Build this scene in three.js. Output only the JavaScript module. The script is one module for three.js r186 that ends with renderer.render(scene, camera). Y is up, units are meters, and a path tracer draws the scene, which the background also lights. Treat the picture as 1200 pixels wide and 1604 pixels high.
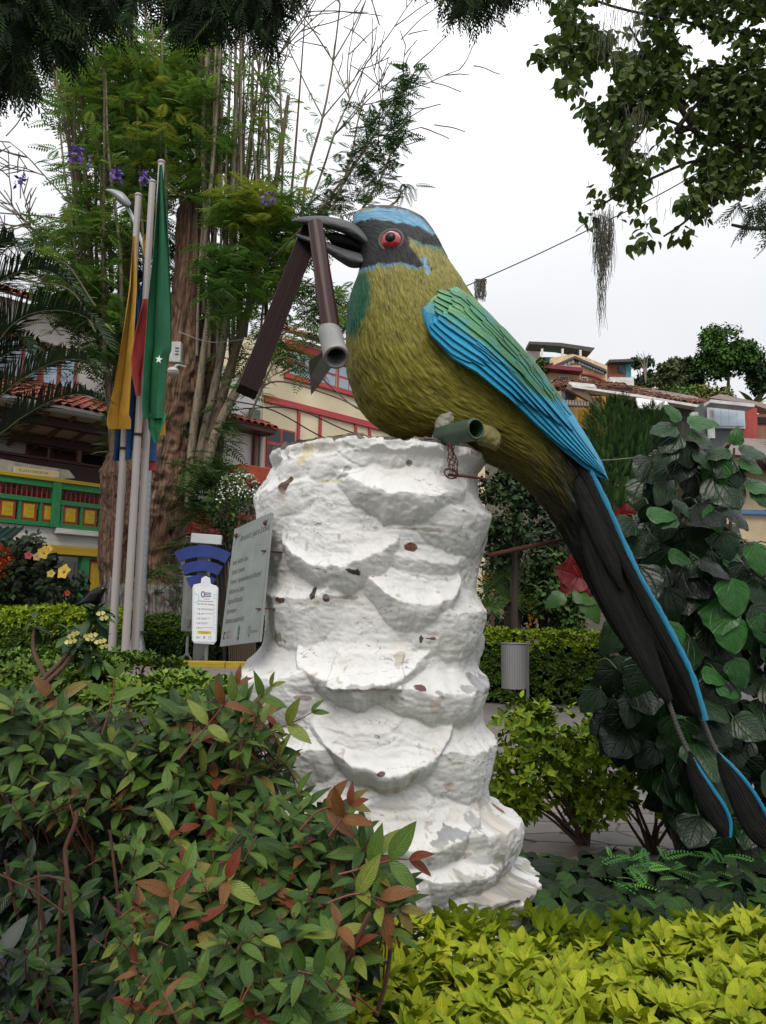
import * as THREE from 'three';
import { mergeGeometries } from 'three/addons/utils/BufferGeometryUtils.js';
import { ImprovedNoise } from 'three/addons/math/ImprovedNoise.js';
import { RoundedBoxGeometry } from 'three/addons/geometries/RoundedBoxGeometry.js';

// ---------------------------------------------------------------- camera, sky, sun
const scene = new THREE.Scene();
const FOV = 65, EYE = 1.6;
const camera = new THREE.PerspectiveCamera(FOV, 766 / 1024, 0.1, 900);
camera.position.set(0, EYE, 0);
camera.rotation.order = 'YXZ';
camera.rotation.set(THREE.MathUtils.degToRad(7.4), 0, THREE.MathUtils.degToRad(1.1));
camera.updateMatrixWorld(true);
const renderer = new THREE.WebGLRenderer({ antialias: true });
renderer.toneMapping = THREE.LinearToneMapping;
renderer.toneMappingExposure = 1.24;
renderer.shadowMap.enabled = true;

const NZ = new ImprovedNoise();
const n3 = (x, y, z) => NZ.noise(x, y, z);
const fbm = (x, y, z, o = 4) => { let s = 0, a = 0.5; for (let i = 0; i < o; i++) { s += a * NZ.noise(x, y, z + i * 7.3); x *= 2.03; y *= 2.03; z *= 2.03; a *= 0.5; } return s; };
const clamp = (x, a = 0, b = 1) => Math.min(b, Math.max(a, x));
const sst = (a, b, x) => { const t = clamp((x - a) / (b - a)); return t * t * (3 - 2 * t); };
const lerp = (a, b, t) => a + (b - a) * t;
let SEED = 7;
const rnd = () => { SEED = (SEED + 0x6d2b79f5) | 0; let t = Math.imul(SEED ^ (SEED >>> 15), 1 | SEED); t = (t + Math.imul(t ^ (t >>> 7), 61 | t)) ^ t; return ((t ^ (t >>> 14)) >>> 0) / 4294967296; };
const rr = (a, b) => a + (b - a) * rnd();
const pick = (a) => a[Math.floor(rnd() * a.length)];

{ // overcast sky: bright white cloud deck, brighter overhead
  const W = 512, H = 256, d = new Float32Array(W * H * 4);
  for (let j = 0; j < H; j++) for (let i = 0; i < W; i++) {
    const e = ((j + 0.5) / H - 0.5) * Math.PI, a = ((i + 0.5) / W) * Math.PI * 2, s = Math.max(0, Math.sin(e));
    const x = Math.cos(a) * Math.cos(e), z = Math.sin(a) * Math.cos(e);
    const k = 1 / (0.25 + s);
    const c = 1 + 0.1 * fbm(x * k * 1.3, 3.1, z * k * 1.3, 4) + 0.05 * fbm(x * 4, s * 4, z * 4, 3);
    const L = (0.69 + 0.06 * s + 0.98 * sst(0.3, 1, s)) * c, o = (j * W + i) * 4;
    d[o] = L * 0.975; d[o + 1] = L * 0.995; d[o + 2] = L * 1.03; d[o + 3] = 1;
  }
  const t = new THREE.DataTexture(d, W, H, THREE.RGBAFormat, THREE.FloatType);
  t.mapping = THREE.EquirectangularReflectionMapping; t.magFilter = t.minFilter = THREE.LinearFilter; t.needsUpdate = true;
  scene.background = t; scene.environment = t;
}
const sun = new THREE.DirectionalLight(0xfff4e6, 1.4);
sun.position.set(-3, 34, 22); sun.target.position.set(0, 1, -5);
sun.castShadow = true; sun.shadow.radius = 45; sun.shadow.mapSize.set(2048, 2048);
Object.assign(sun.shadow.camera, { left: -30, right: 30, top: 30, bottom: -30, near: 1, far: 120 });
scene.add(sun, sun.target);

// ---------------------------------------------------------------- helpers
const V = (x, y, z) => new THREE.Vector3(x, y, z);
const FL = 802 / Math.tan(THREE.MathUtils.degToRad(FOV / 2));
const CR = new THREE.Vector3(), CU = new THREE.Vector3(), CB = new THREE.Vector3();
camera.matrixWorld.extractBasis(CR, CU, CB);
const ray = (px, py) => CR.clone().multiplyScalar((px - 600) / FL).addScaledVector(CU, -(py - 802) / FL).sub(CB);
// a spot of the place read off the photograph: pixel plus its distance in front of the camera
function P(px, py, d) { const r = ray(px, py); return r.multiplyScalar(-d / r.z).add(camera.position); }
function G(px, d, y = 0) { const k = (px - 600) / FL; const A = CR.clone().addScaledVector(CB, k); const x = -(A.y * (y - EYE) + A.z * -d) / A.x; return V(x, y, -d); }
function toPx(v) { const q = v.clone().sub(camera.position); const z = -q.dot(CB); return [600 + FL * q.dot(CR) / z, 802 - FL * q.dot(CU) / z]; }
const U = (px, d) => px * d / FL;                                    // pixels to metres at a distance
const S = (r, g, b) => new THREE.Color().setRGB(r / 255, g / 255, b / 255, THREE.SRGBColorSpace);
const mixC = (a, b, t) => a.clone().lerp(b, t);

const names = new Map();
function numbered(n) { const k = names.get(n) ?? 0; names.set(n, k + 1); return k ? n + '_' + String(k).padStart(3, '0') : n; }
function thing(name, label, category, pos, group) {
  const o = new THREE.Group(); o.name = numbered(name); o.position.copy(pos); scene.add(o);
  o.userData = { label, category }; if (group) o.userData.group = group;
  return o;
}
const shadow = (m) => { m.castShadow = m.receiveShadow = true; return m; };
// geometry given in place; it is moved to its parent's base
function obj(name, geo, mat, parent, opt = {}) {
  const g = Array.isArray(geo) ? mergeGeometries(geo.map((x) => { const y = x.index ? x.toNonIndexed() : x; for (const k of Object.keys(y.attributes)) if (!['position', 'normal', 'uv'].includes(k)) y.deleteAttribute(k); return y; })) : geo;
  const m = shadow(new THREE.Mesh(g, mat));
  if (parent) {
    let b = V(0, 0, 0); for (let p = parent; p; p = p.parent) if (p !== scene) b.add(p.position);
    if (!opt.local) g.translate(-b.x, -b.y, -b.z);
    m.name = name; parent.add(m);
  } else { m.name = numbered(name); scene.add(m); }
  if (opt.label) m.userData.label = opt.label;
  if (opt.kind) m.userData.kind = opt.kind;
  return m;
}
function single(name, geo, mat, label, category, group) { const m = obj(name, geo, mat); m.userData = { label, category }; if (group) m.userData.group = group; return m; }
function struct(name, geo, mat) { const m = obj(name, geo, mat); m.userData.kind = 'structure'; return m; }

// tileable noise for textures
function tileNoise(seed) {
  const h = (x, y) => { let n = Math.imul(x, 374761393) + Math.imul(y, 668265263) + Math.imul(seed, 974711); n = Math.imul(n ^ (n >>> 13), 1274126177); return ((n ^ (n >>> 16)) >>> 0) / 4294967296; };
  return (u, v, fx, fy) => { const x = u * fx, y = v * fy, i = Math.floor(x), j = Math.floor(y), a = x - i, b = y - j, s = a * a * (3 - 2 * a), t = b * b * (3 - 2 * b); const m = (k, f) => ((k % f) + f) % f;
    return lerp(lerp(h(m(i, fx), m(j, fy)), h(m(i + 1, fx), m(j, fy)), s), lerp(h(m(i, fx), m(j + 1, fy)), h(m(i + 1, fx), m(j + 1, fy)), s), t); };
}
function tex(w, h, f, srgb = true) {
  const d = new Uint8Array(w * h * 4);
  for (let j = 0; j < h; j++) for (let i = 0; i < w; i++) { const c = f((i + 0.5) / w, (j + 0.5) / h), o = (j * w + i) * 4; const a = typeof c === 'number' ? [c, c, c] : c; for (let k = 0; k < 3; k++) d[o + k] = clamp(a[k]) * 255; d[o + 3] = 255; }
  const t = new THREE.DataTexture(d, w, h); t.magFilter = THREE.LinearFilter; t.minFilter = THREE.LinearMipmapLinearFilter; t.generateMipmaps = true; t.wrapS = t.wrapT = THREE.RepeatWrapping; if (srgb) t.colorSpace = THREE.SRGBColorSpace; t.needsUpdate = true; return t;
}
const rep = (t, x, y) => { const c = t.clone(); c.repeat.set(x, y); c.needsUpdate = true; return c; };
const tn = tileNoise(3), tn2 = tileNoise(11);
const octs = (f, u, v, fx, fy, o) => { let s = 0, a = 0.5, w = 0; for (let i = 0; i < o; i++) { s += a * f(u, v, fx << i, fy << i); w += a; a *= 0.55; } return s / w; };
const T = {
  grain: tex(512, 512, (u, v) => octs(tn, u, v, 8, 8, 6), false),
  mottle: tex(512, 512, (u, v) => 0.72 + 0.28 * octs(tn, u, v, 6, 6, 6)),
  wood: tex(256, 512, (u, v) => 0.62 + 0.38 * octs(tn, u, v, 24, 2, 4)),
  bark: tex(512, 512, (u, v) => { const a = octs(tn, u + 0.02 * tn2(u, v, 6, 6), v, 14, 3, 5); return Math.pow(clamp(1 - Math.abs(a - 0.5) * 3.2), 0.7); }, false),
  barkC: tex(512, 512, (u, v) => { const a = octs(tn, u + 0.02 * tn2(u, v, 6, 6), v, 14, 3, 5), b = octs(tn2, u, v, 5, 4, 4); const k = 0.45 + 0.55 * clamp(1 - Math.abs(a - 0.5) * 3); return [k, k * (0.93 + 0.1 * b), k * (0.86 + 0.2 * b)]; }),
  leaf: tex(128, 256, (u, v) => { const x = Math.abs(u - 0.5) * 2, mid = Math.exp(-x * x * 300), s = (v - x * 0.28) * 11, f = Math.abs(s - Math.round(s)), ve = Math.exp(-f * f * 160) * (1 - x) * 0.7, m = octs(tn, u, v, 8, 16, 4), k = 0.72 + 0.2 * m + 0.2 * Math.max(mid, ve); return [k + 0.06 * mid, k, k - 0.05]; }),
  leafB: tex(128, 256, (u, v) => { const x = Math.abs(u - 0.5) * 2, mid = Math.exp(-x * x * 200), s = (v - x * 0.28) * 11, f = Math.abs(s - Math.round(s)), ve = Math.exp(-f * f * 90) * 0.8; return 0.75 - 0.6 * Math.max(mid, ve) + 0.15 * octs(tn, u, v, 10, 20, 3); }, false),
  streak: tex(512, 512, (u, v) => octs(tn, u, v, 60, 5, 3), false),
  streakC: tex(512, 512, (u, v) => { const a = octs(tn, u + 0.015 * tn2(u, v, 5, 9), v, 60, 6, 3), b = octs(tn2, u, v, 90, 9, 2); const k = 0.74 + 0.5 * (a - 0.45) - (b > 0.64 ? (b - 0.64) * 1.6 : 0); return [k + 0.03, k + 0.02, k]; }),
  stroke: tex(512, 512, (u, v) => 0.6 * octs(tn, u, v, 7, 40, 4) + 0.4 * octs(tn2, u, v, 30, 30, 3), false),
  barb: tex(128, 256, (u, v) => { const x = Math.abs(u - 0.5) * 2, s = (v * 1.0 - x * 0.16) * 34, f = Math.abs(s - Math.round(s)) * 2; return 0.35 + 0.5 * f * (0.6 + 0.4 * tn(u, v, 4, 30)) + 0.4 * Math.exp(-x * x * 260); }, false),
};
const M = (o) => new THREE.MeshStandardMaterial({ roughness: 0.8, side: THREE.DoubleSide, ...o });
const MP = (o) => new THREE.MeshPhysicalMaterial({ roughness: 0.6, side: THREE.DoubleSide, ...o });

// shapes
function box(w, h, d, x, y, z, r = 0) { const g = r ? new RoundedBoxGeometry(w, h, d, 2, r) : new THREE.BoxGeometry(w, h, d); g.translate(x, y, z); return g; }
function tube(pts, r, seg = 24, rad = 8, end) { // tapered tube along points
  const c = new THREE.CatmullRomCurve3(pts.map((p) => p.clone())), n = seg, fr = c.computeFrenetFrames(n, false), pos = [], nor = [], uv = [], ix = [], len = c.getLength();
  for (let i = 0; i <= n; i++) {
    const p = c.getPointAt(i / n), R = typeof r === 'function' ? r(i / n) : lerp(r, end ?? r, i / n);
    for (let j = 0; j <= rad; j++) { const a = j / rad * Math.PI * 2, v = fr.normals[i].clone().multiplyScalar(Math.cos(a)).addScaledVector(fr.binormals[i], Math.sin(a)); const f = typeof R === 'number' ? R : R; pos.push(p.x + v.x * f, p.y + v.y * f, p.z + v.z * f); nor.push(v.x, v.y, v.z); uv.push(j / rad, i / n * len); }
  }
  for (let i = 0; i < n; i++) for (let j = 0; j < rad; j++) { const a = i * (rad + 1) + j, b = a + rad + 1; ix.push(a, a + 1, b, b, a + 1, b + 1); }
  for (const [row, flip] of [[0, 1], [n, 0]]) { const k = pos.length / 3, p = c.getPointAt(row / n), t = fr.tangents[row].clone().multiplyScalar(flip ? -1 : 1); pos.push(p.x, p.y, p.z); nor.push(t.x, t.y, t.z); uv.push(0.5, row / n * len); for (let j = 0; j < rad; j++) { const a = row * (rad + 1) + j; flip ? ix.push(k, a + 1, a) : ix.push(k, a, a + 1); } }
  const g = new THREE.BufferGeometry(); g.setAttribute('position', new THREE.Float32BufferAttribute(pos, 3)); g.setAttribute('normal', new THREE.Float32BufferAttribute(nor, 3)); g.setAttribute('uv', new THREE.Float32BufferAttribute(uv, 2)); g.setIndex(ix); return g;
}
function bar(a, b, w, h, up = V(0, 1, 0)) { // a square bar from a to b
  const d = b.clone().sub(a), L = d.length(), g = new THREE.BoxGeometry(w, h, L); const m = new THREE.Matrix4(); const z = d.normalize(), x = up.clone().cross(z).normalize(), y = z.clone().cross(x); m.makeBasis(x, y, z).setPosition(a.clone().add(b).multiplyScalar(0.5)); g.applyMatrix4(m); return g;
}
function gridGeo(nu, nv, f, closeU = false) { // f(u, v) -> [point, colour?]; uv kept
  const pos = [], uv = [], ix = [], col = []; let hasC = false;
  for (let j = 0; j <= nv; j++) for (let i = 0; i <= nu; i++) { const r = f(i / nu, j / nv, i, j), p = r.isVector3 ? r : r[0]; pos.push(p.x, p.y, p.z); if (!r.isVector3 && r[2]) uv.push(r[2][0], r[2][1]); else uv.push(i / nu, j / nv); if (!r.isVector3 && r[1]) { hasC = true; col.push(r[1].r, r[1].g, r[1].b); } }
  for (let j = 0; j < nv; j++) for (let i = 0; i < nu; i++) { const a = j * (nu + 1) + i, b = a + nu + 1; ix.push(a, a + 1, b, b, a + 1, b + 1); }
  const g = new THREE.BufferGeometry(); g.setAttribute('position', new THREE.Float32BufferAttribute(pos, 3)); g.setAttribute('uv', new THREE.Float32BufferAttribute(uv, 2)); if (hasC) g.setAttribute('color', new THREE.Float32BufferAttribute(col, 3)); g.setIndex(ix); g.computeVertexNormals();
  if (closeU) { const n = g.attributes.normal; for (let j = 0; j <= nv; j++) { const a = j * (nu + 1), b = a + nu; const v = V(n.getX(a) + n.getX(b), n.getY(a) + n.getY(b), n.getZ(a) + n.getZ(b)).normalize(); n.setXYZ(a, v.x, v.y, v.z); n.setXYZ(b, v.x, v.y, v.z); } }
  return g;
}
const lin1 = (pts, x) => { if (x <= pts[0][0]) return pts[0].slice(1); for (let i = 1; i < pts.length; i++) if (x <= pts[i][0]) { const t = (x - pts[i - 1][0]) / (pts[i][0] - pts[i - 1][0]); return pts[i].slice(1).map((b, k) => lerp(pts[i - 1][k + 1], b, t)); } return pts.at(-1).slice(1); };
function inPoly(p, x, y) { let c = false; for (let i = 0, j = p.length - 1; i < p.length; j = i++) if ((p[i][1] > y) !== (p[j][1] > y) && x < (p[j][0] - p[i][0]) * (y - p[i][1]) / (p[j][1] - p[i][1]) + p[i][0]) c = !c; return c; }
function polyDist(p, x, y) { let m = 1e9; for (let i = 0, j = p.length - 1; i < p.length; j = i++) { const ax = p[j][0], ay = p[j][1], dx = p[i][0] - ax, dy = p[i][1] - ay, t = clamp(((x - ax) * dx + (y - ay) * dy) / (dx * dx + dy * dy)); m = Math.min(m, Math.hypot(x - ax - dx * t, y - ay - dy * t)); } return inPoly(p, x, y) ? m : -m; }
function slab(pts, thick, dir) { // a flat plate through points (a fan), given thickness along dir
  const n = pts.length, pos = [], ix = []; const d = dir.clone().multiplyScalar(thick / 2);
  for (const s of [1, -1]) for (const p of pts) { const q = p.clone().addScaledVector(d, s); pos.push(q.x, q.y, q.z); }
  const tris = THREE.ShapeUtils.triangulateShape(flat2(pts, dir), []);
  for (const [a, b, c] of tris) ix.push(a, b, c, n + a, n + c, n + b);
  for (let i = 0; i < n; i++) { const j = (i + 1) % n; ix.push(i, n + i, j, j, n + i, n + j); }
  const g = new THREE.BufferGeometry(); g.setAttribute('position', new THREE.Float32BufferAttribute(pos, 3)); g.setAttribute('uv', new THREE.Float32BufferAttribute(pos.flatMap((_, i) => i % 3 ? [] : [pos[i], pos[i + 1]]), 2)); g.setIndex(ix); const h = g.toNonIndexed(); h.computeVertexNormals(); return h;
}
function flat2(pts, dir) { const z = dir.clone().normalize(), x = Math.abs(z.y) > 0.9 ? V(1, 0, 0).cross(z).normalize() : V(0, 1, 0).cross(z).normalize(), y = z.clone().cross(x); return pts.map((p) => new THREE.Vector2(p.dot(x), p.dot(y))); }

// leaves: base at the origin, length along +y, upper side +z
function leafGeo(L, W, { fold = 0.25, curl = 0.25, n = 6, shape = (t) => Math.pow(Math.sin(Math.PI * Math.pow(t, 0.8)), 0.9), wave = 0, cross = 1, stalk = 0 } = {}) {
  const pos = [], uv = [], ix = [], nx = cross * 2;
  for (let i = 0; i <= n; i++) { const t = i / n, w = W / 2 * Math.max(0.02, shape(t)); for (let j = 0; j <= nx; j++) { const s = j / nx * 2 - 1; pos.push(w * s * (1 - Math.abs(fold) * 0.12), stalk + L * t * (1 - curl * curl * 0.1), fold * Math.abs(w * s) - curl * L * t * t * 0.6 + (Math.abs(s) > 0.9 ? wave * Math.sin(t * 17 + s) * W : 0)); uv.push(0.5 + s * 0.5, t); } }
  for (let i = 0; i < n; i++) for (let j = 0; j < nx; j++) { const a = i * (nx + 1) + j, b = a + nx + 1; ix.push(a, a + 1, b, b, a + 1, b + 1); }
  const g = new THREE.BufferGeometry(); g.setAttribute('position', new THREE.Float32BufferAttribute(pos, 3)); g.setAttribute('uv', new THREE.Float32BufferAttribute(uv, 2)); g.setIndex(ix); g.computeVertexNormals(); return g;
}
const _x = new THREE.Vector3(), _y = new THREE.Vector3(), _z = new THREE.Vector3();
function place(p, dir, nrm, s = 1) { _y.copy(dir).normalize(); _x.copy(_y).cross(nrm).normalize(); if (_x.lengthSq() < 0.5) _x.set(1, 0, 0); _z.copy(_x).cross(_y).normalize(); const m = new THREE.Matrix4().makeBasis(_x, _y, _z); m.scale(V(s, s, s)); m.setPosition(p); return m; }
const rdir = () => { const z = rr(-1, 1), a = rr(0, 6.283), r = Math.sqrt(1 - z * z); return V(r * Math.cos(a), z, r * Math.sin(a)); };
function worldPos(o) { const b = V(0, 0, 0); for (let p = o; p && p !== scene; p = p.parent) b.add(p.position); return b; }
function stuffInst(name, geo, mat, list, parent) { // list of { m, c } -> one part of many tiny pieces
  const b = worldPos(parent), im = new THREE.InstancedMesh(geo, mat, list.length), off = new THREE.Matrix4().makeTranslation(-b.x, -b.y, -b.z), q = new THREE.Matrix4();
  list.forEach((l, i) => { im.setMatrixAt(i, q.multiplyMatrices(off, l.m)); if (l.c) im.setColorAt(i, l.c); });
  im.name = name; im.castShadow = im.receiveShadow = true; im.userData.kind = 'stuff'; parent.add(im); return im;
}
// the leaves nearest the camera become parts of their own, the rest one part
function leafy(parent, list, geos, base, cols, nParts, name = 'leaf', stuffName = 'foliage') {
  const b = worldPos(parent), dist = (l) => { const e = l.m.elements; return l.key ?? Math.hypot(e[12], e[13] - EYE, e[14]); };
  const sorted = [...list].sort((p, q) => dist(p) - dist(q)), mats = cols.map((c) => { const m = base.clone(); m.color = c; return m; });
  for (const l of sorted.slice(0, nParts)) { const o = shadow(new THREE.Mesh(geos[l.g ?? 0], mats[l.k])); o.name = name; l.m.decompose(o.position, o.quaternion, o.scale); o.position.sub(b); parent.add(o); }
  const rest = sorted.slice(nParts).map((l) => ({ m: l.m, c: cols[l.k].clone().multiplyScalar(rr(0.85, 1.1)) }));
  if (rest.length) { const m = base.clone(); m.color = new THREE.Color(1, 1, 1); stuffInst(stuffName, geos[0], m, rest, parent); }
}
// ---------------------------------------------------------------- ground, pavement, hill
function gh(x, z) { return 0.75 * sst(-0.3, -1.8, x) * sst(-7, -10.5, z); }
function hillH(x, z) { const d = -z; return 24 * sst(32, 92, d + 0.06 * x) * sst(-26, 2, x - 0.0 * d) + 5 * sst(85, 130, d) * sst(-20, 10, x) + 0.5 * fbm(x * 0.1, z * 0.1, 3, 3) * sst(34, 46, d); }
{
  const xs = [], zs = []; for (let i = 0; i <= 130; i++) { const t = i / 65 - 1; xs.push(Math.sign(t) * (6 * Math.abs(t) + 414 * Math.pow(Math.abs(t), 3.2))); } for (let i = 0; i <= 170; i++) { const t = i / 170; zs.push(14 - 40 * t - 560 * Math.pow(t, 3)); }
  struct('ground', gridGeo(130, 170, (u, v, i, j) => { const x = xs[i], z = zs[170 - j]; return [V(x, gh(x, z) + hillH(x, z) + 0.015 * fbm(x * 3, z * 3, 1, 3), z), null, [x * 0.5, z * 0.5]]; }), M({ map: rep(T.mottle, 1, 1), color: S(70, 62, 48), roughness: 0.95, bumpMap: rep(T.grain, 2, 2), bumpScale: 0.04 }));
}
{ // irregular stone paving behind the stump; the near stones are laid one by one
  const pav = struct('pavement', gridGeo(20, 20, (u, v) => [V(lerp(0.3, 9, u), 0.022, lerp(-4.95, -19, v)), null, [u * 9, v * 14]]), M({ color: S(120, 112, 106), map: rep(T.mottle, 1, 1), roughness: 0.7, bumpMap: rep(T.grain, 1, 1), bumpScale: 0.01 }));
  const tones = [S(126, 116, 110), S(118, 109, 104), S(134, 124, 116), S(112, 105, 102)].map((c) => M({ color: c, map: T.mottle, roughness: 0.62, bumpMap: T.grain, bumpScale: 0.008 }));
  const NX = 11, NZ2 = 15, x0 = 0.9, dx = 0.42, z0 = -5.0, dz = 0.3, J = [];
  for (let j = 0; j <= NZ2; j++) { J.push([]); for (let i = 0; i <= NX; i++) J[j].push([x0 + (i + (j % 2) * 0.5 + rr(-0.3, 0.3)) * dx, z0 - (j + rr(-0.25, 0.25)) * dz]); }
  for (let j = 0; j < NZ2; j++) for (let i = 0; i < NX; i++) {
    let q = [J[j][i], J[j][i + 1], J[j + 1][i + 1], J[j + 1][i]]; const cx = q.reduce((s, p) => s + p[0], 0) / 4, cz = q.reduce((s, p) => s + p[1], 0) / 4;
    const f = (k, y) => q.map(([x, z]) => { const d = Math.hypot(x - cx, z - cz); return V(cx + (x - cx) * (1 - k / d), y, cz + (z - cz) * (1 - k / d)); });
    const h = 0.036 + rr(0, 0.006), a = f(0.008, 0.02), b = f(0.01, h - 0.006), c = f(0.017, h), pos = [], t = (p, r, s) => pos.push(...p.toArray(), ...r.toArray(), ...s.toArray());
    for (let k = 0; k < 4; k++) { const m = (k + 1) % 4; t(a[k], a[m], b[k]); t(b[k], a[m], b[m]); t(b[k], b[m], c[k]); t(c[k], b[m], c[m]); } t(c[0], c[1], c[2]); t(c[0], c[2], c[3]);
    const g = new THREE.BufferGeometry(); g.setAttribute('position', new THREE.Float32BufferAttribute(pos, 3)); g.setAttribute('uv', new THREE.Float32BufferAttribute(pos.flatMap((_, n) => n % 3 ? [] : [pos[n] * 1.3, pos[n + 2] * 1.3]), 2)); g.computeVertexNormals();
    obj('paving_stone', g, pick(tones), pav);
  }
}
{ // whitewashed kerb between the bed and the paving
  const k = thing('bed_kerb', 'low pale concrete kerb along the planting bed right of the stump', 'kerb', V(2.5, 0, -4.9));
  for (let i = 0; i < 7; i++) { const g = new RoundedBoxGeometry(0.69, 0.14, 0.13, 2, 0.012); g.rotateY(rr(-0.02, 0.02)); g.translate(0.62 + i * 0.7, 0.055, -4.9 + rr(-0.01, 0.01)); obj('kerb_stone', g, M({ color: S(176, 176, 172), map: T.mottle, roughness: 0.8, bumpMap: T.grain, bumpScale: 0.006 }), k); }
}
{ // yellow line of the plaza kerb on the left
  const k = thing('plaza_kerb', 'long kerb with a yellow painted top in front of the left hedge', 'kerb', V(-6, 0.75, -12.6)), y = M({ color: S(196, 168, 44), map: T.mottle, roughness: 0.7, bumpMap: T.grain, bumpScale: 0.004 });
  for (let i = 0; i < 9; i++) { const x = -9.5 + i * 0.95, g = new RoundedBoxGeometry(0.94, 0.13, 0.16, 2, 0.012); g.translate(x, gh(x, -12.6) + 0.05, -12.6 - 0.0); obj('kerb_stone', g, y, k); }
  struct('plaza_paving', gridGeo(30, 20, (u, v) => { const x = lerp(-10, -1.2, u), z = lerp(-12.5, -8, v); return [V(x, gh(x, z) + 0.02, z), null, [u * 9, v * 5]]; }), M({ color: S(128, 118, 112), map: T.mottle, roughness: 0.7, bumpMap: T.grain, bumpScale: 0.008 }));
}
// ---------------------------------------------------------------- the white stump
const DZ = 4.3;
const stumpBase = G(600, DZ, 0);
const stump = thing('stump_pedestal', 'rough white plastered tree stump that carries the painted bird statue', 'stump', stumpBase);
const SIL = [[672, 424, 762], [690, 416, 766], [720, 420, 764], [742, 428, 752], [782, 404, 756], [800, 402, 760], [850, 396, 758], [900, 404, 754], [950, 414, 752], [1000, 408, 754], [1030, 398, 752], [1060, 386, 756], [1100, 384, 762], [1180, 384, 768], [1250, 388, 774], [1290, 386, 788], [1340, 384, 796], [1380, 378, 812], [1420, 366, 828], [1480, 350, 850]].map(([y, a, b]) => { const A = P(a, y, DZ), B = P(b, y, DZ); return [(A.y + B.y) / 2, A.x, B.x]; }).reverse();
const TOPY = P(600, 683, 3.74).y;
const silAt = (y) => { const [a, b] = lin1(SIL, y); return [(a + b) / 2, (b - a) / 2]; };
function onStump(px, py) { let d = DZ - 0.5, y, th, R; for (let k = 0; k < 5; k++) { const p = P(px, py, d); y = p.y; const [c, r] = silAt(y); R = r; th = Math.asin(clamp((p.x - c) / (r * 1.06), -0.98, 0.98)); d = DZ - r * Math.cos(th); } return { th, y, R }; }
// leaf scars: [px of the lip's middle, its y, half width, sag of the lip, depth of the belly, how far it stands out]
const LOBES = [
  [650, 779, 108, 40, 50, 0.115], [522, 888, 92, 42, 46, 0.1], [663, 948, 76, 42, 50, 0.115], [746, 806, 74, 26, 74, 0.085],
  [452, 938, 62, 20, 86, 0.085], [556, 1080, 108, 55, 34, 0.105], [730, 960, 76, 22, 80, 0.085], [726, 1086, 92, 22, 54, 0.105],
  [612, 1208, 110, 56, 34, 0.115], [756, 1176, 70, 20, 80, 0.09], [676, 1325, 108, 34, 38, 0.11], [488, 716, 84, 12, 46, 0.07],
  [612, 702, 74, 10, 30, 0.05], [716, 712, 66, 10, 34, 0.05], [794, 1288, 56, 14, 86, 0.16], [812, 1384, 62, 10, 52, 0.2], [404, 770, 60, 20, 60, 0.04], [404, 1062, 70, 24, 80, 0.11],
  [430, 1180, 80, 30, 60, 0.1], [470, 1290, 90, 30, 60, 0.1], [738, 1372, 90, 16, 46, 0.12], [600, 1392, 110, 16, 50, 0.1], [560, 1150, 60, 10, 20, 0.025], [690, 880, 70, 12, 26, 0.03],
].map(([px, py, hw, sag, bel, out]) => { const s = onStump(px, py), k = (DZ - s.R * Math.cos(s.th)) / FL; return { th: s.th, y: s.y, hw: hw * k / Math.max(0.45, Math.cos(s.th)), sag: sag * k, bel: bel * k, out, ph: px * 0.37 }; });
for (let i = 0; i < 16; i++) { const th = 1.9 + (i % 4) * 0.85, y = 0.35 + Math.floor(i / 4) * 0.55 + (i % 2) * 0.25; LOBES.push({ th, y, hw: 0.3, sag: 0.13, bel: 0.2, out: 0.06, ph: i }); }
const PATCHL = (() => { const s = onStump(575, 1050), k = (DZ - 0.6) / FL; return { th: s.th, y: s.y, hw: 52 * k, hh: 27 * k }; })();
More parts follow.
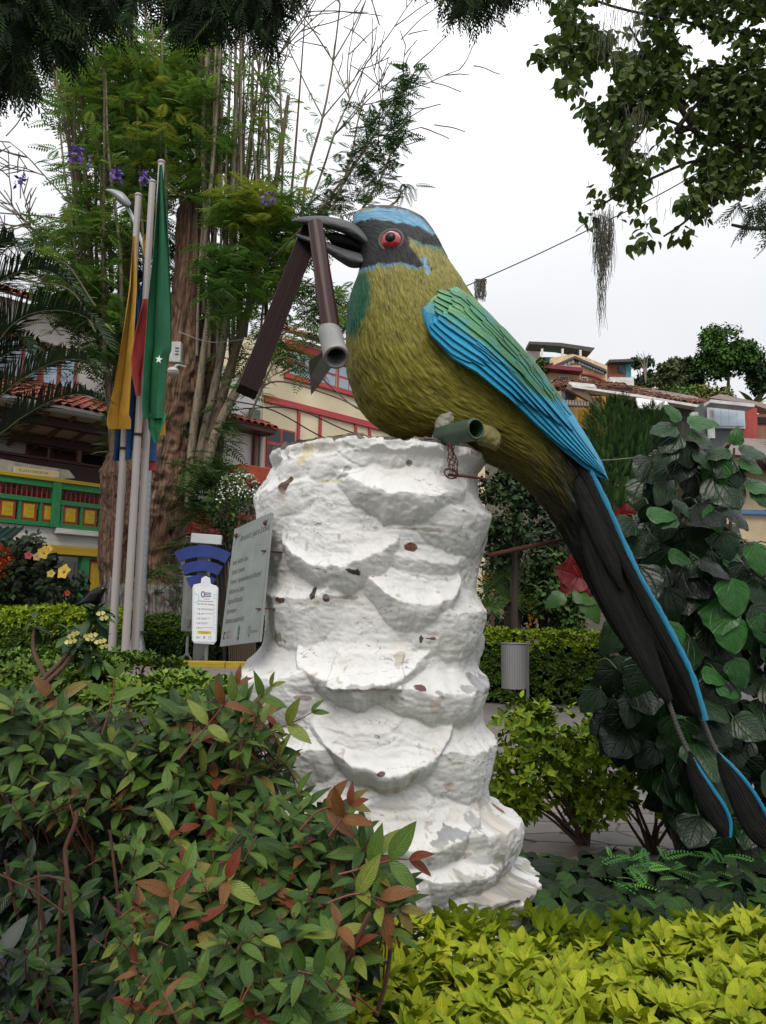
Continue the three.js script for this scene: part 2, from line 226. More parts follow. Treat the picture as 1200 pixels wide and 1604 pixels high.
function stumpR(th, y) {
  const [, R] = silAt(y); let best = 0; const wob = 0.03 * fbm(th * 3, y * 3, 1.7, 3);
  for (const l of LOBES) {
    let dt = th - l.th; if (dt > Math.PI) dt -= 2 * Math.PI; if (dt < -Math.PI) dt += 2 * Math.PI;
    const s = (dt * R) / l.hw + 0.1 * n3(th * 5, y * 6, l.ph); if (Math.abs(s) >= 1.12) continue;
    const yl = l.y + l.sag * Math.pow(Math.abs(s), 1.9) + 0.02 * n3(th * 9, l.ph, 2.2) + 0.006 * n3(th * 31, l.ph, 5.2), e = Math.pow(Math.max(0, 1 - Math.pow(Math.abs(s) / 1.12, 2.6)), 0.75);
    let f;
    if (y >= yl) { const a = (y - yl) / (Math.max(0.02, l.y + l.sag - yl) + 0.045); f = a < 1 ? Math.pow(1 - a, 1.25) * (1 - 0.3 * Math.sin(a * 3.1)) : 0; }
    else { const b = (yl - y) / (l.bel * (1 - 0.25 * s * s)); f = b < 1 ? Math.pow(1 - Math.pow(b, 1.5), 0.95) : 0; if (b > 0.85 && b < 1.5) f -= 0.26 * Math.exp(-Math.pow((b - 1.04) / 0.09, 2)); }
    const h = 0.84 * l.out * e * f; if (h > best) best = h; else if (h < 0) best += h * 0.7;
  }
  let r = R * 0.955 + best + wob;
  { let dt = (th - PATCHL.th) * R / PATCHL.hw, dv = (y - PATCHL.y) / PATCHL.hh; dt += 0.08 * n3(y * 20, 1, 1); dv += 0.12 * n3(th * 20, 2, 1); const q = sst(1.06, 0.98, Math.abs(dt)) * sst(1.12, 0.98, Math.abs(dv)); r += q * (0.028 - 0.008 * dv) * (dv < 0 ? 1 : 0.8); }
  r += 0.007 * fbm(th * 3, y * 11, 3.3, 3) + 0.0055 * (0.5 - Math.abs(fbm(th * 6 + 3, y * 22, 8.1, 3)) * 2.4) + 0.0022 * fbm(th * 34, y * 60, 5.5, 3) ;
  const top = sst(TOPY - 0.03, TOPY + 0.01, y); r -= top * (0.012 + 0.02 * n3(th * 8, 1, 4)) - 0.02 * sst(TOPY - 0.1, TOPY - 0.02, y);
  r += 0.12 * sst(0.3, 0, y) * (0.6 + n3(th * 4, 0.4, 9));
  return r;
}
const NT = 620, NY = 420;
const stumpTheta = (u) => { const t = u * 2 - 1; return Math.PI * (0.42 * t + 0.58 * Math.sign(t) * Math.pow(Math.abs(t), 2.6)); };
const stumpGeo = gridGeo(NT, NY, (u, v) => {
  const th = stumpTheta(u); let y = v * TOPY + 0.0; const [c] = silAt(y);
  if (v > 0.97) y += 0.05 * fbm(th * 6, 4.4, 1, 3) * sst(0.97, 1, v);
  const r = stumpR(th, y); return [V(c + r * Math.sin(th), y, -DZ + r * Math.cos(th)), null, [th / (2 * Math.PI) + 0.5, y / 2.75]];
}, true);
// stains, peeled paint, cracks and knot holes where the photograph shows them
function onStumpReal(px, py) { let d = DZ - 0.5, y, th, R; for (let k = 0; k < 9; k++) { const p = P(px, py, d); y = p.y; const [c] = silAt(y); R = stumpR(th ?? 0, y); th = Math.asin(clamp((p.x - c) / R, -0.98, 0.98)); d = lerp(d, DZ - R * Math.cos(th), 0.7); } return { th, y, R }; }
const SPOTS = [
  [480, 712, 12, 16, [0.56, 0.5, 0.3], 0.7], [516, 754, 34, 3, [0.5, 0.47, 0.3], 0.8], [645, 856, 13, 6, [0.16, 0.07, 0.05], 1], [553, 895, 11, 7, [0.07, 0.06, 0.05], 1], [584, 903, 5, 4, [0.25, 0.1, 0.06], 1],
  [490, 933, 7, 13, [0.04, 0.035, 0.03], 1], [510, 938, 5, 6, [0.05, 0.04, 0.04], 1], [444, 762, 7, 12, [0.1, 0.06, 0.04], 1], [443, 774, 9, 9, [0.5, 0.43, 0.38], 0.6], [436, 940, 8, 4, [0.12, 0.07, 0.05], 1],
  [672, 1000, 12, 3.5, [0.2, 0.08, 0.05], 1], [660, 1003, 3, 8, [0.08, 0.07, 0.06], 1], [626, 1034, 6, 14, [0.42, 0.36, 0.28], 0.6], [661, 1077, 9, 4, [0.14, 0.06, 0.06], 1], [682, 1108, 6, 7, [0.5, 0.42, 0.36], 0.6],
  [734, 1080, 30, 9, [0.36, 0.36, 0.36], 1], [756, 1068, 22, 10, [0.36, 0.36, 0.37], 1], [769, 1084, 6, 10, [0.2, 0.1, 0.09], 1], [590, 1078, 44, 5, [0.4, 0.38, 0.36], 0.9], [651, 1212, 6, 12, [0.42, 0.42, 0.36], 0.9], [598, 1213, 5, 3, [0.12, 0.06, 0.05], 1],
  [622, 1237, 36, 4, [0.5, 0.44, 0.36], 0.8], [466, 1181, 12, 5, [0.22, 0.08, 0.06], 1], [704, 1232, 9, 9, [0.52, 0.4, 0.34], 0.6], [712, 1308, 24, 12, [0.3, 0.31, 0.32], 1], [690, 1320, 22, 6, [0.31, 0.31, 0.32], 1], [742, 1290, 14, 12, [0.38, 0.38, 0.38], 0.9],
  [716, 1330, 50, 15, [0.42, 0.42, 0.38], 0.7], [606, 1322, 22, 10, [0.55, 0.55, 0.54], 0.6], [790, 1190, 18, 14, [0.55, 0.54, 0.44], 0.55], [786, 1268, 8, 14, [0.3, 0.13, 0.08], 1], [786, 1300, 20, 30, [0.5, 0.46, 0.4], 0.6], [790, 1390, 48, 30, [0.3, 0.29, 0.26], 0.85], [826, 1400, 16, 32, [0.3, 0.28, 0.25], 0.9], [745, 1390, 40, 18, [0.34, 0.33, 0.3], 0.7],
  [760, 846, 8, 26, [0.3, 0.29, 0.26], 0.8], [770, 800, 12, 8, [0.5, 0.48, 0.42], 0.6], [642, 726, 4, 6, [0.2, 0.17, 0.15], 1], [546, 735, 8, 5, [0.3, 0.28, 0.26], 0.8], [520, 700, 30, 5, [0.6, 0.58, 0.54], 0.5], [744, 712, 10, 5, [0.38, 0.24, 0.18], 0.6],
  [540, 936, 40, 3, [0.3, 0.25, 0.2], 0.7], [640, 828, 60, 3, [0.35, 0.33, 0.27], 0.8], [470, 1093, 14, 4, [0.3, 0.25, 0.22], 0.9], [508, 1325, 10, 18, [0.34, 0.34, 0.34], 0.6], [660, 1390, 10, 10, [0.3, 0.3, 0.28], 0.8], [436, 1000, 10, 8, [0.24, 0.22, 0.2], 0.8],
].map(([px, py, a, b, c, k]) => { const s = onStumpReal(px, py), q = (DZ - 0.55) / FL; return { th: s.th, y: s.y, a: a * q / s.R / Math.max(0.4, Math.cos(s.th)), b: b * q, c, k }; });
const stumpMap = tex(1536, 1536, (u, v) => {
  const th = (u - 0.5) * 2 * Math.PI, y = v * 2.75, f = th * 0.6;
  const w1 = octs(tn, u, v, 24, 16, 5), w2 = octs(tn2, u, v, 90, 60, 3), w3 = octs(tn, u + 0.3, v, 12, 30, 4);
  let k = 0.785 + 0.09 * (w1 - 0.5) + 0.03 * (w2 - 0.5), c = [k, k * 0.998, k * 0.988];
  const put = (col, t) => { for (let i = 0; i < 3; i++) c[i] = lerp(c[i], Math.sqrt(col[i]) * (0.85 + 0.3 * w2), t); };
  { const q = w3 + 0.5 * (w2 - 0.5); if (q > 0.66) put([0.5, 0.49, 0.45], 0.5); }
  { const a = octs(tn2, u, v, 20, 44, 4), l = Math.abs(a - 0.5); if (l < 0.008 && w1 > 0.52) put([0.16, 0.15, 0.13], 0.7 * (1 - l / 0.008)); }
  if (w2 > 0.76) put([0.3, 0.28, 0.24], sst(0.76, 0.84, w2) * 0.7);
  if (Math.abs(th) < 1.7) for (const s of SPOTS) { const dx = (th - s.th) / s.a, dy = (y - s.y) / s.b; if (Math.abs(dx) > 2 || Math.abs(dy) > 2) continue; const d = Math.hypot(dx, dy) + 1.9 * (w2 - 0.5) + 2.2 * (w1 - 0.5); if (d < 1) put(s.c, s.k * sst(1, 0.8, d)); }
  const rim = TOPY - 0.008 - (th > 0.05 && th < 1.2 ? 0.22 : 0.07) * Math.max(0, w3 - 0.36) - 0.05 * Math.max(0, w2 - 0.5) - y; if (rim < 0) put(w2 > 0.5 ? [0.13, 0.1, 0.075] : [0.05, 0.045, 0.04], 0.92);
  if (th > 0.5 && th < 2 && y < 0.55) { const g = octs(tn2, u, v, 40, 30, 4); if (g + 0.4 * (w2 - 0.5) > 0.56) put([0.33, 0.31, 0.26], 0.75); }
  return c;
});
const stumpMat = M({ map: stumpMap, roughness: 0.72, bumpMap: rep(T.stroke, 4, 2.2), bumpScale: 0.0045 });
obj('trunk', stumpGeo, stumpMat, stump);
{ // the dark rotten top of the stump
  const [c] = silAt(TOPY);
  obj('rotten_top', gridGeo(160, 20, (u, v) => { const th = stumpTheta(u), r = stumpR(th, TOPY - 0.01) * (1 - v) * 1.0, k = fbm(th * 6, 4.4, 1, 3); return V(c + r * Math.sin(th), TOPY + 0.03 * k * (1 - v) - 0.008 + 0.02 * sst(0, 0.1, v) * fbm(r * 30, th * 4, 2, 3) + 0.012 * sst(0, .1, v), -DZ + r * Math.cos(th)); }), M({ map: rep(T.barkC, 4, 1), color: S(92, 78, 64), roughness: 0.95, bumpMap: T.grain, bumpScale: 0.02 }), stump);
}
// rusty iron left in the stump
const rust = M({ color: S(98, 56, 42), roughness: 0.9, map: rep(T.mottle, 2, 2), bumpMap: T.grain, bumpScale: 0.002 });
single('iron_rod', tube([P(702, 744, 3.72), P(730, 746, 3.75), P(764, 751, 3.8)], 0.007, 10, 8), rust, 'short thin rusty rod stuck in the stump just below the green pipe', 'rod');
single('iron_rod', tube([P(764, 870, 4.2), P(820, 858, 4.26), P(896, 843, 4.36)], (t) => 0.0115 + 0.0012 * Math.sin(t * 130), 60, 8), rust, 'long ribbed rusty bar running from the stump to the bird tail', 'rod');
{ const w = []; for (let k = 0; k < 7; k++) { const p = []; for (let i = 0; i < 6; i++) p.push(P(704 + rr(-7, 9) + i * 1.5, 694 + i * 10 + rr(-4, 4), 3.68 + rr(-0.02, 0.03))); w.push(tube(p, 0.0025, 20, 5)); } for (let k = 0; k < 3; k++) { const c = rr(0, 6), p = []; for (let i = 0; i < 8; i++) p.push(P(706 + 10 * Math.cos(c + i), 742 + 8 * Math.sin(c + i * 1.1), 3.7 + 0.01 * i / 8)); w.push(tube(p, 0.0025, 24, 5)); }
  single('tie_wire', w, rust, 'tangle of rusty tie wire hanging below the green pipe on the stump', 'wire'); }

// ---------------------------------------------------------------- the bird statue
const BD = 4.2;
const birdBase = P(690, 690, BD);
const bird = thing('bird_statue', 'giant painted bird statue, olive body, turquoise wing and long black tail', 'statue', birdBase);
// sections: [front/lower x, y, back/upper x, y, half thickness in px, shift towards the camera px]
const SEC = [
  [557, 380, 555, 352, 6, 0], [561, 408, 553, 337, 22, 0], [563, 420, 566, 327, 34, 0], [560, 432, 590, 321, 50, 0], [554, 446, 622, 323, 70, 0], [549, 464, 652, 334, 86, 0], [545, 484, 674, 353, 98, 0], [543, 508, 688, 378, 106, 0], [542, 536, 700, 402, 113, 0], [542, 566, 716, 428, 119, 0], [547, 600, 738, 458, 122, 0], [560, 634, 766, 492, 122, 0], [586, 666, 798, 526, 118, 0], [626, 690, 832, 562, 110, 0], [680, 706, 864, 602, 100, 0], [738, 716, 892, 646, 88, 0], [790, 738, 912, 688, 76, 2], [828, 770, 930, 724, 66, 4], [858, 806, 944, 762, 56, 6], [884, 846, 957, 803, 48, 8], [905, 885, 972, 846, 42, 8], [926, 926, 992, 890, 36, 8], [950, 972, 1014, 938, 30, 8], [980, 1016, 1040, 990, 24, 8], [1010, 1058, 1064, 1042, 18, 8], [1036, 1094, 1086, 1090, 12, 8], [1050, 1112, 1096, 1116, 7, 8], [1056, 1118, 1099, 1126, 2, 8],
];
const SL = [0]; for (let i = 1; i < SEC.length; i++) SL.push(SL[i - 1] + Math.hypot((SEC[i][0] + SEC[i][2] - SEC[i - 1][0] - SEC[i - 1][2]) / 2, (SEC[i][1] + SEC[i][3] - SEC[i - 1][1] - SEC[i - 1][3]) / 2, 6));
function catmull(k, s) { // smooth lookup of column k at length s
  let i = 1; while (i < SL.length - 1 && s > SL[i]) i++;
  const t = clamp((s - SL[i - 1]) / (SL[i] - SL[i - 1])), a = SEC[Math.max(0, i - 2)][k], b = SEC[i - 1][k], c = SEC[i][k], d = SEC[Math.min(SEC.length - 1, i + 1)][k];
  return 0.5 * (2 * b + (c - a) * t + (2 * a - 5 * b + 4 * c - d) * t * t + (3 * b - a - 3 * c + d) * t * t * t);
}
const SLEN = SL.at(-1);
function birdPoint(s, ang, out = 0) { // ang 0 = back, PI/2 = side towards the camera, PI = belly
  const ax = catmull(0, s), ay = catmull(1, s), bx = catmull(2, s), by = catmull(3, s), h = Math.max(1, catmull(4, s)), sh = catmull(5, s);
  const c = Math.cos(ang), n = Math.sin(ang), w = Math.hypot(bx - ax, by - ay) / 2, k = (w + out) / w;
  const px = (ax + bx) / 2 + (bx - ax) / 2 * c * k, py = (ay + by) / 2 + (by - ay) / 2 * c * k;
  return { px, py, p: P(px, py, BD - U(sh + (h + out) * Math.sign(n) * Math.pow(Math.abs(n), 0.92), BD)) };
}
const birdLow = new THREE.Mesh(gridGeo(60, 140, (u, v) => birdPoint(v * SLEN, u * 2 * Math.PI).p, true), M({}));
birdLow.updateMatrixWorld(true);
const caster = new THREE.Raycaster();
function onBird(px, py, out = 0) { // the spot of the body's surface, and its way out
  caster.set(camera.position, ray(px, py).normalize()); const h = caster.intersectObject(birdLow)[0];
  if (!h) return { p: P(px, py, BD), n: V(0, 0, 1), hit: false };
  const n = h.face.normal.clone(); if (n.dot(caster.ray.direction) > 0) n.negate();
  return { p: h.point.addScaledVector(n, out), n, hit: true };
}
const COL = { olive: S(142, 138, 52), oliveD: S(100, 92, 26), pale: S(178, 170, 100), green: S(20, 104, 74), black: S(20, 21, 23), blue: S(84, 162, 212), blueL: S(150, 200, 228), teal: S(70, 150, 150), tail: S(25, 26, 24), grey: S(96, 100, 92) };
const MASK = [[540, 336], [556, 330], [600, 334], [640, 342], [672, 356], [690, 372], [690, 388], [662, 380], [642, 374], [640, 384], [652, 398], [662, 414], [655, 418], [630, 411], [596, 413], [570, 420], [548, 424], [540, 440], [536, 470], [528, 380]];
const BAND = [[548, 343], [560, 332], [580, 326], [612, 325], [640, 331], [664, 345], [682, 366], [676, 368], [656, 354], [640, 352], [612, 346], [590, 343], [566, 345], [552, 350]];
const NAPE = [[643, 372], [664, 366], [690, 380], [700, 396], [676, 390], [652, 384]];
const STRIPE = [[660, 402], [667, 402], [675, 428], [668, 430]];
function birdColour(px, py, s, ang, side) {
  const w = 4 * n3(px * 0.09, py * 0.09, 2) + 2.5 * n3(px * 0.3, py * 0.3, 5), x = px + w, y = py + w;
  const st = n3(s * 0.03, ang * 30, 1.5) * 0.6 + n3(s * 0.07, ang * 70, 4.5) * 0.4, tt = s / SLEN;
  let c = COL.olive.clone();
  c.lerp(COL.oliveD, sst(0.28, 0.46, tt + 0.05 * st) * (0.5 + 0.5 * sst(1.0, 2.6, Math.abs(ang > Math.PI ? 2 * Math.PI - ang : ang))));
  c.lerp(COL.pale, sst(470, 395, y + x * 0 + 20 * st) * 0.6);
  c.multiplyScalar(1 + 0.42 * st);
  { const g = polyDist([[540, 440], [572, 424], [580, 446], [578, 480], [566, 508], [552, 530], [538, 520]], x, y); c.lerp(COL.green, sst(-7, 6, g + 5 * st)); }
  const dk = sst(0.45, 0.6, tt + 0.1 * st + 0.1 * Math.max(-0.3, Math.cos(ang)) * sst(0.3, 0.5, tt)); c.lerp(COL.tail, dk); if (dk > 0.2) { c.lerp(COL.grey, 0.75 * sst(0.35, 0.55, n3(s * 0.012, ang * 4, 7) + 0.25 * st) * sst(0.78, 0.6, tt)); c.lerp(S(80, 74, 34), 0.6 * sst(0.1, 0.4, n3(s * 0.01, ang * 3 + 4, 3) + 0.3 * st) * sst(0.7, 0.56, tt)); }
  if (py < 470) {
    c.lerp(COL.teal, 0.7 * sst(-3, 4, polyDist(NAPE, x, y)));
    const mk = polyDist(MASK, x, y); c.lerp(COL.blue, 0.65 * sst(-7, -3, mk) * (py > 405 && px < 662 ? 1 : 0)); c.lerp(COL.black, sst(-2, 1.5, mk));
    if (py < 330 + 0.6 * Math.max(0, px - 600) - 4 && py < 372) c.lerp(COL.black, 0.9);
    const b = polyDist(BAND, x, y); c.lerp(mixC(COL.blue, COL.blueL, clamp(0.5 + st)), sst(-1.5, 1.5, b));
    c.lerp(COL.blueL, sst(-1, 1, polyDist(STRIPE, x, y))); c.lerp(COL.black, 0.8 * sst(-1, 1, polyDist([[670, 414], [678, 418], [676, 428]], x, y)));
  }
  { const ed = sst(0.86, 0.98, 0); c.lerp(COL.black, ed); }
  return c;
}
const bodyMat = MP({ vertexColors: true, map: rep(T.streakC, 1.6, 1.4), roughness: 0.4, specularIntensity: 0.4, bumpMap: rep(T.streak, 2, 1), bumpScale: 0.004 });
obj('body', gridGeo(300, 640, (u, v) => {
  const vv = v < 0.4 ? v * 0.5 : 0.2 + (v - 0.4) * (0.8 / 0.6), s = vv * SLEN, ang = u * 2 * Math.PI;
  const wgt = sst(0.02, 0.12, vv), A = ang + 0.12 * n3(s * 0.02, ang * 3, 6);
  const f = (1.3 * n3(s * 0.03, A * 18, 2) + 1.25 * n3(s * 0.06, A * 38, 7)) * (0.35 + wgt) + 3 * n3(s * 0.02, ang * 2, 1) * wgt - 1.6 * Math.max(0, n3(s * 0.06, A * 24, 14)) ;
  const b = birdPoint(s, ang, f * (vv > 0.75 ? 0.5 : 1)); return [b.p, birdColour(b.px, b.py, s, ang), [u * 6, v * 8]];
}, true), bodyMat, bird);

// loft between two edge lines given in pixels, bulging towards the camera
function loft(sec, dep, thick, nu = 24, nv = 40, rough = 0) {
  return gridGeo(nu, nv, (u, v) => { const k = v * (sec.length - 1), i = Math.min(sec.length - 2, Math.floor(k)), t = k - i, q = (j) => { const a = sec[Math.max(0, i - 1)][j], b = sec[i][j], c = sec[i + 1][j], d = sec[Math.min(sec.length - 1, i + 2)][j]; return 0.5 * (2 * b + (c - a) * t + (2 * a - 5 * b + 4 * c - d) * t * t + (3 * b - a - 3 * c + d) * t * t * t); };
    const an = u * 2 * Math.PI, c = Math.cos(an), s = Math.sin(an), ax = q(0), ay = q(1), bx = q(2), by = q(3), h = thick(v) * (1 + rough * n3(an * 3, v * 12, 3));
    return P((ax + bx) / 2 + (bx - ax) / 2 * c, (ay + by) / 2 + (by - ay) / 2 * c, dep(v) - U(h * s, BD)); }, true);
}
const beakMat = MP({ color: S(82, 84, 86), roughness: 0.6, specularIntensity: 0.5, map: rep(T.mottle, 2, 2), bumpMap: rep(T.grain, 1, 1), bumpScale: 0.006 });
const beakD = (v) => BD - 0.015 + 0.0 * v;
obj('upper_beak', loft([[620, 409, 622, 404], [596, 401, 608, 393], [577, 391, 590, 378], [556, 376, 568, 357], [535, 365, 545, 346], [512, 358, 514, 339], [490, 354, 490, 338], [472, 351, 470, 340], [457, 347, 456, 344.5]], beakD, (v) => lerp(80, 5, Math.pow(v, 0.66)), 32, 70, 0.05), beakMat, bird);
obj('lower_beak', loft([[618, 411, 620, 406], [578, 417, 592, 401], [552, 420, 560, 393], [532, 410, 541, 388], [512, 396, 521, 382], [494, 386, 500, 375], [476, 377, 480, 370], [462, 369, 465, 366]], beakD, (v) => lerp(70, 5, Math.pow(v, 0.64)), 32, 60, 0.05), beakMat, bird);
obj('mouth_lining', loft([[606, 407, 604, 400], [580, 402, 574, 388], [558, 396, 549, 371], [538, 392, 526, 364], [522, 386, 508, 366]], () => BD - 0.02, (v) => lerp(44, 14, v), 20, 24), MP({ color: S(12, 11, 11), roughness: 1, specularIntensity: 0.1 }), bird);
{ // eye with its lid ring
  const e = onBird(613, 377), n = e.n.clone().lerp(V(-0.15, -0.05, 1).normalize(), 0.6).normalize(), R = U(19.5, BD - 0.3), ctr = e.p.clone().addScaledVector(n, -R * 0.35);
  const g = new THREE.SphereGeometry(R, 40, 28); g.translate(ctr.x, ctr.y, ctr.z);
  const eye = obj('eye', g, MP({ color: S(190, 22, 34), roughness: 0.18, clearcoat: 1, clearcoatRoughness: 0.08, map: rep(T.mottle, 2, 1) }), bird);
  const look = n.clone(), pg = new THREE.SphereGeometry(R * 0.46, 24, 12, 0, Math.PI * 2, 0, Math.PI / 2); pg.scale(1, 0.42, 1); pg.applyQuaternion(new THREE.Quaternion().setFromUnitVectors(V(0, 1, 0), look)); const pp = ctr.clone().addScaledVector(look, R * 0.9); pg.translate(pp.x, pp.y, pp.z);
  obj('pupil', pg, MP({ color: S(12, 10, 12), roughness: 0.3, specularIntensity: 0.4 }), eye);
  const tg = new THREE.TorusGeometry(R * 1.0, R * 0.17, 12, 40); tg.applyQuaternion(new THREE.Quaternion().setFromUnitVectors(V(0, 0, 1), n)); const tp = ctr.clone().addScaledVector(n, R * 0.34); tg.translate(tp.x, tp.y, tp.z);
  obj('eyelid', tg, M({ color: S(62, 62, 64), roughness: 0.6 }), bird);
}
// wing: upper and lower edge as lines in pixels along t
const WU = [[0, 664, 470], [0.04, 668, 452], [0.1, 684, 440], [0.2, 724, 452], [0.32, 776, 500], [0.45, 828, 556], [0.58, 868, 606], [0.7, 900, 652], [0.82, 926, 694], [0.92, 944, 726], [1, 953, 751]];
const WL = [[0, 659, 482], [0.04, 662, 503], [0.1, 674, 528], [0.2, 706, 560], [0.32, 748, 584], [0.45, 796, 624], [0.58, 838, 668], [0.7, 874, 702], [0.82, 912, 732], [0.92, 938, 748], [1, 954, 753]];
const WH = [[0, 98], [0.1, 110], [0.3, 112], [0.5, 96], [0.7, 74], [1, 50]];
function wingPoint(t, v, out = 0) { // out in px towards the camera
  const a = lin1(WU, t), b = lin1(WL, t), px = lerp(a[0], b[0], v), py = lerp(a[1], b[1], v), h = lin1(WH, t)[0];
  const k = 1 - v * 0.9, z = h * Math.sqrt(Math.max(0, 1 - k * k * 0.92)) + 5;
  return { px, py, p: P(px, py, BD - U(z + out, BD)) };
}
const wBlue = S(18, 132, 170), wBlueL = S(60, 168, 200), wGreen = S(70, 134, 84), wGreenD = S(34, 98, 58), wPale = S(128, 164, 116);
function wingColour(t, v) { const n = 0.12 * n3(t * 14, v * 6, 3) + 0.05 * n3(t * 50, v * 20, 3); let c = mixC(wGreen, wGreenD, sst(0.15, 0.45, t + n)); c.lerp(wPale, sst(0.22, 0.02, t + n) * sst(0.75, 0.4, v + n) * 0.7); c.lerp(wBlue, sst(0.4, 0.62, v + n + 0.9 * sst(0.5, 0.75, t))); c.lerp(wBlueL, 0.5 * clamp(n * 5)); return c; }
const wingMat = M({ vertexColors: true, roughness: 0.5, bumpMap: T.barb, bumpScale: 0.006 });
const wing = obj('wing', gridGeo(60, 160, (u, v) => { const t = v; const e = u < 0.5 ? u * 2 : 2 - u * 2, back = u >= 0.5, prof = Math.sqrt(Math.max(0, 1 - Math.pow(2 * e - 1, 6))); const w = wingPoint(t, e, back ? -24 : 4 * prof * sst(0, 0.04, t) + 1.2 * n3(t * 30, e * 30, 3)); return [w.p, wingColour(t, e), [e * 4, t * 10]]; }), M({ vertexColors: true, roughness: 0.5, bumpMap: rep(T.streak, 1, 1), bumpScale: 0.004 }), bird);
function feather(t0, v0, t1, v1, w, layer, tone, bow = 0) {
  return gridGeo(10, 26, (u, s) => { const x = u * 2 - 1, t = lerp(t0, t1, s), wd = w * Math.pow(Math.max(0, 1 - Math.pow(s, 5)), 0.5) * (0.75 + 0.25 * sst(0, 0.15, s)), v = lerp(v0, v1, s) + bow * Math.sin(Math.PI * s) + x * wd;
    const h = layer * (1 - 0.25 * s) + 3.4 * (1 - Math.pow(Math.abs(x), 6)) + 3.6 * x + 1.1 * Math.exp(-x * x * 90) - (s > 0.94 ? (s - 0.94) * 40 : 0) - (Math.abs(x) > 0.99 ? 3.0 : 0);
    const c = wingColour(clamp(t), clamp(v)).multiplyScalar(tone); return [wingPoint(clamp(t, 0, 1), clamp(v, -0.02, 1.02), h).p, c, [u, s * Math.max(0.4, (t1 - t0) * 3)]]; });
}
const fe = (...a) => obj('feather', feather(...a), wingMat, wing);
for (let k = 0; k < 7; k++) { const v = 0.94 - k * 0.145; fe(0.24 + 0.03 * k, v, [0.76, 0.88, 0.955, 0.995, 0.985, 0.95, 0.88][k], v + (0.5 - v) * 0.3, 0.105, 6 + 1.3 * k, [1, 0.86, 1.1, 0.92, 1.05, 0.84, 1][k]); }
for (let k = 0; k < 6; k++) { const v = 0.92 - k * 0.115; fe(0.17 + 0.022 * k, v, 0.47 + 0.05 * k + rr(-.03, .03), v + rr(-0.05, 0.02), 0.09, 15 + 1.2 * k, rr(0.86, 1.15)); }
for (let k = 0; k < 6; k++) { const v = 0.88 - k * 0.105; fe(0.07 + 0.018 * k, v, 0.29 + 0.035 * k + rr(-.03, .03), v + rr(-0.05, 0.03), 0.09, 20 + 1.0 * k, rr(0.86, 1.2)); }
for (let r = 0; r < 9; r++) for (let k = 0; k < 6; k++) { const t0 = 0.6 - r * 0.062 + rr(-0.012, 0.012), v = 0.04 + k * 0.088 + (r % 2) * 0.044 + rr(-0.01, 0.01); if (v > 0.52 - 0.2 * sst(0.4, 0.62, t0)) continue; fe(t0, v, t0 + 0.11 + rr(-0.02, 0.03), v + rr(-0.01, 0.03), 0.06, 14 + r * 1.1 + rr(0, 1.5), rr(0.8, 1.15)); }
{ // smooth shoulder over the first covert feathers
  obj('shoulder', gridGeo(40, 40, (u, v) => { const t = v * 0.27, e = 0.0 + u; const k = Math.pow(1 - Math.pow(2 * u - 1, 4), 0.5) * Math.sqrt(Math.max(0, Math.sin(Math.PI * clamp(v * 0.86 + 0.14)))) ; const w = wingPoint(t, clamp(e), 22 * k + 1.5 * n3(u * 12, v * 4, 3) * k); return [w.p, wingColour(t, e), [u * 3, v * 2]]; }), M({ vertexColors: true, roughness: 0.5, bumpMap: rep(T.streak, 1, 1), bumpScale: 0.006 }), wing);
}
// feet and perch pipe
const footMat = M({ color: S(150, 146, 128), map: rep(T.mottle, 2, 2), roughness: 0.85, bumpMap: T.grain, bumpScale: 0.015 });
obj('leg', loft([[690, 646, 714, 644], [682, 658, 712, 660], [680, 676, 704, 678], [676, 688, 708, 690], [684, 700, 700, 700]], (v) => BD - 0.30 - 0.02 * v, (v) => 16 * (0.4 + Math.sin(Math.PI * clamp(v * 0.8 + 0.15))), 24, 30, 0.3), footMat, bird);
obj('toe', loft([[744, 668, 752, 660], [748, 694, 758, 664], [762, 700, 772, 668], [776, 706, 784, 680], [782, 702, 785, 690]], () => BD - 0.34, (v) => 16 * Math.sqrt(Math.max(0.05, Math.sin(Math.PI * clamp(v, 0.03, 0.97)))), 20, 26, 0.3), M({ color: S(124, 116, 66), map: rep(T.mottle, 2, 2), roughness: 0.75, bumpMap: T.grain, bumpScale: 0.012 }), bird);
{
  const a = P(692, 684, 3.86), b = P(746, 672, 3.62), d = b.clone().sub(a), L = d.length(); d.normalize();
  const R = 0.052; const pts = [[R * 0.84, 0], [R, 0], [R, L * 0.3], [R * 1.05, L * 0.34], [R, L * 0.38], [R, L - 0.008], [R - 0.006, L], [R - 0.014, L], [R - 0.014, L * 0.2]].map(([x, y]) => new THREE.Vector2(x, y));
  const g = new THREE.LatheGeometry(pts, 40); g.applyQuaternion(new THREE.Quaternion().setFromUnitVectors(V(0, 1, 0), d)); g.translate(a.x, a.y, a.z);
  obj('perch_pipe', g, M({ color: S(52, 78, 54), map: rep(T.mottle, 2, 1), roughness: 0.5, bumpMap: T.grain, bumpScale: 0.003 }), bird, { label: 'open green pipe under the foot' });
}
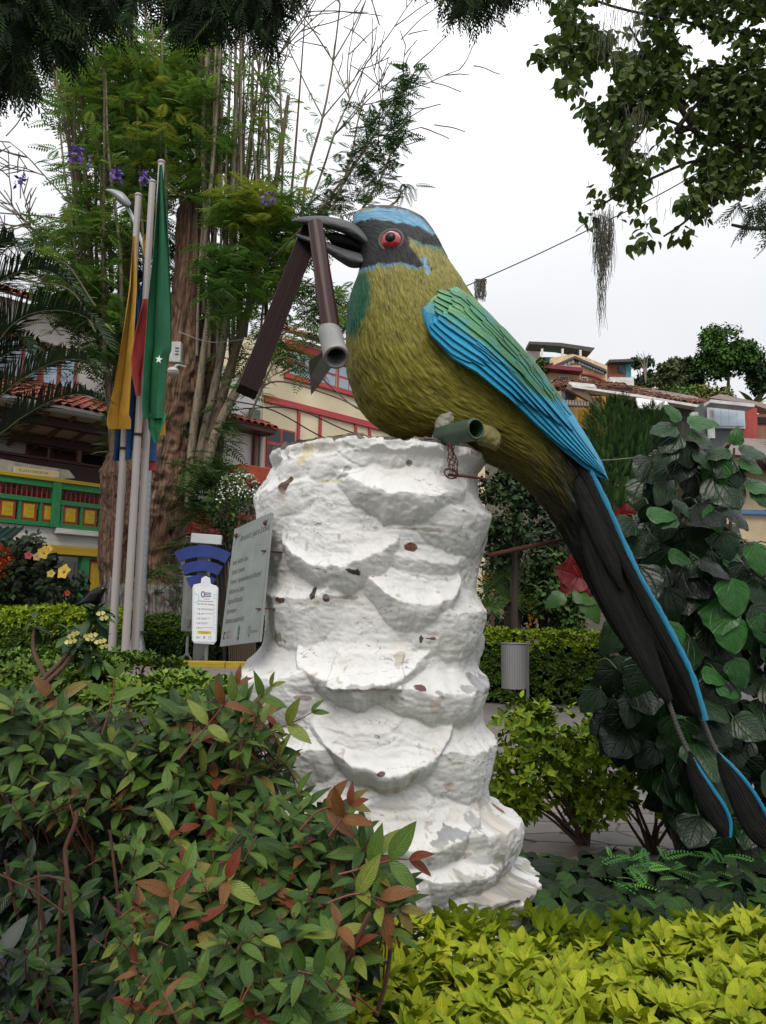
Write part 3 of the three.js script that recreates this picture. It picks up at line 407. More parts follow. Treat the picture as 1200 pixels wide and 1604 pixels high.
// long tail feathers
const tailMat = MP({ color: S(27, 28, 26), roughness: 0.65, specularIntensity: 0.4, map: rep(T.wood, 2, 2), bumpMap: rep(T.streak, 1, 1), bumpScale: 0.01 });
const blueEdge = M({ color: S(22, 132, 172), roughness: 0.5, map: T.mottle, bumpMap: T.grain, bumpScale: 0.006 });
const TD = BD - 0.16;
const tl = (sec, d, th) => obj('tail_feather', loft(sec, () => d, () => th, 16, 70, 0.12), tailMat, bird);
tl([[896, 760, 908, 744], [912, 812, 940, 796], [944, 880, 968, 866], [972, 926, 978, 922]], TD - 0.045, 8);
tl([[898, 762, 902, 756], [904, 800, 930, 788], [912, 862, 954, 840], [936, 930, 982, 904], [980, 1010, 1016, 986], [1022, 1078, 1042, 1060], [1046, 1104, 1054, 1094]], TD, 11);
tl([[900, 730, 926, 726], [944, 830, 966, 818], [988, 920, 1012, 908], [1030, 1000, 1050, 988], [1066, 1066, 1082, 1054], [1094, 1126, 1102, 1118]], TD - 0.03, 10);
const edge = (pts, d, r) => obj('feather_edge', tube(pts.map(([x, y]) => P(x, y, d)), (t) => r * (1 + 0.25 * n3(t * 40, r * 99, 3)), 90, 8), blueEdge, bird);
edge([[917, 720], [934, 756], [955, 800], [978, 852], [1003, 905], [1030, 952], [1058, 1004], [1083, 1056], [1096, 1096], [1105, 1128]], TD - 0.05, 0.016);
const rodMat = M({ color: S(74, 72, 68), roughness: 0.75, bumpMap: rep(T.grain, 1, 20), bumpScale: 0.004 });
const quill = (pts) => obj('quill', tube(pts.map(([x, y]) => P(x, y, TD)), (t) => 0.011 + 0.0025 * Math.sin(t * 150), 90, 8), rodMat, bird);
quill([[1040, 1076], [1054, 1118], [1064, 1146], [1080, 1182]]); quill([[1086, 1104], [1104, 1136], [1114, 1160], [1126, 1184]]);
const racket = (sec) => obj('tail_racket', loft(sec, () => TD, () => 7, 16, 40, 0.15), tailMat, bird);
racket([[1078, 1176, 1084, 1178], [1076, 1204, 1098, 1198], [1086, 1240, 1120, 1234], [1104, 1276, 1138, 1268], [1122, 1302, 1146, 1294], [1134, 1312, 1146, 1308]]);
racket([[1122, 1178, 1128, 1180], [1126, 1210, 1152, 1200], [1140, 1248, 1176, 1230], [1156, 1286, 1196, 1268], [1176, 1316, 1214, 1300], [1196, 1330, 1216, 1324]]);
edge([[1080, 1180], [1096, 1206], [1118, 1238], [1136, 1266], [1144, 1288], [1143, 1311]], TD - 0.01, 0.011); edge([[1124, 1180], [1148, 1202], [1174, 1232], [1194, 1264], [1208, 1294], [1214, 1318]], TD - 0.01, 0.011);

// the hoe held in the beak and the loose handle crossing behind it
const woodD = MP({ color: S(66, 32, 28), map: rep(T.wood, 1, 1), roughness: 0.4, specularIntensity: 0.55, bumpMap: rep(T.wood, 1, 1), bumpScale: 0.003 });
{
  const A = P(494, 350, 3.98), B = P(519, 524, 3.86), hoe = thing('hoe', 'hoe with dark red-brown handle and grey iron head hanging from the beak', 'hoe', B);
  obj('handle', tube([A, A.clone().lerp(B, 0.33), A.clone().lerp(B, 0.66), B], (t) => U(lerp(12.5, 16, t), 3.9), 20, 14), woodD, hoe);
  const iron = M({ color: S(150, 150, 148), metalness: 0.35, roughness: 0.6, map: rep(T.mottle, 1, 1), bumpMap: T.grain, bumpScale: 0.004 }), ironD = M({ color: S(78, 74, 66), metalness: 0.3, roughness: 0.6, map: rep(T.mottle, 2, 2) });
  const C = P(516, 519, 3.88), D = P(527, 560, 3.68), d = D.clone().sub(C), L = d.length(); d.normalize(); const R = U(20, 3.75);
  const lg = new THREE.LatheGeometry([[R * 0.88, 0], [R * 0.97, 0.004], [R * 1.0, L * 0.5], [R * 1.03, L * 0.94], [R * 1.0, L], [R * 0.76, L], [R * 0.7, L * 0.9], [R * 0.62, L * 0.4]].map(([x, y]) => new THREE.Vector2(x, y)), 40); lg.applyQuaternion(new THREE.Quaternion().setFromUnitVectors(V(0, 1, 0), d)); lg.translate(C.x, C.y, C.z);
  const hd = obj('socket', lg, iron, hoe);
  obj('blade', slab([P(508, 550, 3.8), P(484, 566, 3.86), P(486, 592, 3.9), P(488, 618, 3.93), P(502, 600, 3.86), P(520, 574, 3.74), P(522, 562, 3.76)], 0.014, V(0.35, 0.25, 1)), ironD, hd);
}
single('broken_handle', [bar(P(486, 362, 4.28), P(387, 614, 4.0), 0.102, 0.102, V(0.4, 0.2, 1))], MP({ color: S(40, 22, 20), map: rep(T.wood, 1, 1), roughness: 0.7, specularIntensity: 0.35, bumpMap: T.wood, bumpScale: 0.004 }), 'thick dark square handle slanting down left from the beak tip', 'handle');

// the plaque fixed to the stump
{
  const q = [[370, 829, 4.14], [427, 803, 3.82], [408, 1005, 3.8]].map(([x, y, d]) => P(x, y, d)); { const n = q[1].clone().sub(q[0]).cross(q[2].clone().sub(q[0])), r = ray(347, 1013), t = q[0].clone().sub(camera.position).dot(n) / r.dot(n); q.push(r.multiplyScalar(t).add(camera.position)); }
  const c = document.createElement('canvas'); c.width = 512; c.height = 1024; const x = c.getContext('2d');
  x.fillStyle = '#7c827f'; x.fillRect(0, 0, 512, 1024);
  const im = x.getImageData(0, 0, 512, 1024); for (let j = 0; j < 1024; j++) for (let i = 0; i < 512; i++) { const k = (octs(tn, i / 512, j / 1024, 5, 8, 4) - 0.5) * 26 + (octs(tn2, i / 512, j / 1024, 90, 3, 2) - 0.5) * 12; for (let m = 0; m < 3; m++) im.data[(j * 512 + i) * 4 + m] += k; } x.putImageData(im, 0, 0);
  x.fillStyle = '#0c0d0e'; x.strokeStyle = '#0c0d0e';
  x.save(); x.translate(108, 138); x.scale(0.8, 1.25); x.font = 'italic bold 52px serif'; x.fillText('Resistir para Existir', 0, 0); x.restore();
  x.beginPath(); x.moveTo(24, 60); x.quadraticCurveTo(40, 130, 30, 160); x.moveTo(64, 70); x.quadraticCurveTo(88, 110, 94, 60); x.moveTo(440, 40); x.quadraticCurveTo(460, 90, 486, 40); x.lineWidth = 6; x.stroke();
  const ln = ['Autor: Andrés Vasco', 'Técnica: Cemento', 'Proyecto: "Apropiándonos de lo Nuestro"', 'Ministerio de Cultura', 'Santuario Risaralda', 'Barranquero', '(Momotus aequatorialis)'], lw = [225, 190, 430, 215, 205, 140, 255];
  ln.forEach((s, i) => { x.font = 'bold 46px sans-serif'; x.save(); x.translate(36, 330 + i * 84); x.scale(lw[i] / x.measureText(s).width, 1.25); x.fillText(s, 0, 0); x.restore(); });
  x.fillRect(30, 905, 22, 62); x.fillRect(30, 905, 34, 10); x.fillStyle = '#7c827f'; x.beginPath(); x.arc(52, 936, 12, 0, 7); x.fill(); x.fillStyle = '#1d1f20';
  x.font = 'bold 20px sans-serif'; ['ALCALDÍA', 'DE', 'VIDA'].forEach((s, i) => x.fillText(s, 78, 916 + i * 24, 52));
  x.fillStyle = '#1f5a48'; x.beginPath(); x.moveTo(238, 860); x.lineTo(216, 900); x.lineTo(262, 900); x.fill(); x.fillRect(224, 896, 30, 44); x.fillStyle = '#2a2c2a'; x.fillRect(230, 940, 18, 30); x.beginPath(); x.arc(239, 975, 14, 0, 7); x.fill();
  x.strokeStyle = '#333'; x.lineWidth = 5; x.beginPath(); x.ellipse(378, 930, 16, 40, 0, 0, 7); x.stroke(); x.beginPath(); x.moveTo(378, 890); x.lineTo(378, 985); x.stroke(); x.font = 'bold 34px sans-serif'; x.fillStyle = '#222'; x.fillText('Cultura', 402, 948, 84);
  const t = new THREE.CanvasTexture(c); t.colorSpace = THREE.SRGBColorSpace;
  const plaque = thing('plaque', 'grey metal plaque with printed text fixed to the left of the white stump', 'plaque', q[3]);
  const nr = q[1].clone().sub(q[0]).cross(q[3].clone().sub(q[0])).normalize().negate(); if (nr.z < 0) nr.negate();
  const face = gridGeo(4, 4, (u, v) => q[3].clone().lerp(q[2], u).lerp(q[0].clone().lerp(q[1], u), v).addScaledVector(nr, 0.0085));
  obj('plate', slab(q, 0.014, nr), M({ color: S(140, 144, 141), metalness: 0.2, roughness: 0.5 }), plaque);
  obj('printed_face', face, M({ map: t, roughness: 0.6 }), plaque);
  for (const [u, v] of [[0.9, 0.93], [0.1, 0.93]]) { const p = q[3].clone().lerp(q[2], u).lerp(q[0].clone().lerp(q[1], u), v).addScaledVector(nr, 0.012); const g = new THREE.SphereGeometry(0.013, 12, 8); g.scale(1, 1, 0.6); g.translate(p.x, p.y, p.z); obj('bolt', g, rust, plaque); }
  const bk = q[1].clone().lerp(q[2], 0.3), bl = q[1].clone().lerp(q[2], 0.75); for (const b of [bk, bl]) obj('bracket', bar(b.clone().add(V(-0.03, 0, -0.01)), b.clone().add(V(0.14, 0, -0.2)), 0.03, 0.006), rust, plaque);
}
// ---------------------------------------------------------------- the row of buildings on the left, along a street that runs away to the right
const FO = G(0, 18, 0.75), FE = V(1, 0, -1).normalize(), FN = V(1, 0, 1).normalize();
function Fq(px, py, w = 0) { const r = ray(px, py), o = FO.clone().addScaledVector(FN, w), t = o.sub(camera.position).dot(FN) / r.dot(FN), p = r.multiplyScalar(t).add(camera.position).sub(FO); return [p.dot(FE), p.y]; }
function facade(name, label, category) { const o = thing(name, label, category, FO.clone()); o.rotation.y = Math.PI / 4; return o; }
function fbox(name, mat, par, u0, u1, v0, v1, w0, w1, r = 0, opt) { return obj(name, box(Math.abs(u1 - u0), Math.abs(v1 - v0), Math.abs(w1 - w0), (u0 + u1) / 2, (v0 + v1) / 2, (w0 + w1) / 2, r), mat, par, { local: true, ...opt }); }
const pt = (c, o = {}) => M({ color: c, map: T.mottle, roughness: 0.6, bumpMap: T.grain, bumpScale: 0.003, ...o });
const mGreen = pt(S(44, 146, 84)), mYel = pt(S(212, 176, 30)), mOrange = pt(S(168, 72, 30)), mRed = pt(S(126, 40, 36)), mWhite = pt(S(232, 230, 226)), mBrown = pt(S(74, 42, 34)), mCream = pt(S(246, 230, 192)), mTrim = pt(S(196, 70, 70)), mDark = M({ color: S(24, 22, 22), roughness: 0.9 }), mSoffit = pt(S(206, 190, 164)), mPaneD = MP({ color: S(44, 50, 58), roughness: 0.12, metalness: 0.1 }), mPane = MP({ color: S(150, 166, 182), roughness: 0.1, metalness: 0.3 });
const tileMats = [S(172, 88, 66), S(156, 76, 58), S(184, 104, 80), S(140, 66, 52)].map((c) => pt(c, { roughness: 0.85 }));
const tileG = (() => { const f = []; for (const [r, s] of [[0.1, 1], [0.083, -1]]) f.push([r, s]); return gridGeo(8, 1, (u, v) => { const a = Math.PI * u, r = lerp(0.105, 0.085, v); return V(-Math.cos(a) * r, Math.sin(a) * r * 0.85, -v * 0.46); }); })();
const tileIn = (() => gridGeo(8, 1, (u, v) => { const a = Math.PI * u, r = lerp(0.105, 0.085, v) - 0.014; return V(-Math.cos(a) * r, Math.sin(a) * r * 0.85, -v * 0.46); }))();
const tileEdge = gridGeo(8, 1, (u, v) => { const a = Math.PI * u, r = 0.105 - 0.014 * v; return V(-Math.cos(a) * r, Math.sin(a) * r * 0.85, 0); });
const tileGeo = mergeGeometries([tileG, tileIn, tileEdge]);
function tiledRoof(par, u0, u1, v, w, rows, slope) { // barrel tiles from the eave upwards
  const roof = obj('roof', (() => { const L = rows * 0.38 + 0.1, g = new THREE.BoxGeometry(u1 - u0, 0.05, L); g.translate(0, -0.035, -L / 2); g.rotateX(slope); g.translate((u0 + u1) / 2, v, w); return g; })(), pt(S(110, 54, 42)), par, { local: true });
  const n = Math.round((u1 - u0) / 0.23);
  for (let r = 0; r < rows; r++) for (let i = 0; i < n; i++) { const t = shadow(new THREE.Mesh(tileGeo, pick(tileMats))); t.name = 'roof_tile'; const d = r * 0.38; t.position.set(u0 + (i + 0.5) * (u1 - u0) / n + rr(-0.008, 0.008), v + 0.0 + Math.sin(slope) * d * 1.0 + r * 0.004 + rr(0, 0.006), w + 0.05 - Math.cos(slope) * d); t.rotation.set(slope - 0.03, rr(-0.03, 0.03), rr(-0.04, 0.04)); roof.add(t); }
  return roof;
}
{
  const h = facade('balcony_building', 'building with green and yellow balcony, red balusters and tiled porch roof', 'building');
  const uA = -3.2, uB = Fq(172, 800)[0] + 0.25, uP = Fq(87, 790)[0];
  const v = (py, px = 60, w = 0) => Fq(px, py, w)[1];
  const cap = v(752), capT = v(746), rT = v(762), pT = v(786), pB = v(824), bB = v(852), lB = v(866);
  fbox('wall', mWhite, h, uA, uB + 0.1, bB, pB - 0.002, -0.9, -0.02, 0.01);
  fbox('balcony_slab', mWhite, h, uP + 0.02, uB + 0.12, pB - 0.14, pB - 0.012, -0.5, 0.13, 0.01);
  fbox('lintel', mYel, h, uA, uB + 0.05, lB, bB - 0.002, -0.7, 0.03, 0.008);
  // balcony rails, posts, panels
  fbox('handrail', mYel, h, uA, uB + 0.2, cap, capT, -0.09, 0.1, 0.01);
  fbox('top_rail', mGreen, h, uA, uB + 0.2, rT, cap - 0.002, -0.05, 0.06, 0.008);
  fbox('middle_rail', mGreen, h, uA, uB + 0.2, pT - 0.02, pT + 0.09, -0.05, 0.06, 0.008);
  fbox('bottom_rail', mGreen, h, uA, uB + 0.2, pB, pB + 0.1, -0.05, 0.06, 0.008);
  fbox('post', mGreen, h, uP - 0.11, uP + 0.09, pB - 0.004, cap - 0.003, -0.06, 0.09, 0.008);
  const bal = new THREE.CylinderGeometry(0.017, 0.017, rT - pT - 0.085, 8), mBal = pt(S(150, 44, 40));
  for (let u = uA + 0.07; u < uB + 0.2; u += 0.115) { if (Math.abs(u - uP) < 0.13) continue; const b = shadow(new THREE.Mesh(bal, mBal)); b.name = 'baluster'; b.position.set(u, (rT + pT + 0.09) / 2, 0.0); h.add(b); }
  const pw = 0.4;
  for (let k = -7; k < 6; k++) { const u = uP + 0.36 + k * 0.475 - (k < 0 ? 0.02 : 0); const a = u - pw / 2 + 0.02, b = u + pw / 2 - 0.02; if (b > uB + 0.2) break; fbox('baluster_panel', mGreen, h, a - 0.06, a - 0.004, pB + 0.1, pT - 0.02, -0.04, 0.05); const p = fbox('panel_frame', mOrange, h, a, b, pB + 0.104, pT - 0.024, -0.03, 0.03, 0.006); fbox('panel', mYel, p, a + 0.06, b - 0.06, pB + 0.16, pT - 0.08, 0.0, 0.042, 0.006); }
  // balcony floor, back wall, ceiling
  fbox('floor', pt(S(120, 96, 76)), h, uA, uB, pB - 0.06, pB - 0.01, -3.2, -0.1);
  fbox('back_wall', pt(S(120, 60, 48)), h, uA, uB + 6, pB, v(700) + 0.0, -3.4, -3.2);
  // ground floor opening
  fbox('ground_wall', mDark, h, uA, uB, -0.9, bB, -3.6, -3.3);
  fbox('pillar', mWhite, h, uB - 0.1, uB + 0.35, -0.9, bB - 0.003, -3.2, -0.06);
  const dl = Fq(129, 900)[0], dr = Fq(168, 900)[0], dt = v(866, 140), yt = v(874, 150);
  fbox('door_frame', mGreen, h, dl, dl + 0.18, -0.9, dt, -0.3, -0.04, 0.01);
  fbox('door_frame', mGreen, h, dl + 0.182, dr + 0.2, dt - 0.16, dt, -0.3, -0.05, 0.01);
  const door = fbox('door', mOrange, h, dl + 0.184, dr + 0.15, -0.9, dt - 0.164, -0.24, -0.1, 0.01);
  fbox('door_panel', mYel, door, dl + 0.24, dr + 0.1, 0.28, dt - 0.22, -0.2, -0.08, 0.012); fbox('door_panel', mYel, door, dl + 0.24, dr + 0.1, -0.6, 0.16, -0.2, -0.08, 0.012);
  // upper gallery: brown rail, white wall, doors
  const W2 = -1.2, g0 = v(737, 60, W2), g1 = v(718, 60, W2), g2 = v(688, 60, W2);
  fbox('gallery_beam', mBrown, h, uA - 1, uB + 1.2, g0 - 0.12, g1 - 0.03, W2 - 0.2, W2);
  fbox('gallery_rail', pt(S(100, 62, 52)), h, uA - 1, uB + 1.2, g1 - 0.02, g1 + 0.05, W2 - 0.1, W2 + 0.05, 0.01);
  for (let u = uA; u < uB + 1; u += 0.16) fbox('slat', mBrown, h, u, u + 0.05, pB + 1.0, g0 - 0.13, W2 - 0.12, W2 - 0.06);
  fbox('upper_wall', mWhite, h, uA - 1, uB + 3, g1 - 0.3, g2 + 0.6, -2.2, -2.0);
  for (const [a, b, c] of [[44, 74, mBrown], [82, 122, mBrown], [126, 175, mDark]]) { const u0 = Fq(a, 705, -2)[0], u1 = Fq(b, 705, -2)[0]; const d = fbox('door', c, h, u0, u1, g1 - 0.3, g2 + 0.3, -2.05, -1.96, 0.01); fbox('frame', pt(S(110, 62, 46)), d, u0 - 0.06, u0 + 0.02, g1 - 0.3, g2 + 0.3, -2.0, -1.92); }
  for (const px of [-60, 124]) { const u0 = Fq(px, 705, W2)[0]; fbox('column', pt(S(128, 96, 84)), h, u0 - 0.05, u0 + 0.05, g1, g2 + 0.3, W2 - 0.06, W2 + 0.05); }
  // porch roof: soffit, beams, rafters, gutter, tiles
  const e1 = v(642, 60, 0.4), e0 = v(692, 60, -1.2);
  const sof = (() => { const g = gridGeo(1, 1, (s, t) => V(lerp(uA - 1, uB + 1.6, s), lerp(e0 + 0.02, e1 + 0.06, t), lerp(-2.1, 0.42, t))); return g; })();
  obj('soffit', sof, mSoffit, h, { local: true });
  fbox('fascia_beam', mBrown, h, uA - 1, uB + 1.4, v(664, 60, 0), v(645, 60, 0), -0.12, 0.06, 0.01);
  fbox('inner_beam', mBrown, h, uA - 1, uB + 1.4, v(696, 60, W2), v(682, 60, W2), W2 - 0.1, W2 + 0.08, 0.01);
  for (let u = uA - 0.6; u < uB + 1.4; u += 0.62) obj('rafter', bar(V(u, e0 - 0.02, -2), V(u, e1 + 0.02, 0.36), 0.07, 0.1), pt(S(126, 84, 60)), h, { local: true });
  const gy = v(634, 60, 0.5);
  const gut = new THREE.CylinderGeometry(0.1, 0.1, uB + 2.6 - uA, 16, 1, true, 0, Math.PI); gut.rotateZ(Math.PI / 2); gut.rotateX(Math.PI); gut.translate((uA + uB + 0.6) / 2, gy, 0.5); obj('gutter', gut, pt(S(190, 192, 184)), h, { local: true });
  fbox('gutter_lip', pt(S(190, 192, 184)), h, uA - 1, uB + 1.6, gy - 0.02, gy + 0.06, 0.58, 0.62, 0.008);
  tiledRoof(h, uA - 1, uB + 1.6, gy + 0.08, 0.46, 7, 0.36);
  // top floor wall and windows
  const tw = -2.6, t0 = gy + 0.7, t1 = v(480, 60, tw);
  fbox('top_wall', mWhite, h, uA - 2, uB + 3.4, t0, t1, -3.4, tw);
  for (const px of [-20, 34, 92]) { const u0 = Fq(px, 560, tw)[0]; const w = fbox('window', pt(S(150, 74, 54)), h, u0 - 0.5, u0 + 0.5, v(604, 60, tw), v(535, 60, tw), tw + 0.002, tw + 0.08); for (const k of [-1, 1]) fbox('pane', mPane, w, u0 + k * 0.23 - 0.17, u0 + k * 0.23 + 0.17, v(598, 60, tw), v(542, 60, tw), tw + 0.06, tw + 0.095); }
  tiledRoof(h, uA - 2, uB + 3.5, t1, tw + 0.5, 4, 0.35);
}
// things on the balconies
{
  const c = document.createElement('canvas'); c.width = 512; c.height = 64; const x = c.getContext('2d'); x.fillStyle = '#e9e2cf'; x.fillRect(0, 0, 512, 64); x.fillStyle = '#eadb94'; x.fillRect(20, 12, 470, 40); x.fillStyle = '#8d7a35'; x.font = 'bold 34px serif'; x.fillText('PLAZA COMERCIAL', 60, 45, 390);
  const t = new THREE.CanvasTexture(c); t.colorSpace = THREE.SRGBColorSpace;
  const b = facade('folded_parasol', 'cream folded parasol lettered PLAZA COMERCIAL lying along the balcony handrail', 'parasol'), w = -0.35;
  const q = [[-30, 714], [40, 727], [106, 737], [116, 749], [80, 752], [0, 743], [-30, 740]].map(([px, py]) => { const [u, v] = Fq(px, py, w); return V(u, v, w); });
  obj('canopy', slab(q, 0.14, V(0, 0, 1)), pt(S(222, 214, 194)), b, { local: true });
  const A = Fq(21, 740.5, w + 0.075), B = Fq(92, 748, w + 0.075), C = Fq(92, 738.5, w + 0.075), D = Fq(21, 730, w + 0.075);
  obj('printed_band', gridGeo(6, 2, (u, v) => { const a = lerp(lerp(A[0], B[0], u), lerp(D[0], C[0], u), v), e = lerp(lerp(A[1], B[1], u), lerp(D[1], C[1], u), v); return V(a, e, w + 0.075); }), M({ map: t, roughness: 0.8 }), b, { local: true });
  const chairs = [[20, 'by the left end of the balcony behind the balusters'], [58, 'left of the green balcony post behind the balusters'], [104, 'just right of the green balcony post behind the balusters'], [122, 'second right of the green balcony post'], [152, 'nearest the tree end of the balcony']];
  for (const [px, where] of chairs) { const f = Fq(px, 818, -1.0), k = facade('restaurant_chair', 'red wooden chair ' + where, 'chair'); const y = Fq(60, 824)[1], u = f[0], m = mRed; fbox('seat', m, k, u - 0.22, u + 0.22, y + 0.44, y + 0.49, -1.22, -0.8, 0.015); for (const a of [-1, 1]) for (const e of [-1.2, -0.82]) fbox('leg', m, k, u + a * 0.19 - 0.02, u + a * 0.19 + 0.02, y, y + (e < -1 ? 0.95 : 0.44), e - 0.02, e + 0.02); for (let s = -1; s <= 1; s++) fbox('back_slat', m, k, u + s * 0.12 - 0.03, u + s * 0.12 + 0.03, y + 0.5, y + 0.93, -1.23, -1.205); }
  for (const [px, where] of [[38, 'left of the green balcony post'], [134, 'right of the green balcony post']]) { const f = Fq(px, 818, -1.9), k = facade('restaurant_table', 'table under a white cloth on the balcony, ' + where, 'table'), y = Fq(60, 824)[1]; fbox('table_top', mBrown, k, f[0] - 0.45, f[0] + 0.45, y + 0.7, y + 0.745, -2.3, -1.5, 0.01); fbox('cloth', mWhite, k, f[0] - 0.47, f[0] + 0.47, y + 0.5, y + 0.76, -2.32, -1.48, 0.02); for (const a of [-1, 1]) fbox('leg', mBrown, k, f[0] + a * 0.38 - 0.03, f[0] + a * 0.38 + 0.03, y, y + 0.5, -1.95, -1.88); }
}
// the white house with the small tiled eave
{
  const h = facade('white_house', 'white house with a short orange tile eave and a brown downpipe', 'house');
  const u0 = Fq(335, 700)[0], u1 = Fq(411, 700)[0], top = Fq(380, 600)[1];
  fbox('wall', mWhite, h, u0 - 1.6, u1, -1, top, -4, -0.05);
  const d = Fq(348, 700); fbox('door', pt(S(96, 58, 46)), h, d[0] - 0.4, d[0] + 0.06, Fq(348, 760)[1], Fq(348, 684)[1], -0.06, -0.01);
  const r = Fq(398, 700); fbox('downpipe', pt(S(112, 70, 60)), h, r[0] - 0.05, r[0] + 0.05, -1, Fq(398, 676)[1], -0.02, 0.1, 0.02);
  const s = Fq(408, 700); fbox('drain_pipe', pt(S(196, 196, 194)), h, s[0] - 0.05, s[0] + 0.05, -1, Fq(408, 680)[1], -0.04, 0.07, 0.03);
  const ey = Fq(380, 672)[1]; fbox('eave_board', mBrown, h, u0 - 1.6, u1 + 0.05, ey - 0.1, ey + 0.0, -0.3, 0.55, 0.01);
  tiledRoof(h, u0 - 1.6, u1 + 0.1, ey + 0.05, 0.55, 4, 0.42);
  fbox('upper_wall', pt(S(206, 204, 200)), h, u0 - 2, u1 - 0.02, top + 0.002, Fq(380, 560)[1], -4, -1.2);
  const bx = Fq(404, 660, 0.2); fbox('meter_box', pt(S(104, 112, 104)), h, bx[0] - 0.2, bx[0] + 0.12, bx[1] - 0.1, bx[1] + 0.36, 0.0, 0.16, 0.02);
  fbox('upper_window', mBrown, h, Fq(318, 620)[0], Fq(346, 620)[0], Fq(330, 650)[1], Fq(330, 600)[1], -1.22, -1.14);
}
// the cream house with red trim
{
  const h = facade('cream_house', 'cream house with red trim bands and a row of red framed windows', 'house');
  const uL = Fq(412, 640)[0], uR = Fq(760, 640)[0], v = (py, px = 520) => Fq(px, py)[1];
  fbox('wall', mCream, h, uL, uR, -1, v(548), -5, 0);
  fbox('trim_band', mTrim, h, uL, uR, v(656), v(646), 0.002, 0.08, 0.01);
  fbox('window_sill', mTrim, h, uL + 0.7, uR, v(613), v(606), 0.002, 0.1, 0.01);
  fbox('window_head', mTrim, h, uL + 0.7, uR, v(568), v(556), 0.002, 0.07, 0.01);
  for (let k = 0; k < 6; k++) { const a = uL + 0.85 + k * 1.0; const w = fbox('window', mTrim, h, a, a + 0.94, v(606) + 0.004, v(568) - 0.004, -0.06, 0.03); for (const i of [0, 1]) for (const j of [0, 1]) fbox('pane', mPane, w, a + 0.05 + i * 0.44, a + 0.45 + i * 0.44, lerp(v(606), v(568), j * 0.5) + 0.04, lerp(v(606), v(568), 0.5 + j * 0.5) - 0.04, 0, 0.034); }
  for (const px of [466, 500, 556, 578, 622, 660]) { const u = Fq(px, 690)[0]; fbox('pilaster', mTrim, h, u - 0.05, u + 0.05, -1, v(656) - 0.004, 0.003, 0.06, 0.008); }
  const a = Fq(417, 690)[0], b = Fq(461, 690)[0]; const w = fbox('lower_window', mTrim, h, a, b, v(735, 440), v(672, 440), 0.002, 0.05); for (const i of [0, 1]) for (const j of [0, 1]) { const y0 = lerp(v(735, 440), v(672, 440), j * 0.6), y1 = lerp(v(735, 440), v(672, 440), j ? 1 : 0.6); fbox('pane', mPaneD, w, lerp(a, b, i * 0.5) + 0.04, lerp(a, b, i * 0.5 + 0.5) - 0.04, y0 + 0.05, y1 - 0.05, 0.03, 0.056); }
  tiledRoof(h, uL + 1.2, uR, v(546), 0.35, 5, 0.4);
  const o = Fq(410, 745, 0.6); fbox('shop_awning', pt(S(214, 84, 36)), h, o[0] - 0.9, o[0] + 1.4, o[1] - 0.3, o[1] + 0.18, 0.3, 0.9, 0.03);
}
{ // shop fronts half hidden behind the shrubs left of the plaque
  const h = facade('shop_front', 'red and white shop front half hidden behind bushes beside the tree trunk', 'shop'), w = 1.2;
  const u0 = Fq(280, 840, w)[0], u1 = Fq(430, 840, w)[0], v = (py) => Fq(350, py, w)[1];
  fbox('awning', pt(S(178, 52, 40)), h, u0, u1, v(845), v(806), w, w + 0.6, 0.02); fbox('wall', pt(S(200, 198, 194)), h, u0, u1, -1, v(846), w - 0.3, w); for (let k = 0; k < 4; k++) { const u = lerp(u0, u1, (k + 0.3) / 4); fbox('door', k % 2 ? mDark : mPaneD, h, u, u + 0.5, -0.6, v(856), w - 0.05, w + 0.03); }
}
{ // green roofed stall at the left edge
  const b = G(-10, 16.4, 0.75), k = thing('kiosk', 'kiosk with dark green sheet roof at the left edge behind the flowers', 'kiosk', b), m = pt(S(30, 66, 58), { roughness: 0.4 });
  const p = (px, py) => P(px, py, 16.4);
  const A = p(-40, 824), B = p(20, 823), C = p(29, 849), D = p(-40, 848); B.z -= 0.5; A.z -= 0.5; for (const q of [C, D]) q.z += 0.4;
  obj('roof', slab([A, B, C, D], 0.04, V(0, 0.6, 0.8)), m, k); for (let i = 0; i < 6; i++) { const t = i / 5; obj('roof_rib', bar(D.clone().lerp(C, t).add(V(0, 0.03, 0.02)), A.clone().lerp(B, t).add(V(0, 0.03, 0.02)), 0.03, 0.04), m, k); }
  obj('fascia', box(C.x - D.x, 0.14, 0.05, (C.x + D.x) / 2, C.y - 0.09, C.z - 0.05, 0.01), mGreen, k); obj('post', box(0.1, C.y - 0.9, 0.1, C.x - 0.12, (C.y - 0.16 + 0.75) / 2, C.z - 0.25, 0.01), mGreen, k);
}
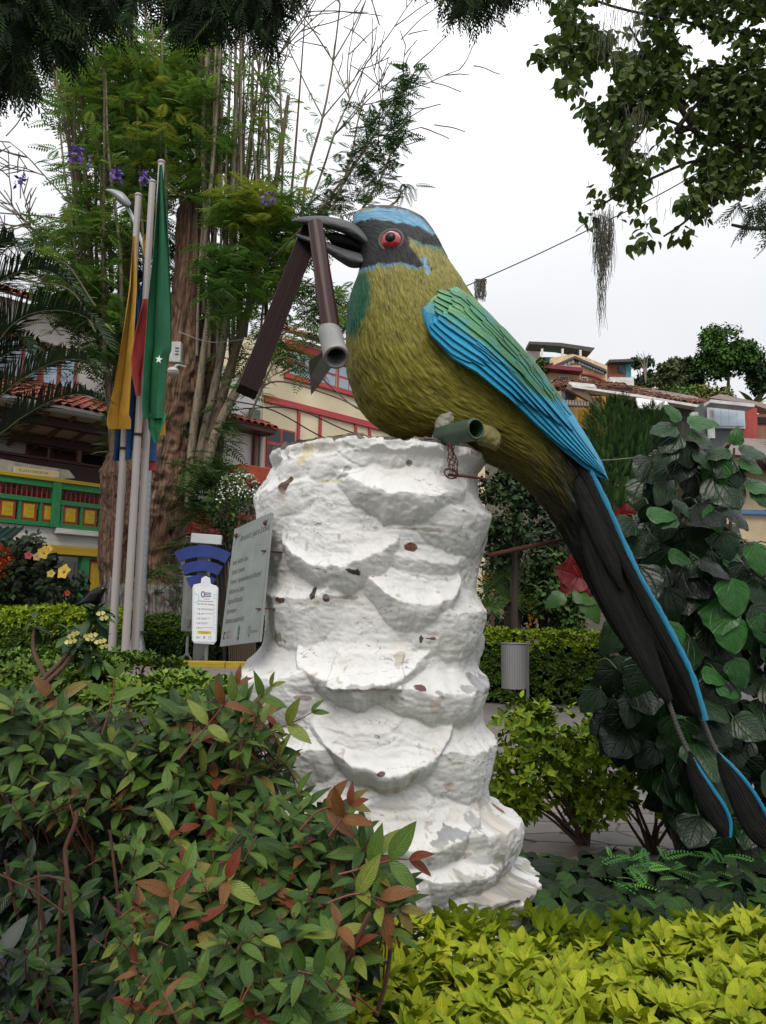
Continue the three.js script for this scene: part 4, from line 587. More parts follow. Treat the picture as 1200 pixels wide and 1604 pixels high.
// flag poles and flags
{
  const steel = M({ color: S(158, 152, 148), metalness: 0.1, roughness: 0.5 }), band = M({ color: S(22, 22, 24), roughness: 0.8 });
  const fl = (o, name, f, mat, nu = 44, nv = 60) => obj(name, gridGeo(nu, nv, f), mat, o);
  const cloth = (c) => M({ color: c, roughness: 0.85, map: rep(T.mottle, 1, 2), bumpMap: rep(T.grain, 8, 16), bumpScale: 0.001 });
  const green = cloth(S(28, 112, 72)), yel = cloth(S(190, 146, 44)), blue = cloth(S(28, 84, 138)), red = cloth(S(164, 54, 50));
  const D = 12.2;
  const poles = [[173, 1062, 217, 306, 12.2, 'leftmost flag pole with gathered yellow and blue flag'], [194, 1062, 239, 285, 12.0, 'middle flag pole between the other two, its flag mostly hidden'], [209, 1062, 253, 254, 12.2, 'tallest of three flag poles, with the green and red flag']];
  const flags = [];
  for (const [x0, y0, x1, y1, d, label] of poles) { const A = P(x0, y0, d), B = P(x1, y1, d); A.y = Math.min(A.y, 0.72); const t = thing('flag_pole', label, 'flag pole', A); obj('pole', tube([A, A.clone().lerp(B, 0.5), B], U(6.4, d), 20, 14, U(5.2, d)), steel, t); const g = new THREE.SphereGeometry(U(6.5, d), 12, 8); g.scale(1, 0.6, 1); g.translate(B.x, B.y, B.z); obj('cap', g, steel, t); const c = new THREE.CylinderGeometry(U(7.4, d), U(7.4, d), U(4, d), 14); const k = A.clone().lerp(B, [0.455, 0.47, 0.485][flags.length]); c.translate(k.x, k.y, k.z); obj('strap', c, band, t); flags.push([A, B]); }
  // hanging cloth: left and right outline by height, with folds
  const hang = (L, R, d, folds, amp, ph) => (u, v) => { const y = lerp(L.at(-1)[0], L[0][0], v), l = lin1(L, y)[0], r = lin1(R, y)[0], top = sst(1, 0.75, v), f = Math.sin(u * folds * Math.PI + ph + v * 1.5), px = lerp(l, r, u) + 2.0 * Math.cos(u * folds * Math.PI * 2 + ph) * top; const sag = (1 - v < 0.06 ? 1 : 1) * 0; return P(px, y + (v < 0.02 ? 0 : 0) + sag, d - amp * f * (0.15 + top)); };
  const g1 = thing('green_flag', 'green flag with a white star and red lower corner hanging from the tallest pole', 'flag', P(240, 660, 12));
  const gf = hang([[258, 250], [400, 238], [470, 230], [560, 224], [640, 220], [655, 222]], [[258, 254], [330, 262], [400, 267], [470, 270], [548, 271], [565, 264], [640, 260], [655, 259]], 11.72, 3.4, 0.1, 0.4);
  fl(g1, 'cloth', gf, green); fl(g1, 'cloth', hang([[648, 230], [672, 232], [694, 243]], [[648, 262], [672, 252], [694, 246]], 11.76, 2, 0.05, 1), green, 14, 16);
  fl(g1, 'red_corner', hang([[468, 224], [520, 210], [560, 203], [590, 205], [620, 212]], [[470, 236], [520, 234], [560, 232], [590, 224], [622, 221]], 11.74, 1.6, 0.07, 0.2), red, 20, 30);
  { const c = P(249, 563, 11.57), s = []; for (let i = 0; i < 10; i++) { const r = U(i % 2 ? 2.8 : 7, 11.57), a = i * Math.PI / 5 + 0.1; s.push(V(c.x + r * Math.sin(a) * 0.85, c.y + r * Math.cos(a), c.z)); } obj('star', slab(s, 0.01, V(0, 0, 1)), M({ color: S(226, 226, 220), roughness: 0.8 }), g1); }
  const g2 = thing('yellow_flag', 'yellow and blue flag hanging in folds from the leftmost pole', 'flag', P(190, 690, 12.2));
  fl(g2, 'cloth', hang([[370, 208], [450, 203], [520, 192], [600, 178], [662, 165], [672, 168]], [[370, 213], [450, 214], [520, 211], [600, 206], [650, 203], [656, 206]], 11.9, 2.2, 0.08, 0.8), yel, 30, 40);
  fl(g2, 'blue_band', hang([[440, 205], [520, 200], [600, 192], [660, 182], [722, 176]], [[440, 216], [520, 216], [600, 212], [660, 204], [718, 188]], 12.3, 2, 0.06, 0.3), blue, 24, 40);
  const g3 = thing('tricolour_flag', 'flag in yellow, blue and red folds showing between the other two flags', 'flag', P(235, 735, 12.1));
  fl(g3, 'yellow_cloth', hang([[318, 240], [360, 230], [376, 221], [390, 223], [402, 227]], [[318, 245], [360, 247], [376, 246], [390, 238], [402, 230]], 12.1, 1.6, 0.06, 0.7), yel, 20, 24);
  fl(g3, 'blue_cloth', hang([[400, 226], [520, 212], [640, 200], [720, 196]], [[400, 234], [520, 226], [640, 214], [724, 206]], 12.2, 1.6, 0.05, 0.7), blue, 20, 30);
  fl(g3, 'yellow_edge', hang([[600, 246], [682, 246]], [[600, 256], [682, 258]], 12.4, 1, 0.03, 0.7), yel, 10, 10);
  fl(g3, 'blue_edge', hang([[660, 228], [700, 228], [722, 229]], [[660, 247], [700, 247], [722, 247]], 12.36, 1.4, 0.04, 0.2), blue, 14, 14);
  fl(g3, 'red_edge', hang([[640, 216], [700, 220], [718, 227], [737, 228]], [[640, 221], [700, 228], [718, 246], [728, 247]], 12.38, 1.4, 0.04, 0.2), red, 14, 14);
  const lpB = P(214, 1030, 13.4), lp = thing('street_lamp', 'pale lamp post behind the flag poles with a curved arm reaching left', 'street lamp', lpB);
  const wp = M({ color: S(186, 192, 196), metalness: 0.2, roughness: 0.45, map: rep(T.mottle, 1, 4) });
  obj('post', tube([lpB, P(232, 740, 13.4), P(243, 520, 13.4), P(234, 420, 13.4), P(219, 370, 13.4), P(203, 330, 13.4), P(196, 320, 13.4)], (t) => U(lerp(8, 3, sst(0, 0.8, t)), 13.4), 50, 14), wp, lp);
  { const fl = new THREE.CylinderGeometry(U(8, 13.4), U(17, 13.4), U(36, 13.4), 4, 1); fl.rotateY(0.78); const q = P(215, 1008, 13.4); fl.translate(q.x, q.y, q.z); obj('foot', fl, wp, lp); const c = new THREE.CylinderGeometry(U(9.5, 13.4), U(9.5, 13.4), U(3, 13.4), 16); const r = P(219, 990, 13.35); c.translate(r.x, r.y, r.z); obj('collar', c, M({ color: S(60, 60, 60) }), lp); }
  obj('lamp_head', loft([[202, 326, 206, 318], [196, 324, 199, 308], [186, 316, 190, 300], [174, 304, 176, 296], [165, 298, 166, 296]].map((s) => s), () => 13.3, (v) => 24 * Math.sin(Math.PI * clamp(v * 0.9 + 0.08)) + 3, 20, 24), M({ color: S(120, 122, 124), roughness: 0.4, metalness: 0.3 }), lp);
}
{ // speaker box with a small dome camera on the tree trunk
  const q = P(276, 553, 14.6), b = thing('equipment_box', 'small white louvred box mounted on the tree trunk beside the green flag', 'box', q), w = M({ color: S(208, 210, 206), roughness: 0.5, map: T.mottle });
  const s = U(1, 14.6); const bx = obj('case', box(18 * s, 34 * s, 14 * s, 0, 0, 0, 0.01), w, b, { local: true }); for (let i = 0; i < 3; i++) obj('louvre', box(6 * s, 1.4 * s, 2 * s, 3 * s, (-4 + i * 5) * s, 7 * s), M({ color: S(90, 92, 90) }), bx, { local: true });
  const d = P(271, 582, 14.5), c = thing('dome_camera', 'white dome camera just below the louvred box on the trunk', 'camera', d); const dg = new THREE.SphereGeometry(10 * s, 20, 12, 0, Math.PI * 2, Math.PI / 2, Math.PI / 2); dg.scale(1, 0.7, 1); obj('dome', dg, MP({ color: S(196, 196, 190), roughness: 0.25, clearcoat: 0.6 }), c, { local: true }); const hg = new THREE.CylinderGeometry(6 * s, 11 * s, 6 * s, 20); hg.translate(0, 3 * s, 0); obj('housing', hg, w, c, { local: true }); obj('arm', tube([V(0, 5 * s, 0), V(6 * s, 12 * s, -4 * s), V(16 * s, 12 * s, -14 * s)], 2 * s, 10, 8), w, c, { local: true });
}
{ // wireless point: grey cabinet, blue wave sign, information board
  const D = 12.9, s = U(1, D), o = P(318, 1036, D), k = thing('wireless_kiosk', 'grey wireless internet point with three blue curved bands on top', 'kiosk', V(o.x, 0.75, -D));
  const grey = M({ color: S(134, 136, 134), roughness: 0.5, metalness: 0.3, map: T.mottle }), blue = M({ color: S(30, 58, 138), roughness: 0.45, map: T.mottle }), X = (px) => P(px, 960, D).x, Y = (py) => P(318, py, D).y;
  obj('mast', box(16 * s, Y(842) - Y(1038), 6 * s, X(312), (Y(842) + Y(1038)) / 2, -D - 0.1, 0.01), grey, k);
  const cab = obj('cabinet', new RoundedBoxGeometry(30 * s, 86 * s, 16 * s, 2, 0.015).translate(X(302), Y(946), -D + 0.02), grey, k); obj('lock', box(5 * s, 12 * s, 3 * s, X(299), Y(976), -D + 9 * s + 0.03, 0.006), M({ color: S(100, 100, 98), metalness: 0.4, roughness: 0.4 }), cab);
  for (const px of [296, 321]) { obj('leg', box(4 * s, 30 * s, 4 * s, X(px), Y(1012), -D, 0.004), grey, k); for (const e of [-1, 1]) obj('foot', bar(V(X(px), Y(1022), -D), V(X(px) + e * 8 * s, Y(1034), -D + 0.04), 0.02, 0.02), grey, k); }
  obj('header_box', new RoundedBoxGeometry(48 * s, 15 * s, 8 * s, 2, 0.01).rotateZ(-0.06).translate(X(317), Y(844), -D - 0.05), M({ color: S(188, 192, 194), roughness: 0.5 }), k);
  for (const [r0, r1, half] of [[30, 47, 0.52], [53, 69, 0.5], [75, 93, 0.5]].map((a) => a)) { const a = [], n = 18, cy = 948; for (let i = 0; i <= n; i++) { const t = lerp(-half, half, i / n); a.push(V(X(315 + Math.sin(t) * r1), Y(cy - Math.cos(t) * r1), -D + 0.09)); } for (let i = n; i >= 0; i--) { const t = lerp(-half, half, i / n); a.push(V(X(315 + Math.sin(t) * r0), Y(cy - Math.cos(t) * r0), -D + 0.09)); } const g = slab(a, 0.05, V(0, 0, 1)); obj('wave_band', g, blue, k); }
  const c = document.createElement('canvas'); c.width = 256; c.height = 640; const x = c.getContext('2d'); x.fillStyle = '#e9edf0'; x.fillRect(0, 0, 256, 640);
  x.strokeStyle = '#8fd0e0'; x.lineWidth = 9; x.beginPath(); x.arc(0, 140, 52, 0, 7); x.stroke(); x.beginPath(); x.arc(250, 110, 26, 0, 7); x.stroke(); x.strokeStyle = '#d9cfe6'; for (let i = 0; i < 7; i++) { x.beginPath(); x.arc(246, 230 + i * 46, 22, 1.6, 4.7); x.stroke(); }
  x.strokeStyle = '#4b2f5e'; x.lineWidth = 12; x.beginPath(); x.ellipse(98, 92, 18, 32, 0, 0, 7); x.stroke(); x.fillStyle = '#4b2f5e'; for (let i = 0; i < 3; i++) x.fillRect(122, 68 + i * 20, 70, 11); x.fillRect(110, 140, 64, 6);
  x.fillStyle = '#5a6a78'; x.fillRect(44, 168, 176, 7); x.fillStyle = '#333'; x.font = 'bold 24px sans-serif'; x.fillText('EN POCOS PASOS', 36, 214, 190);
  for (let i = 0; i < 5; i++) { x.fillStyle = '#7b8fa6'; x.font = 'bold 26px sans-serif'; x.fillText(String(i + 1), 28, 274 + i * 54); x.fillStyle = '#444'; x.fillRect(54, 256 + i * 54, 12, 18); x.fillRect(78, 256 + i * 54, [150, 140, 110, 90, 150][i], 4); x.fillRect(78, 268 + i * 54, [140, 30, 60, 70, 20][i], 4); }
  x.fillStyle = '#e0bf3a'; x.fillRect(44, 514, 160, 36); x.fillStyle = '#7a6420'; x.fillRect(60, 524, 124, 5); x.fillRect(88, 536, 80, 5); x.fillStyle = '#333'; x.font = 'bold 26px sans-serif'; x.fillText('gov', 36, 598); x.fillRect(118, 574, 12, 30); x.strokeStyle = '#68a8c8'; x.lineWidth = 6; x.beginPath(); x.arc(190, 590, 16, 0, 7); x.stroke();
  const t = new THREE.CanvasTexture(c); t.colorSpace = THREE.SRGBColorSpace;
  const bd = 12.55, bo = thing('information_board', 'white rounded information board with rows of small print in front of the wireless point', 'board', P(322, 1008, bd));
  const sh = new THREE.Shape(), q = (px, py) => { const p = P(px, py, bd); return [p.x, p.y]; }; const W = [[304, 916], [315, 914], [316, 906], [322, 903], [328, 906], [329, 915], [338, 918], [341, 922], [338, 1004], [334, 1009], [304, 1007], [301, 1002], [302, 920]]; W.forEach(([a, b], i) => { const [X2, Y2] = q(a, b); i ? sh.lineTo(X2, Y2) : sh.moveTo(X2, Y2); });
  const eg = new THREE.ExtrudeGeometry(sh, { depth: 0.03, bevelEnabled: true, bevelSize: 0.006, bevelThickness: 0.006, bevelSegments: 2 }); eg.translate(0, 0, -bd - 0.04); obj('board', eg, M({ color: S(222, 226, 228), roughness: 0.4 }), bo);
  const A = P(303, 1005, bd), B = P(337.5, 1006, bd), C = P(340, 920, bd), E = P(305, 918, bd); obj('printed_face', gridGeo(4, 4, (u, v) => E.clone().lerp(C, u).lerp(A.clone().lerp(B, u), 1 - v).add(V(0, 0, 0.004))), M({ map: t, roughness: 0.4 }), bo);
  obj('leg', box(0.05, 0.6, 0.04, P(322, 1020, bd).x, P(322, 1030, bd).y, -bd - 0.07, 0.005), grey, bo);
}
// ---------------------------------------------------------------- houses and trees on the hill to the right
// simple house pieces read off the photograph at one distance
function hillHouse(name, label, d, px, py) { return thing(name, label, 'house', P(px, py, d)); }
function hb(name, mat, par, x0, x1, y0, y1, d, dep, dz = 0) { const a = P(x0, y1, d), b = P(x1, y0, d); return obj(name, box(b.x - a.x, b.y - a.y, dep, (a.x + b.x) / 2, (a.y + b.y) / 2, -d - dep / 2 + dz, 0), mat, par); }
const hp = (x, y, d) => P(x, y, d);
const roofMatDark = pt(S(74, 70, 68)), wallCream = pt(S(226, 196, 150)), glassW = MP({ color: S(176, 190, 204), roughness: 0.15, metalness: 0.2 }), frameW = pt(S(220, 222, 222));
{
  const d = 72, h = hillHouse('hillside_house', 'cream hillside house with dark red eave and a slanted strip of windows', d, 920, 612);
  hb('wall', wallCream, h, 866, 948, 572, 640, d, 6);
  { const q = [[862, 562], [896, 556], [914, 560], [950, 574], [950, 628], [862, 628]].map(([x, y]) => hp(x, y, d - 0.5)); obj('front_wall', slab(q, 0.5, V(0, 0, 1)), wallCream, h); }
  hb('lower_wall', pt(S(206, 172, 128)), h, 846, 904, 580, 640, d, 5, 1.4);
  obj('red_eave', slab([hp(850, 573, d - 2), hp(910, 579, d - 2), hp(911, 585, d - 2), hp(850, 579, d - 2)], 1.2, V(0, 0, 1)), pt(S(136, 34, 52)), h);
  for (let k = 0; k < 5; k++) { const a = lerp(872, 900, k / 5), b = a + 4.4, y = (x) => 571 - (x - 866) * 0.36; const w = obj('window', slab([hp(a, y(a) + 1, d - 1), hp(b, y(b) + 1, d - 1), hp(b, y(b) + 10, d - 1), hp(a, y(a) + 9, d - 1)], 0.3, V(0, 0, 1)), glassW, h); }
  for (let k = 0; k < 9; k++) { const a = lerp(906, 946, k / 9), b = a + 3.6, y = (x) => 557 + (x - 904) * 0.42; obj('window', slab([hp(a, y(a) + 3, d - 1), hp(b, y(b) + 3, d - 1), hp(b, y(b) + 12, d - 1), hp(a, y(a) + 12, d - 1)], 0.3, V(0, 0, 1)), glassW, h); }
  obj('roof', slab([hp(864, 571, d - 2), hp(903, 554, d - 2), hp(952, 575, d - 2), hp(954, 580, d - 2), hp(903, 558, d - 2), hp(864, 575, d - 2)].map((p) => p.add(V(0, 0, -2.6))), 4, V(0, 0, 1)), roofMatDark, h);
  obj('red_stripe', tube([hp(908, 586, d - 1), hp(928, 589, d - 1), hp(948, 598, d - 1)], 0.14, 12, 6), pt(S(160, 48, 44)), h);
  for (const [x, y, w] of [[876, 590, 14], [911, 592, 8]]) { const f = hb('window_frame', frameW, h, x, x + w, y, y + 8, d - 1.6, 0.3, 0.2); hb('pane', mPaneD, f, x + 1, x + w / 2 - 0.5, y + 1, y + 7, d - 1.7, 0.3, 0.25); hb('pane', mPaneD, f, x + w / 2 + 0.5, x + w - 1, y + 1, y + 7, d - 1.7, 0.3, 0.25); }
  const k = hillHouse('roof_terrace', 'turquoise walled terrace under a flat grey canopy behind the cream hillside house', 78, 880, 575);
  hb('wall', pt(S(60, 152, 140)), k, 846, 894, 560, 590, 78, 4); hb('white_wall', mWhite, k, 826, 846, 544, 590, 78, 4);
  obj('canopy', slab([hp(826, 540, 77), hp(874, 542, 77), hp(928, 550, 77), hp(922, 556, 77), hp(872, 547, 77), hp(826, 544, 77)], 2, V(0, 0, 1)), roofMatDark, k); for (const x of [848, 880, 908]) hb('post', mWhite, k, x, x + 3, 546, 572, 76, 0.2);
}
{
  const d = 78, h = hillHouse('brick_house', 'small brick hillside house with turquoise door beside the hill trees', d, 970, 600);
  const brickT = tex(128, 128, (u, v) => { const r = Math.floor(v * 16), a = (u * 8 + (r % 2) * 0.5) % 1, b = (v * 16) % 1; const k = 0.85 + 0.2 * tn(u, v, 16, 16); return a < 0.07 || b < 0.12 ? [0.62, 0.52, 0.45] : [0.62 * k, 0.36 * k, 0.27 * k]; });
  hb('wall', M({ map: rep(brickT, 1, 1), color: S(225, 215, 215), roughness: 0.9 }), h, 954, 980, 570, 600, d, 5); hb('side_wall', pt(S(70, 150, 160)), h, 980, 988, 571, 600, d, 5, 0.1);
  hb('white_base', mWhite, h, 953, 990, 594, 612, d, 5, 0.6); obj('roof', slab([hp(950, 568, d), hp(986, 567, d), hp(988, 571, d), hp(950, 572, d)], 2, V(0, 0, 1)), roofMatDark, h);
  const w = hb('window', pt(S(50, 110, 110)), h, 968, 978, 574, 584, d, 0.3, 0.2); hb('pane', mPaneD, w, 969, 973, 575, 583, d, 0.3, 0.3);
}
{ // long tiled roof
  const d = 44, h = hillHouse('tiled_roof_house', 'long low house with an old brown tile roof below the cream hillside house', d, 1000, 640);
  hb('wall', pt(S(110, 104, 100)), h, 880, 1112, 622, 690, d, 6, -0.5);
  const A = hp(868, 604, d + 3), B = hp(1000, 608, d + 3), C = hp(1116, 634, d - 1), D = hp(1090, 637, d - 3), E = hp(930, 614, d - 2), F = hp(872, 610, d - 2);
  const q = [hp(872, 597, d + 4), hp(960, 601, d + 4), hp(1088, 622, d + 2), hp(1118, 636, d - 2), hp(1040, 634, d - 2), hp(900, 612, d - 2), hp(872, 608, d - 2)];
  const roof = obj('roof', slab([q[0], q[1], q[2], q[3], q[4], q[5], q[6]].map((p) => p), 0.12, V(0, 0.9, 0.42)), pt(S(104, 74, 62)), h);
  const L = []; const tl2 = tileGeo; for (let i = 0; i < 900; i++) { const px = rr(870, 1118), top = px < 960 ? lerp(597, 601, (px - 872) / 88) : lerp(601, 628, (px - 960) / 150), bot = px < 900 ? 608 : lerp(611, 636, (px - 900) / 216), t = rnd(); const p = hp(px, lerp(bot, top, t) - 1, lerp(d - 2.2, d + 3.6, t)); L.push({ m: place(p, V(rr(-0.2, 0.2), 1, rr(-0.2, 0.2)), V(rr(-0.2, .2), rr(-0.2, .2), 1), rr(1.2, 1.9)), c: pick([S(132, 92, 76), S(108, 76, 64), S(150, 110, 92), S(88, 66, 58)]) }); } stuffInst('roof_tiles', tl2, M({ color: 0xffffff, roughness: 0.9 }), L, h);
  obj('white_eave', slab([hp(894, 606, d - 3), hp(1000, 621, d - 3), hp(1112, 640, d - 3), hp(1112, 644, d - 3), hp(1000, 625, d - 3), hp(894, 609, d - 3)], 0.6, V(0, 0, 1)), mWhite, h);
  obj('white_sheet', slab([hp(890, 600, d - 3), hp(930, 604, d - 3), hp(934, 609, d - 3), hp(892, 606, d - 3)], 0.2, V(0, 0.5, 1)), mWhite, h);
  obj('white_awning', slab([hp(996, 624, d - 4), hp(1044, 630, d - 4), hp(1052, 644, d - 5), hp(1000, 640, d - 5)], 0.1, V(0, 0.5, 1)), mWhite, h);
  obj('gable_board', bar(hp(888, 606, d - 3), hp(936, 632, d - 3), 0.3, 0.3), pt(S(120, 92, 74)), h); hb('painted_eave_shade', mDark, h, 900, 985, 612, 632, d, 1, 0.6); hb('grey_gable', pt(S(126, 130, 136)), h, 880, 912, 612, 630, d, 1, 0.9);  // near-black block below the eave: shade put into its colour
  for (let i = 0; i < 12; i++) { const x = 884 + i * 4.6, y = 628 + i * 0.25; obj('corrugation', tube([hp(x, y, d - 3), hp(x + 0.3, y + 7, d - 4)], 0.08, 4, 6), pt(S(116, 108, 100)), h); }
  hb('yellow_wall', pt(S(196, 150, 50)), h, 892, 940, 636, 700, d, 3, 2);
}
{ // glazed veranda house
  const d = 34, h = hillHouse('veranda_house', 'house with white framed sliding windows and red end wall on the right', d, 1140, 690);
  hb('wall', pt(S(96, 100, 104)), h, 1106, 1164, 632, 760, d, 1); hb('red_wall', pt(S(178, 70, 58)), h, 1164, 1184, 640, 800, d, 1, 0.1); hb('brick_wall', pt(S(142, 98, 76)), h, 1184, 1270, 650, 800, d, 5);
  const w = hb('window_frame', frameW, h, 1112, 1163, 638, 672, d, 0.3, 0.2); for (let i = 0; i < 4; i++) hb('pane', glassW, w, 1114 + i * 12.3, 1125 + i * 12.3, 641, 669, d, 0.3, 0.24);
  const w2 = hb('window_frame', frameW, h, 1094, 1108, 640, 676, d, 0.3, -0.6); hb('pane', glassW, w2, 1096, 1106, 644, 664, d, 0.3, -0.5);
  hb('corner_post', frameW, h, 1106, 1111, 636, 690, d, 0.3, 0.5); hb('dark_window', mDark, h, 1186, 1200, 654, 664, d, 0.2, 0.06);
  obj('eave', slab([hp(1108, 629, d - 1), hp(1176, 636, d - 1), hp(1176, 641, d - 1), hp(1108, 634, d - 1)], 0.7, V(0, 0, 1)), frameW, h);
  obj('roof', slab([hp(1110, 628, d), hp(1128, 622, d + 3), hp(1212, 640, d + 3), hp(1212, 650, d), hp(1176, 638, d)], 0.3, V(0, 0.9, 0.4)), pt(S(98, 66, 54)), h);
}
{ // low house behind the hibiscus
  const d = 16, h = hillHouse('pale_house', 'pale house with a weathered tile roof seen through the hibiscus leaves', d, 1180, 900);
  hb('wall', pt(S(206, 186, 150)), h, 1142, 1330, 722, 970, d, 1, -0.6); hb('blue_sill', pt(S(80, 130, 180)), h, 1160, 1330, 796, 800, d, 0.2, -0.5); hb('white_wall', mWhite, h, 1120, 1330, 880, 960, d - 0.4, 0.3);
  obj('roof', slab([hp(1136, 716, d), hp(1150, 690, d + 2), hp(1330, 700, d + 2), hp(1330, 734, d)], 0.15, V(0, 0.8, 0.6)), pt(S(104, 88, 76)), h);
  const L = []; for (let i = 0; i < 260; i++) { const t = rnd(), px = rr(1140, 1330); L.push({ m: place(hp(px, lerp(724, 692, t), lerp(d - 0.2, d + 1.9, t)), V(0.1, 1, -0.4), V(rr(-0.1, .1), 0.4, 1), 0.9), c: pick([S(140, 116, 100), S(112, 94, 82), S(92, 80, 72)]) }); } stuffInst('roof_tiles', tileGeo, M({ color: 0xffffff, roughness: 0.9 }), L, h);
}
// ---------------------------------------------------------------- leaves for trees
const clumpLeaf = leafGeo(1, 0.62, { fold: 0.2, curl: 0.3, n: 2 });
const leafMat = (c, o = {}) => MP({ color: c, roughness: 0.62, map: T.leaf, ...o });
const hillLeafMat = MP({ color: 0xffffff, roughness: 0.9, specularIntensity: 0.25 });
// a far tree: trunk with limbs, crown of leaf sprays gathered in uneven clumps
function farTree(label, d, px, pyTop, rx, h, cols, n, group, seedBlobs = 16, base) {
  const foot = P(px, pyTop + h * (base ?? 1.15), d), o = thing('hill_tree', label, 'tree', foot, group), s = d / FL, bark = M({ color: S(86, 74, 60), roughness: 0.95 });
  const ctr = P(px, pyTop + h * 0.5, d), g = [tube([foot, foot.clone().lerp(ctr, 0.6), ctr], s * 3.2, 8, 7, s * 1.4)], L = [], B = [];
  for (let i = 0; i < seedBlobs; i++) { const a = rdir(), k = Math.pow(rnd(), 0.4), b = V(ctr.x + a.x * rx * 0.72 * s * k, ctr.y + a.y * h * 0.4 * s * k, ctr.z + a.z * rx * 0.7 * s * k); B.push([b, rr(0.24, 0.42) * rx * s]); g.push(tube([ctr.clone().lerp(foot, 0.3), ctr.clone().lerp(b, 0.5), b], s * 1.1, 5, 5, s * 0.4)); }
  for (let i = 0; i < n; i++) { const [b, r] = B[i % B.length], a = rdir(); if (a.y < -0.4) a.y *= -0.6; const p = b.clone().addScaledVector(a, r * Math.pow(rnd(), 0.25)); const nn = a.clone().add(V(0, 0.8, 0)).addScaledVector(rdir(), 0.5); L.push({ m: place(p, rdir().add(V(0, -0.3, 0)), nn, s * rr(5, 9)), c: pick(cols).clone().multiplyScalar(rr(0.75, 1.2)) }); }
  obj('trunk', g, bark, o); stuffInst('crown', clumpLeaf, hillLeafMat, L, o); return o;
}
const gDark = [S(44, 62, 36), S(54, 74, 40), S(38, 54, 34)], gMid = [S(66, 92, 44), S(78, 104, 50), S(58, 82, 42)], gOld = [S(84, 92, 58), S(74, 84, 52), S(94, 100, 66)];
farTree('tallest round hill tree standing above the others near the right edge', 92, 1141, 504, 56, 112, [S(62, 92, 40), S(74, 106, 46), S(50, 76, 36)], 9000, null, 34);
farTree('dark low tree at the right edge beside the tallest hill tree', 90, 1192, 552, 34, 84, gDark, 3000);
farTree('dense dark hill tree left of the tallest hill tree', 95, 1082, 548, 38, 74, gDark, 4000, null, 20);
farTree('olive grey bushy hill tree in the middle of the hill row', 90, 1046, 556, 34, 74, gOld, 3600, null, 20);
farTree('airy dark hill tree next to the brick house', 95, 1004, 556, 30, 64, gDark, 2200, null, 14);
farTree('small round tree on the terrace side above the wing', 70, 850, 558, 12, 44, gMid, 900, null, 8);
farTree('low yellow green bush below the hill trees left of the banana plant', 60, 1110, 612, 46, 34, [S(92, 104, 50), S(84, 92, 46), S(110, 100, 52)], 3000, null, 20);
farTree('green bush on the hill between the long tile roof and the hill trees', 70, 1060, 610, 60, 30, gMid, 2600, null, 18);
{ // bare twigs above the airy tree, banana plant
  const d = 92, o = thing('bare_tree', 'thin leafless tree top sticking out above the hill trees', 'tree', P(1012, 600, d)), g = []; for (let i = 0; i < 12; i++) { const x = rr(-12, 12); if (i < 7) g.push(tube([P(1012, 600, d), P(1010 + x * 0.3, 572, d), P(1008 + x * 0.8, rr(549, 560), d)], 0.07, 6, 5, 0.02)); } obj('branches', g, M({ color: S(120, 110, 98) }), o);
  const b = thing('banana_plant', 'banana plant with broad pale leaves at the right edge of the hill', 'plant', P(1180, 660, 46)), lg = leafGeo(1.9, 0.5, { fold: 0.3, curl: 0.5, n: 8 }), m = MP({ color: S(120, 150, 82), roughness: 0.5, map: T.leaf }); const c = P(1180, 640, 46);
  obj('stem', tube([P(1180, 662, 46), c], 0.14, 6, 8, 0.1), m, b); for (let i = 0; i < 8; i++) { const a = i * 0.8; const q = shadow(new THREE.Mesh(lg, m)); q.name = 'leaf'; place(c, V(Math.cos(a), 0.9, Math.sin(a)), V(-Math.cos(a), 0.8, -Math.sin(a) + 0.4), rr(0.7, 1)).decompose(q.position, q.quaternion, q.scale); q.position.sub(b.position); b.add(q); }
}
// ---------------------------------------------------------------- fronds
// a feather leaf: a midrib with pairs of small leaflets; base at the origin, along +y, upper side +z
function frondGeo(L, W, n, { droop = 0.3, lw = 0.5, tip = 0.4, ang = 0.5, up = 0.15 } = {}) {
  const pos = [], ix = [], uv = [], at = (t) => V(0, L * t, -droop * L * t * t); let k = 0; const put = (...p) => { for (const q of p) { pos.push(q.x, q.y, q.z); uv.push(0.5, 0.5); } };
  put(V(-0.008 * L, 0, 0), V(0.008 * L, 0, 0), at(1)); ix.push(0, 1, 2); k = 3;
  for (let i = 1; i <= n; i++) { const t = i / (n + 0.5), c = at(t), len = W / 2 * (0.45 + 0.9 * Math.sin(Math.PI * Math.pow(t, 0.8))) * (1 - tip * t), w = L / n * lw; for (const s of [-1, 1]) { const dir = V(s * Math.cos(ang), Math.sin(ang), -0.25 + up * 0).normalize(), e = c.clone().addScaledVector(dir, len), m = c.clone().addScaledVector(dir, len * 0.45), side = V(0, w, 0.0); put(c, m.clone().addScaledVector(side, -0.5).add(V(0, 0, up * w)), e, m.clone().addScaledVector(side, 0.6)); ix.push(k, k + 1, k + 2, k, k + 2, k + 3); k += 4; } }
  const g = new THREE.BufferGeometry(); g.setAttribute('position', new THREE.Float32BufferAttribute(pos, 3)); g.setAttribute('uv', new THREE.Float32BufferAttribute(uv, 2)); g.setIndex(ix); g.computeVertexNormals(); return g;
}
const inAny = (polys, x, y) => polys.some((p) => inPoly(p, x, y));
function scatter(poly, n, f) { let x0 = 1e9, x1 = -1e9, y0 = 1e9, y1 = -1e9; for (const [x, y] of poly) { x0 = Math.min(x0, x); x1 = Math.max(x1, x); y0 = Math.min(y0, y); y1 = Math.max(y1, y); } let k = 0, g = 0; while (k < n && g++ < n * 40) { const x = rr(x0, x1), y = rr(y0, y1); if (!inPoly(poly, x, y)) continue; if (f(x, y, k) !== false) k++; } }
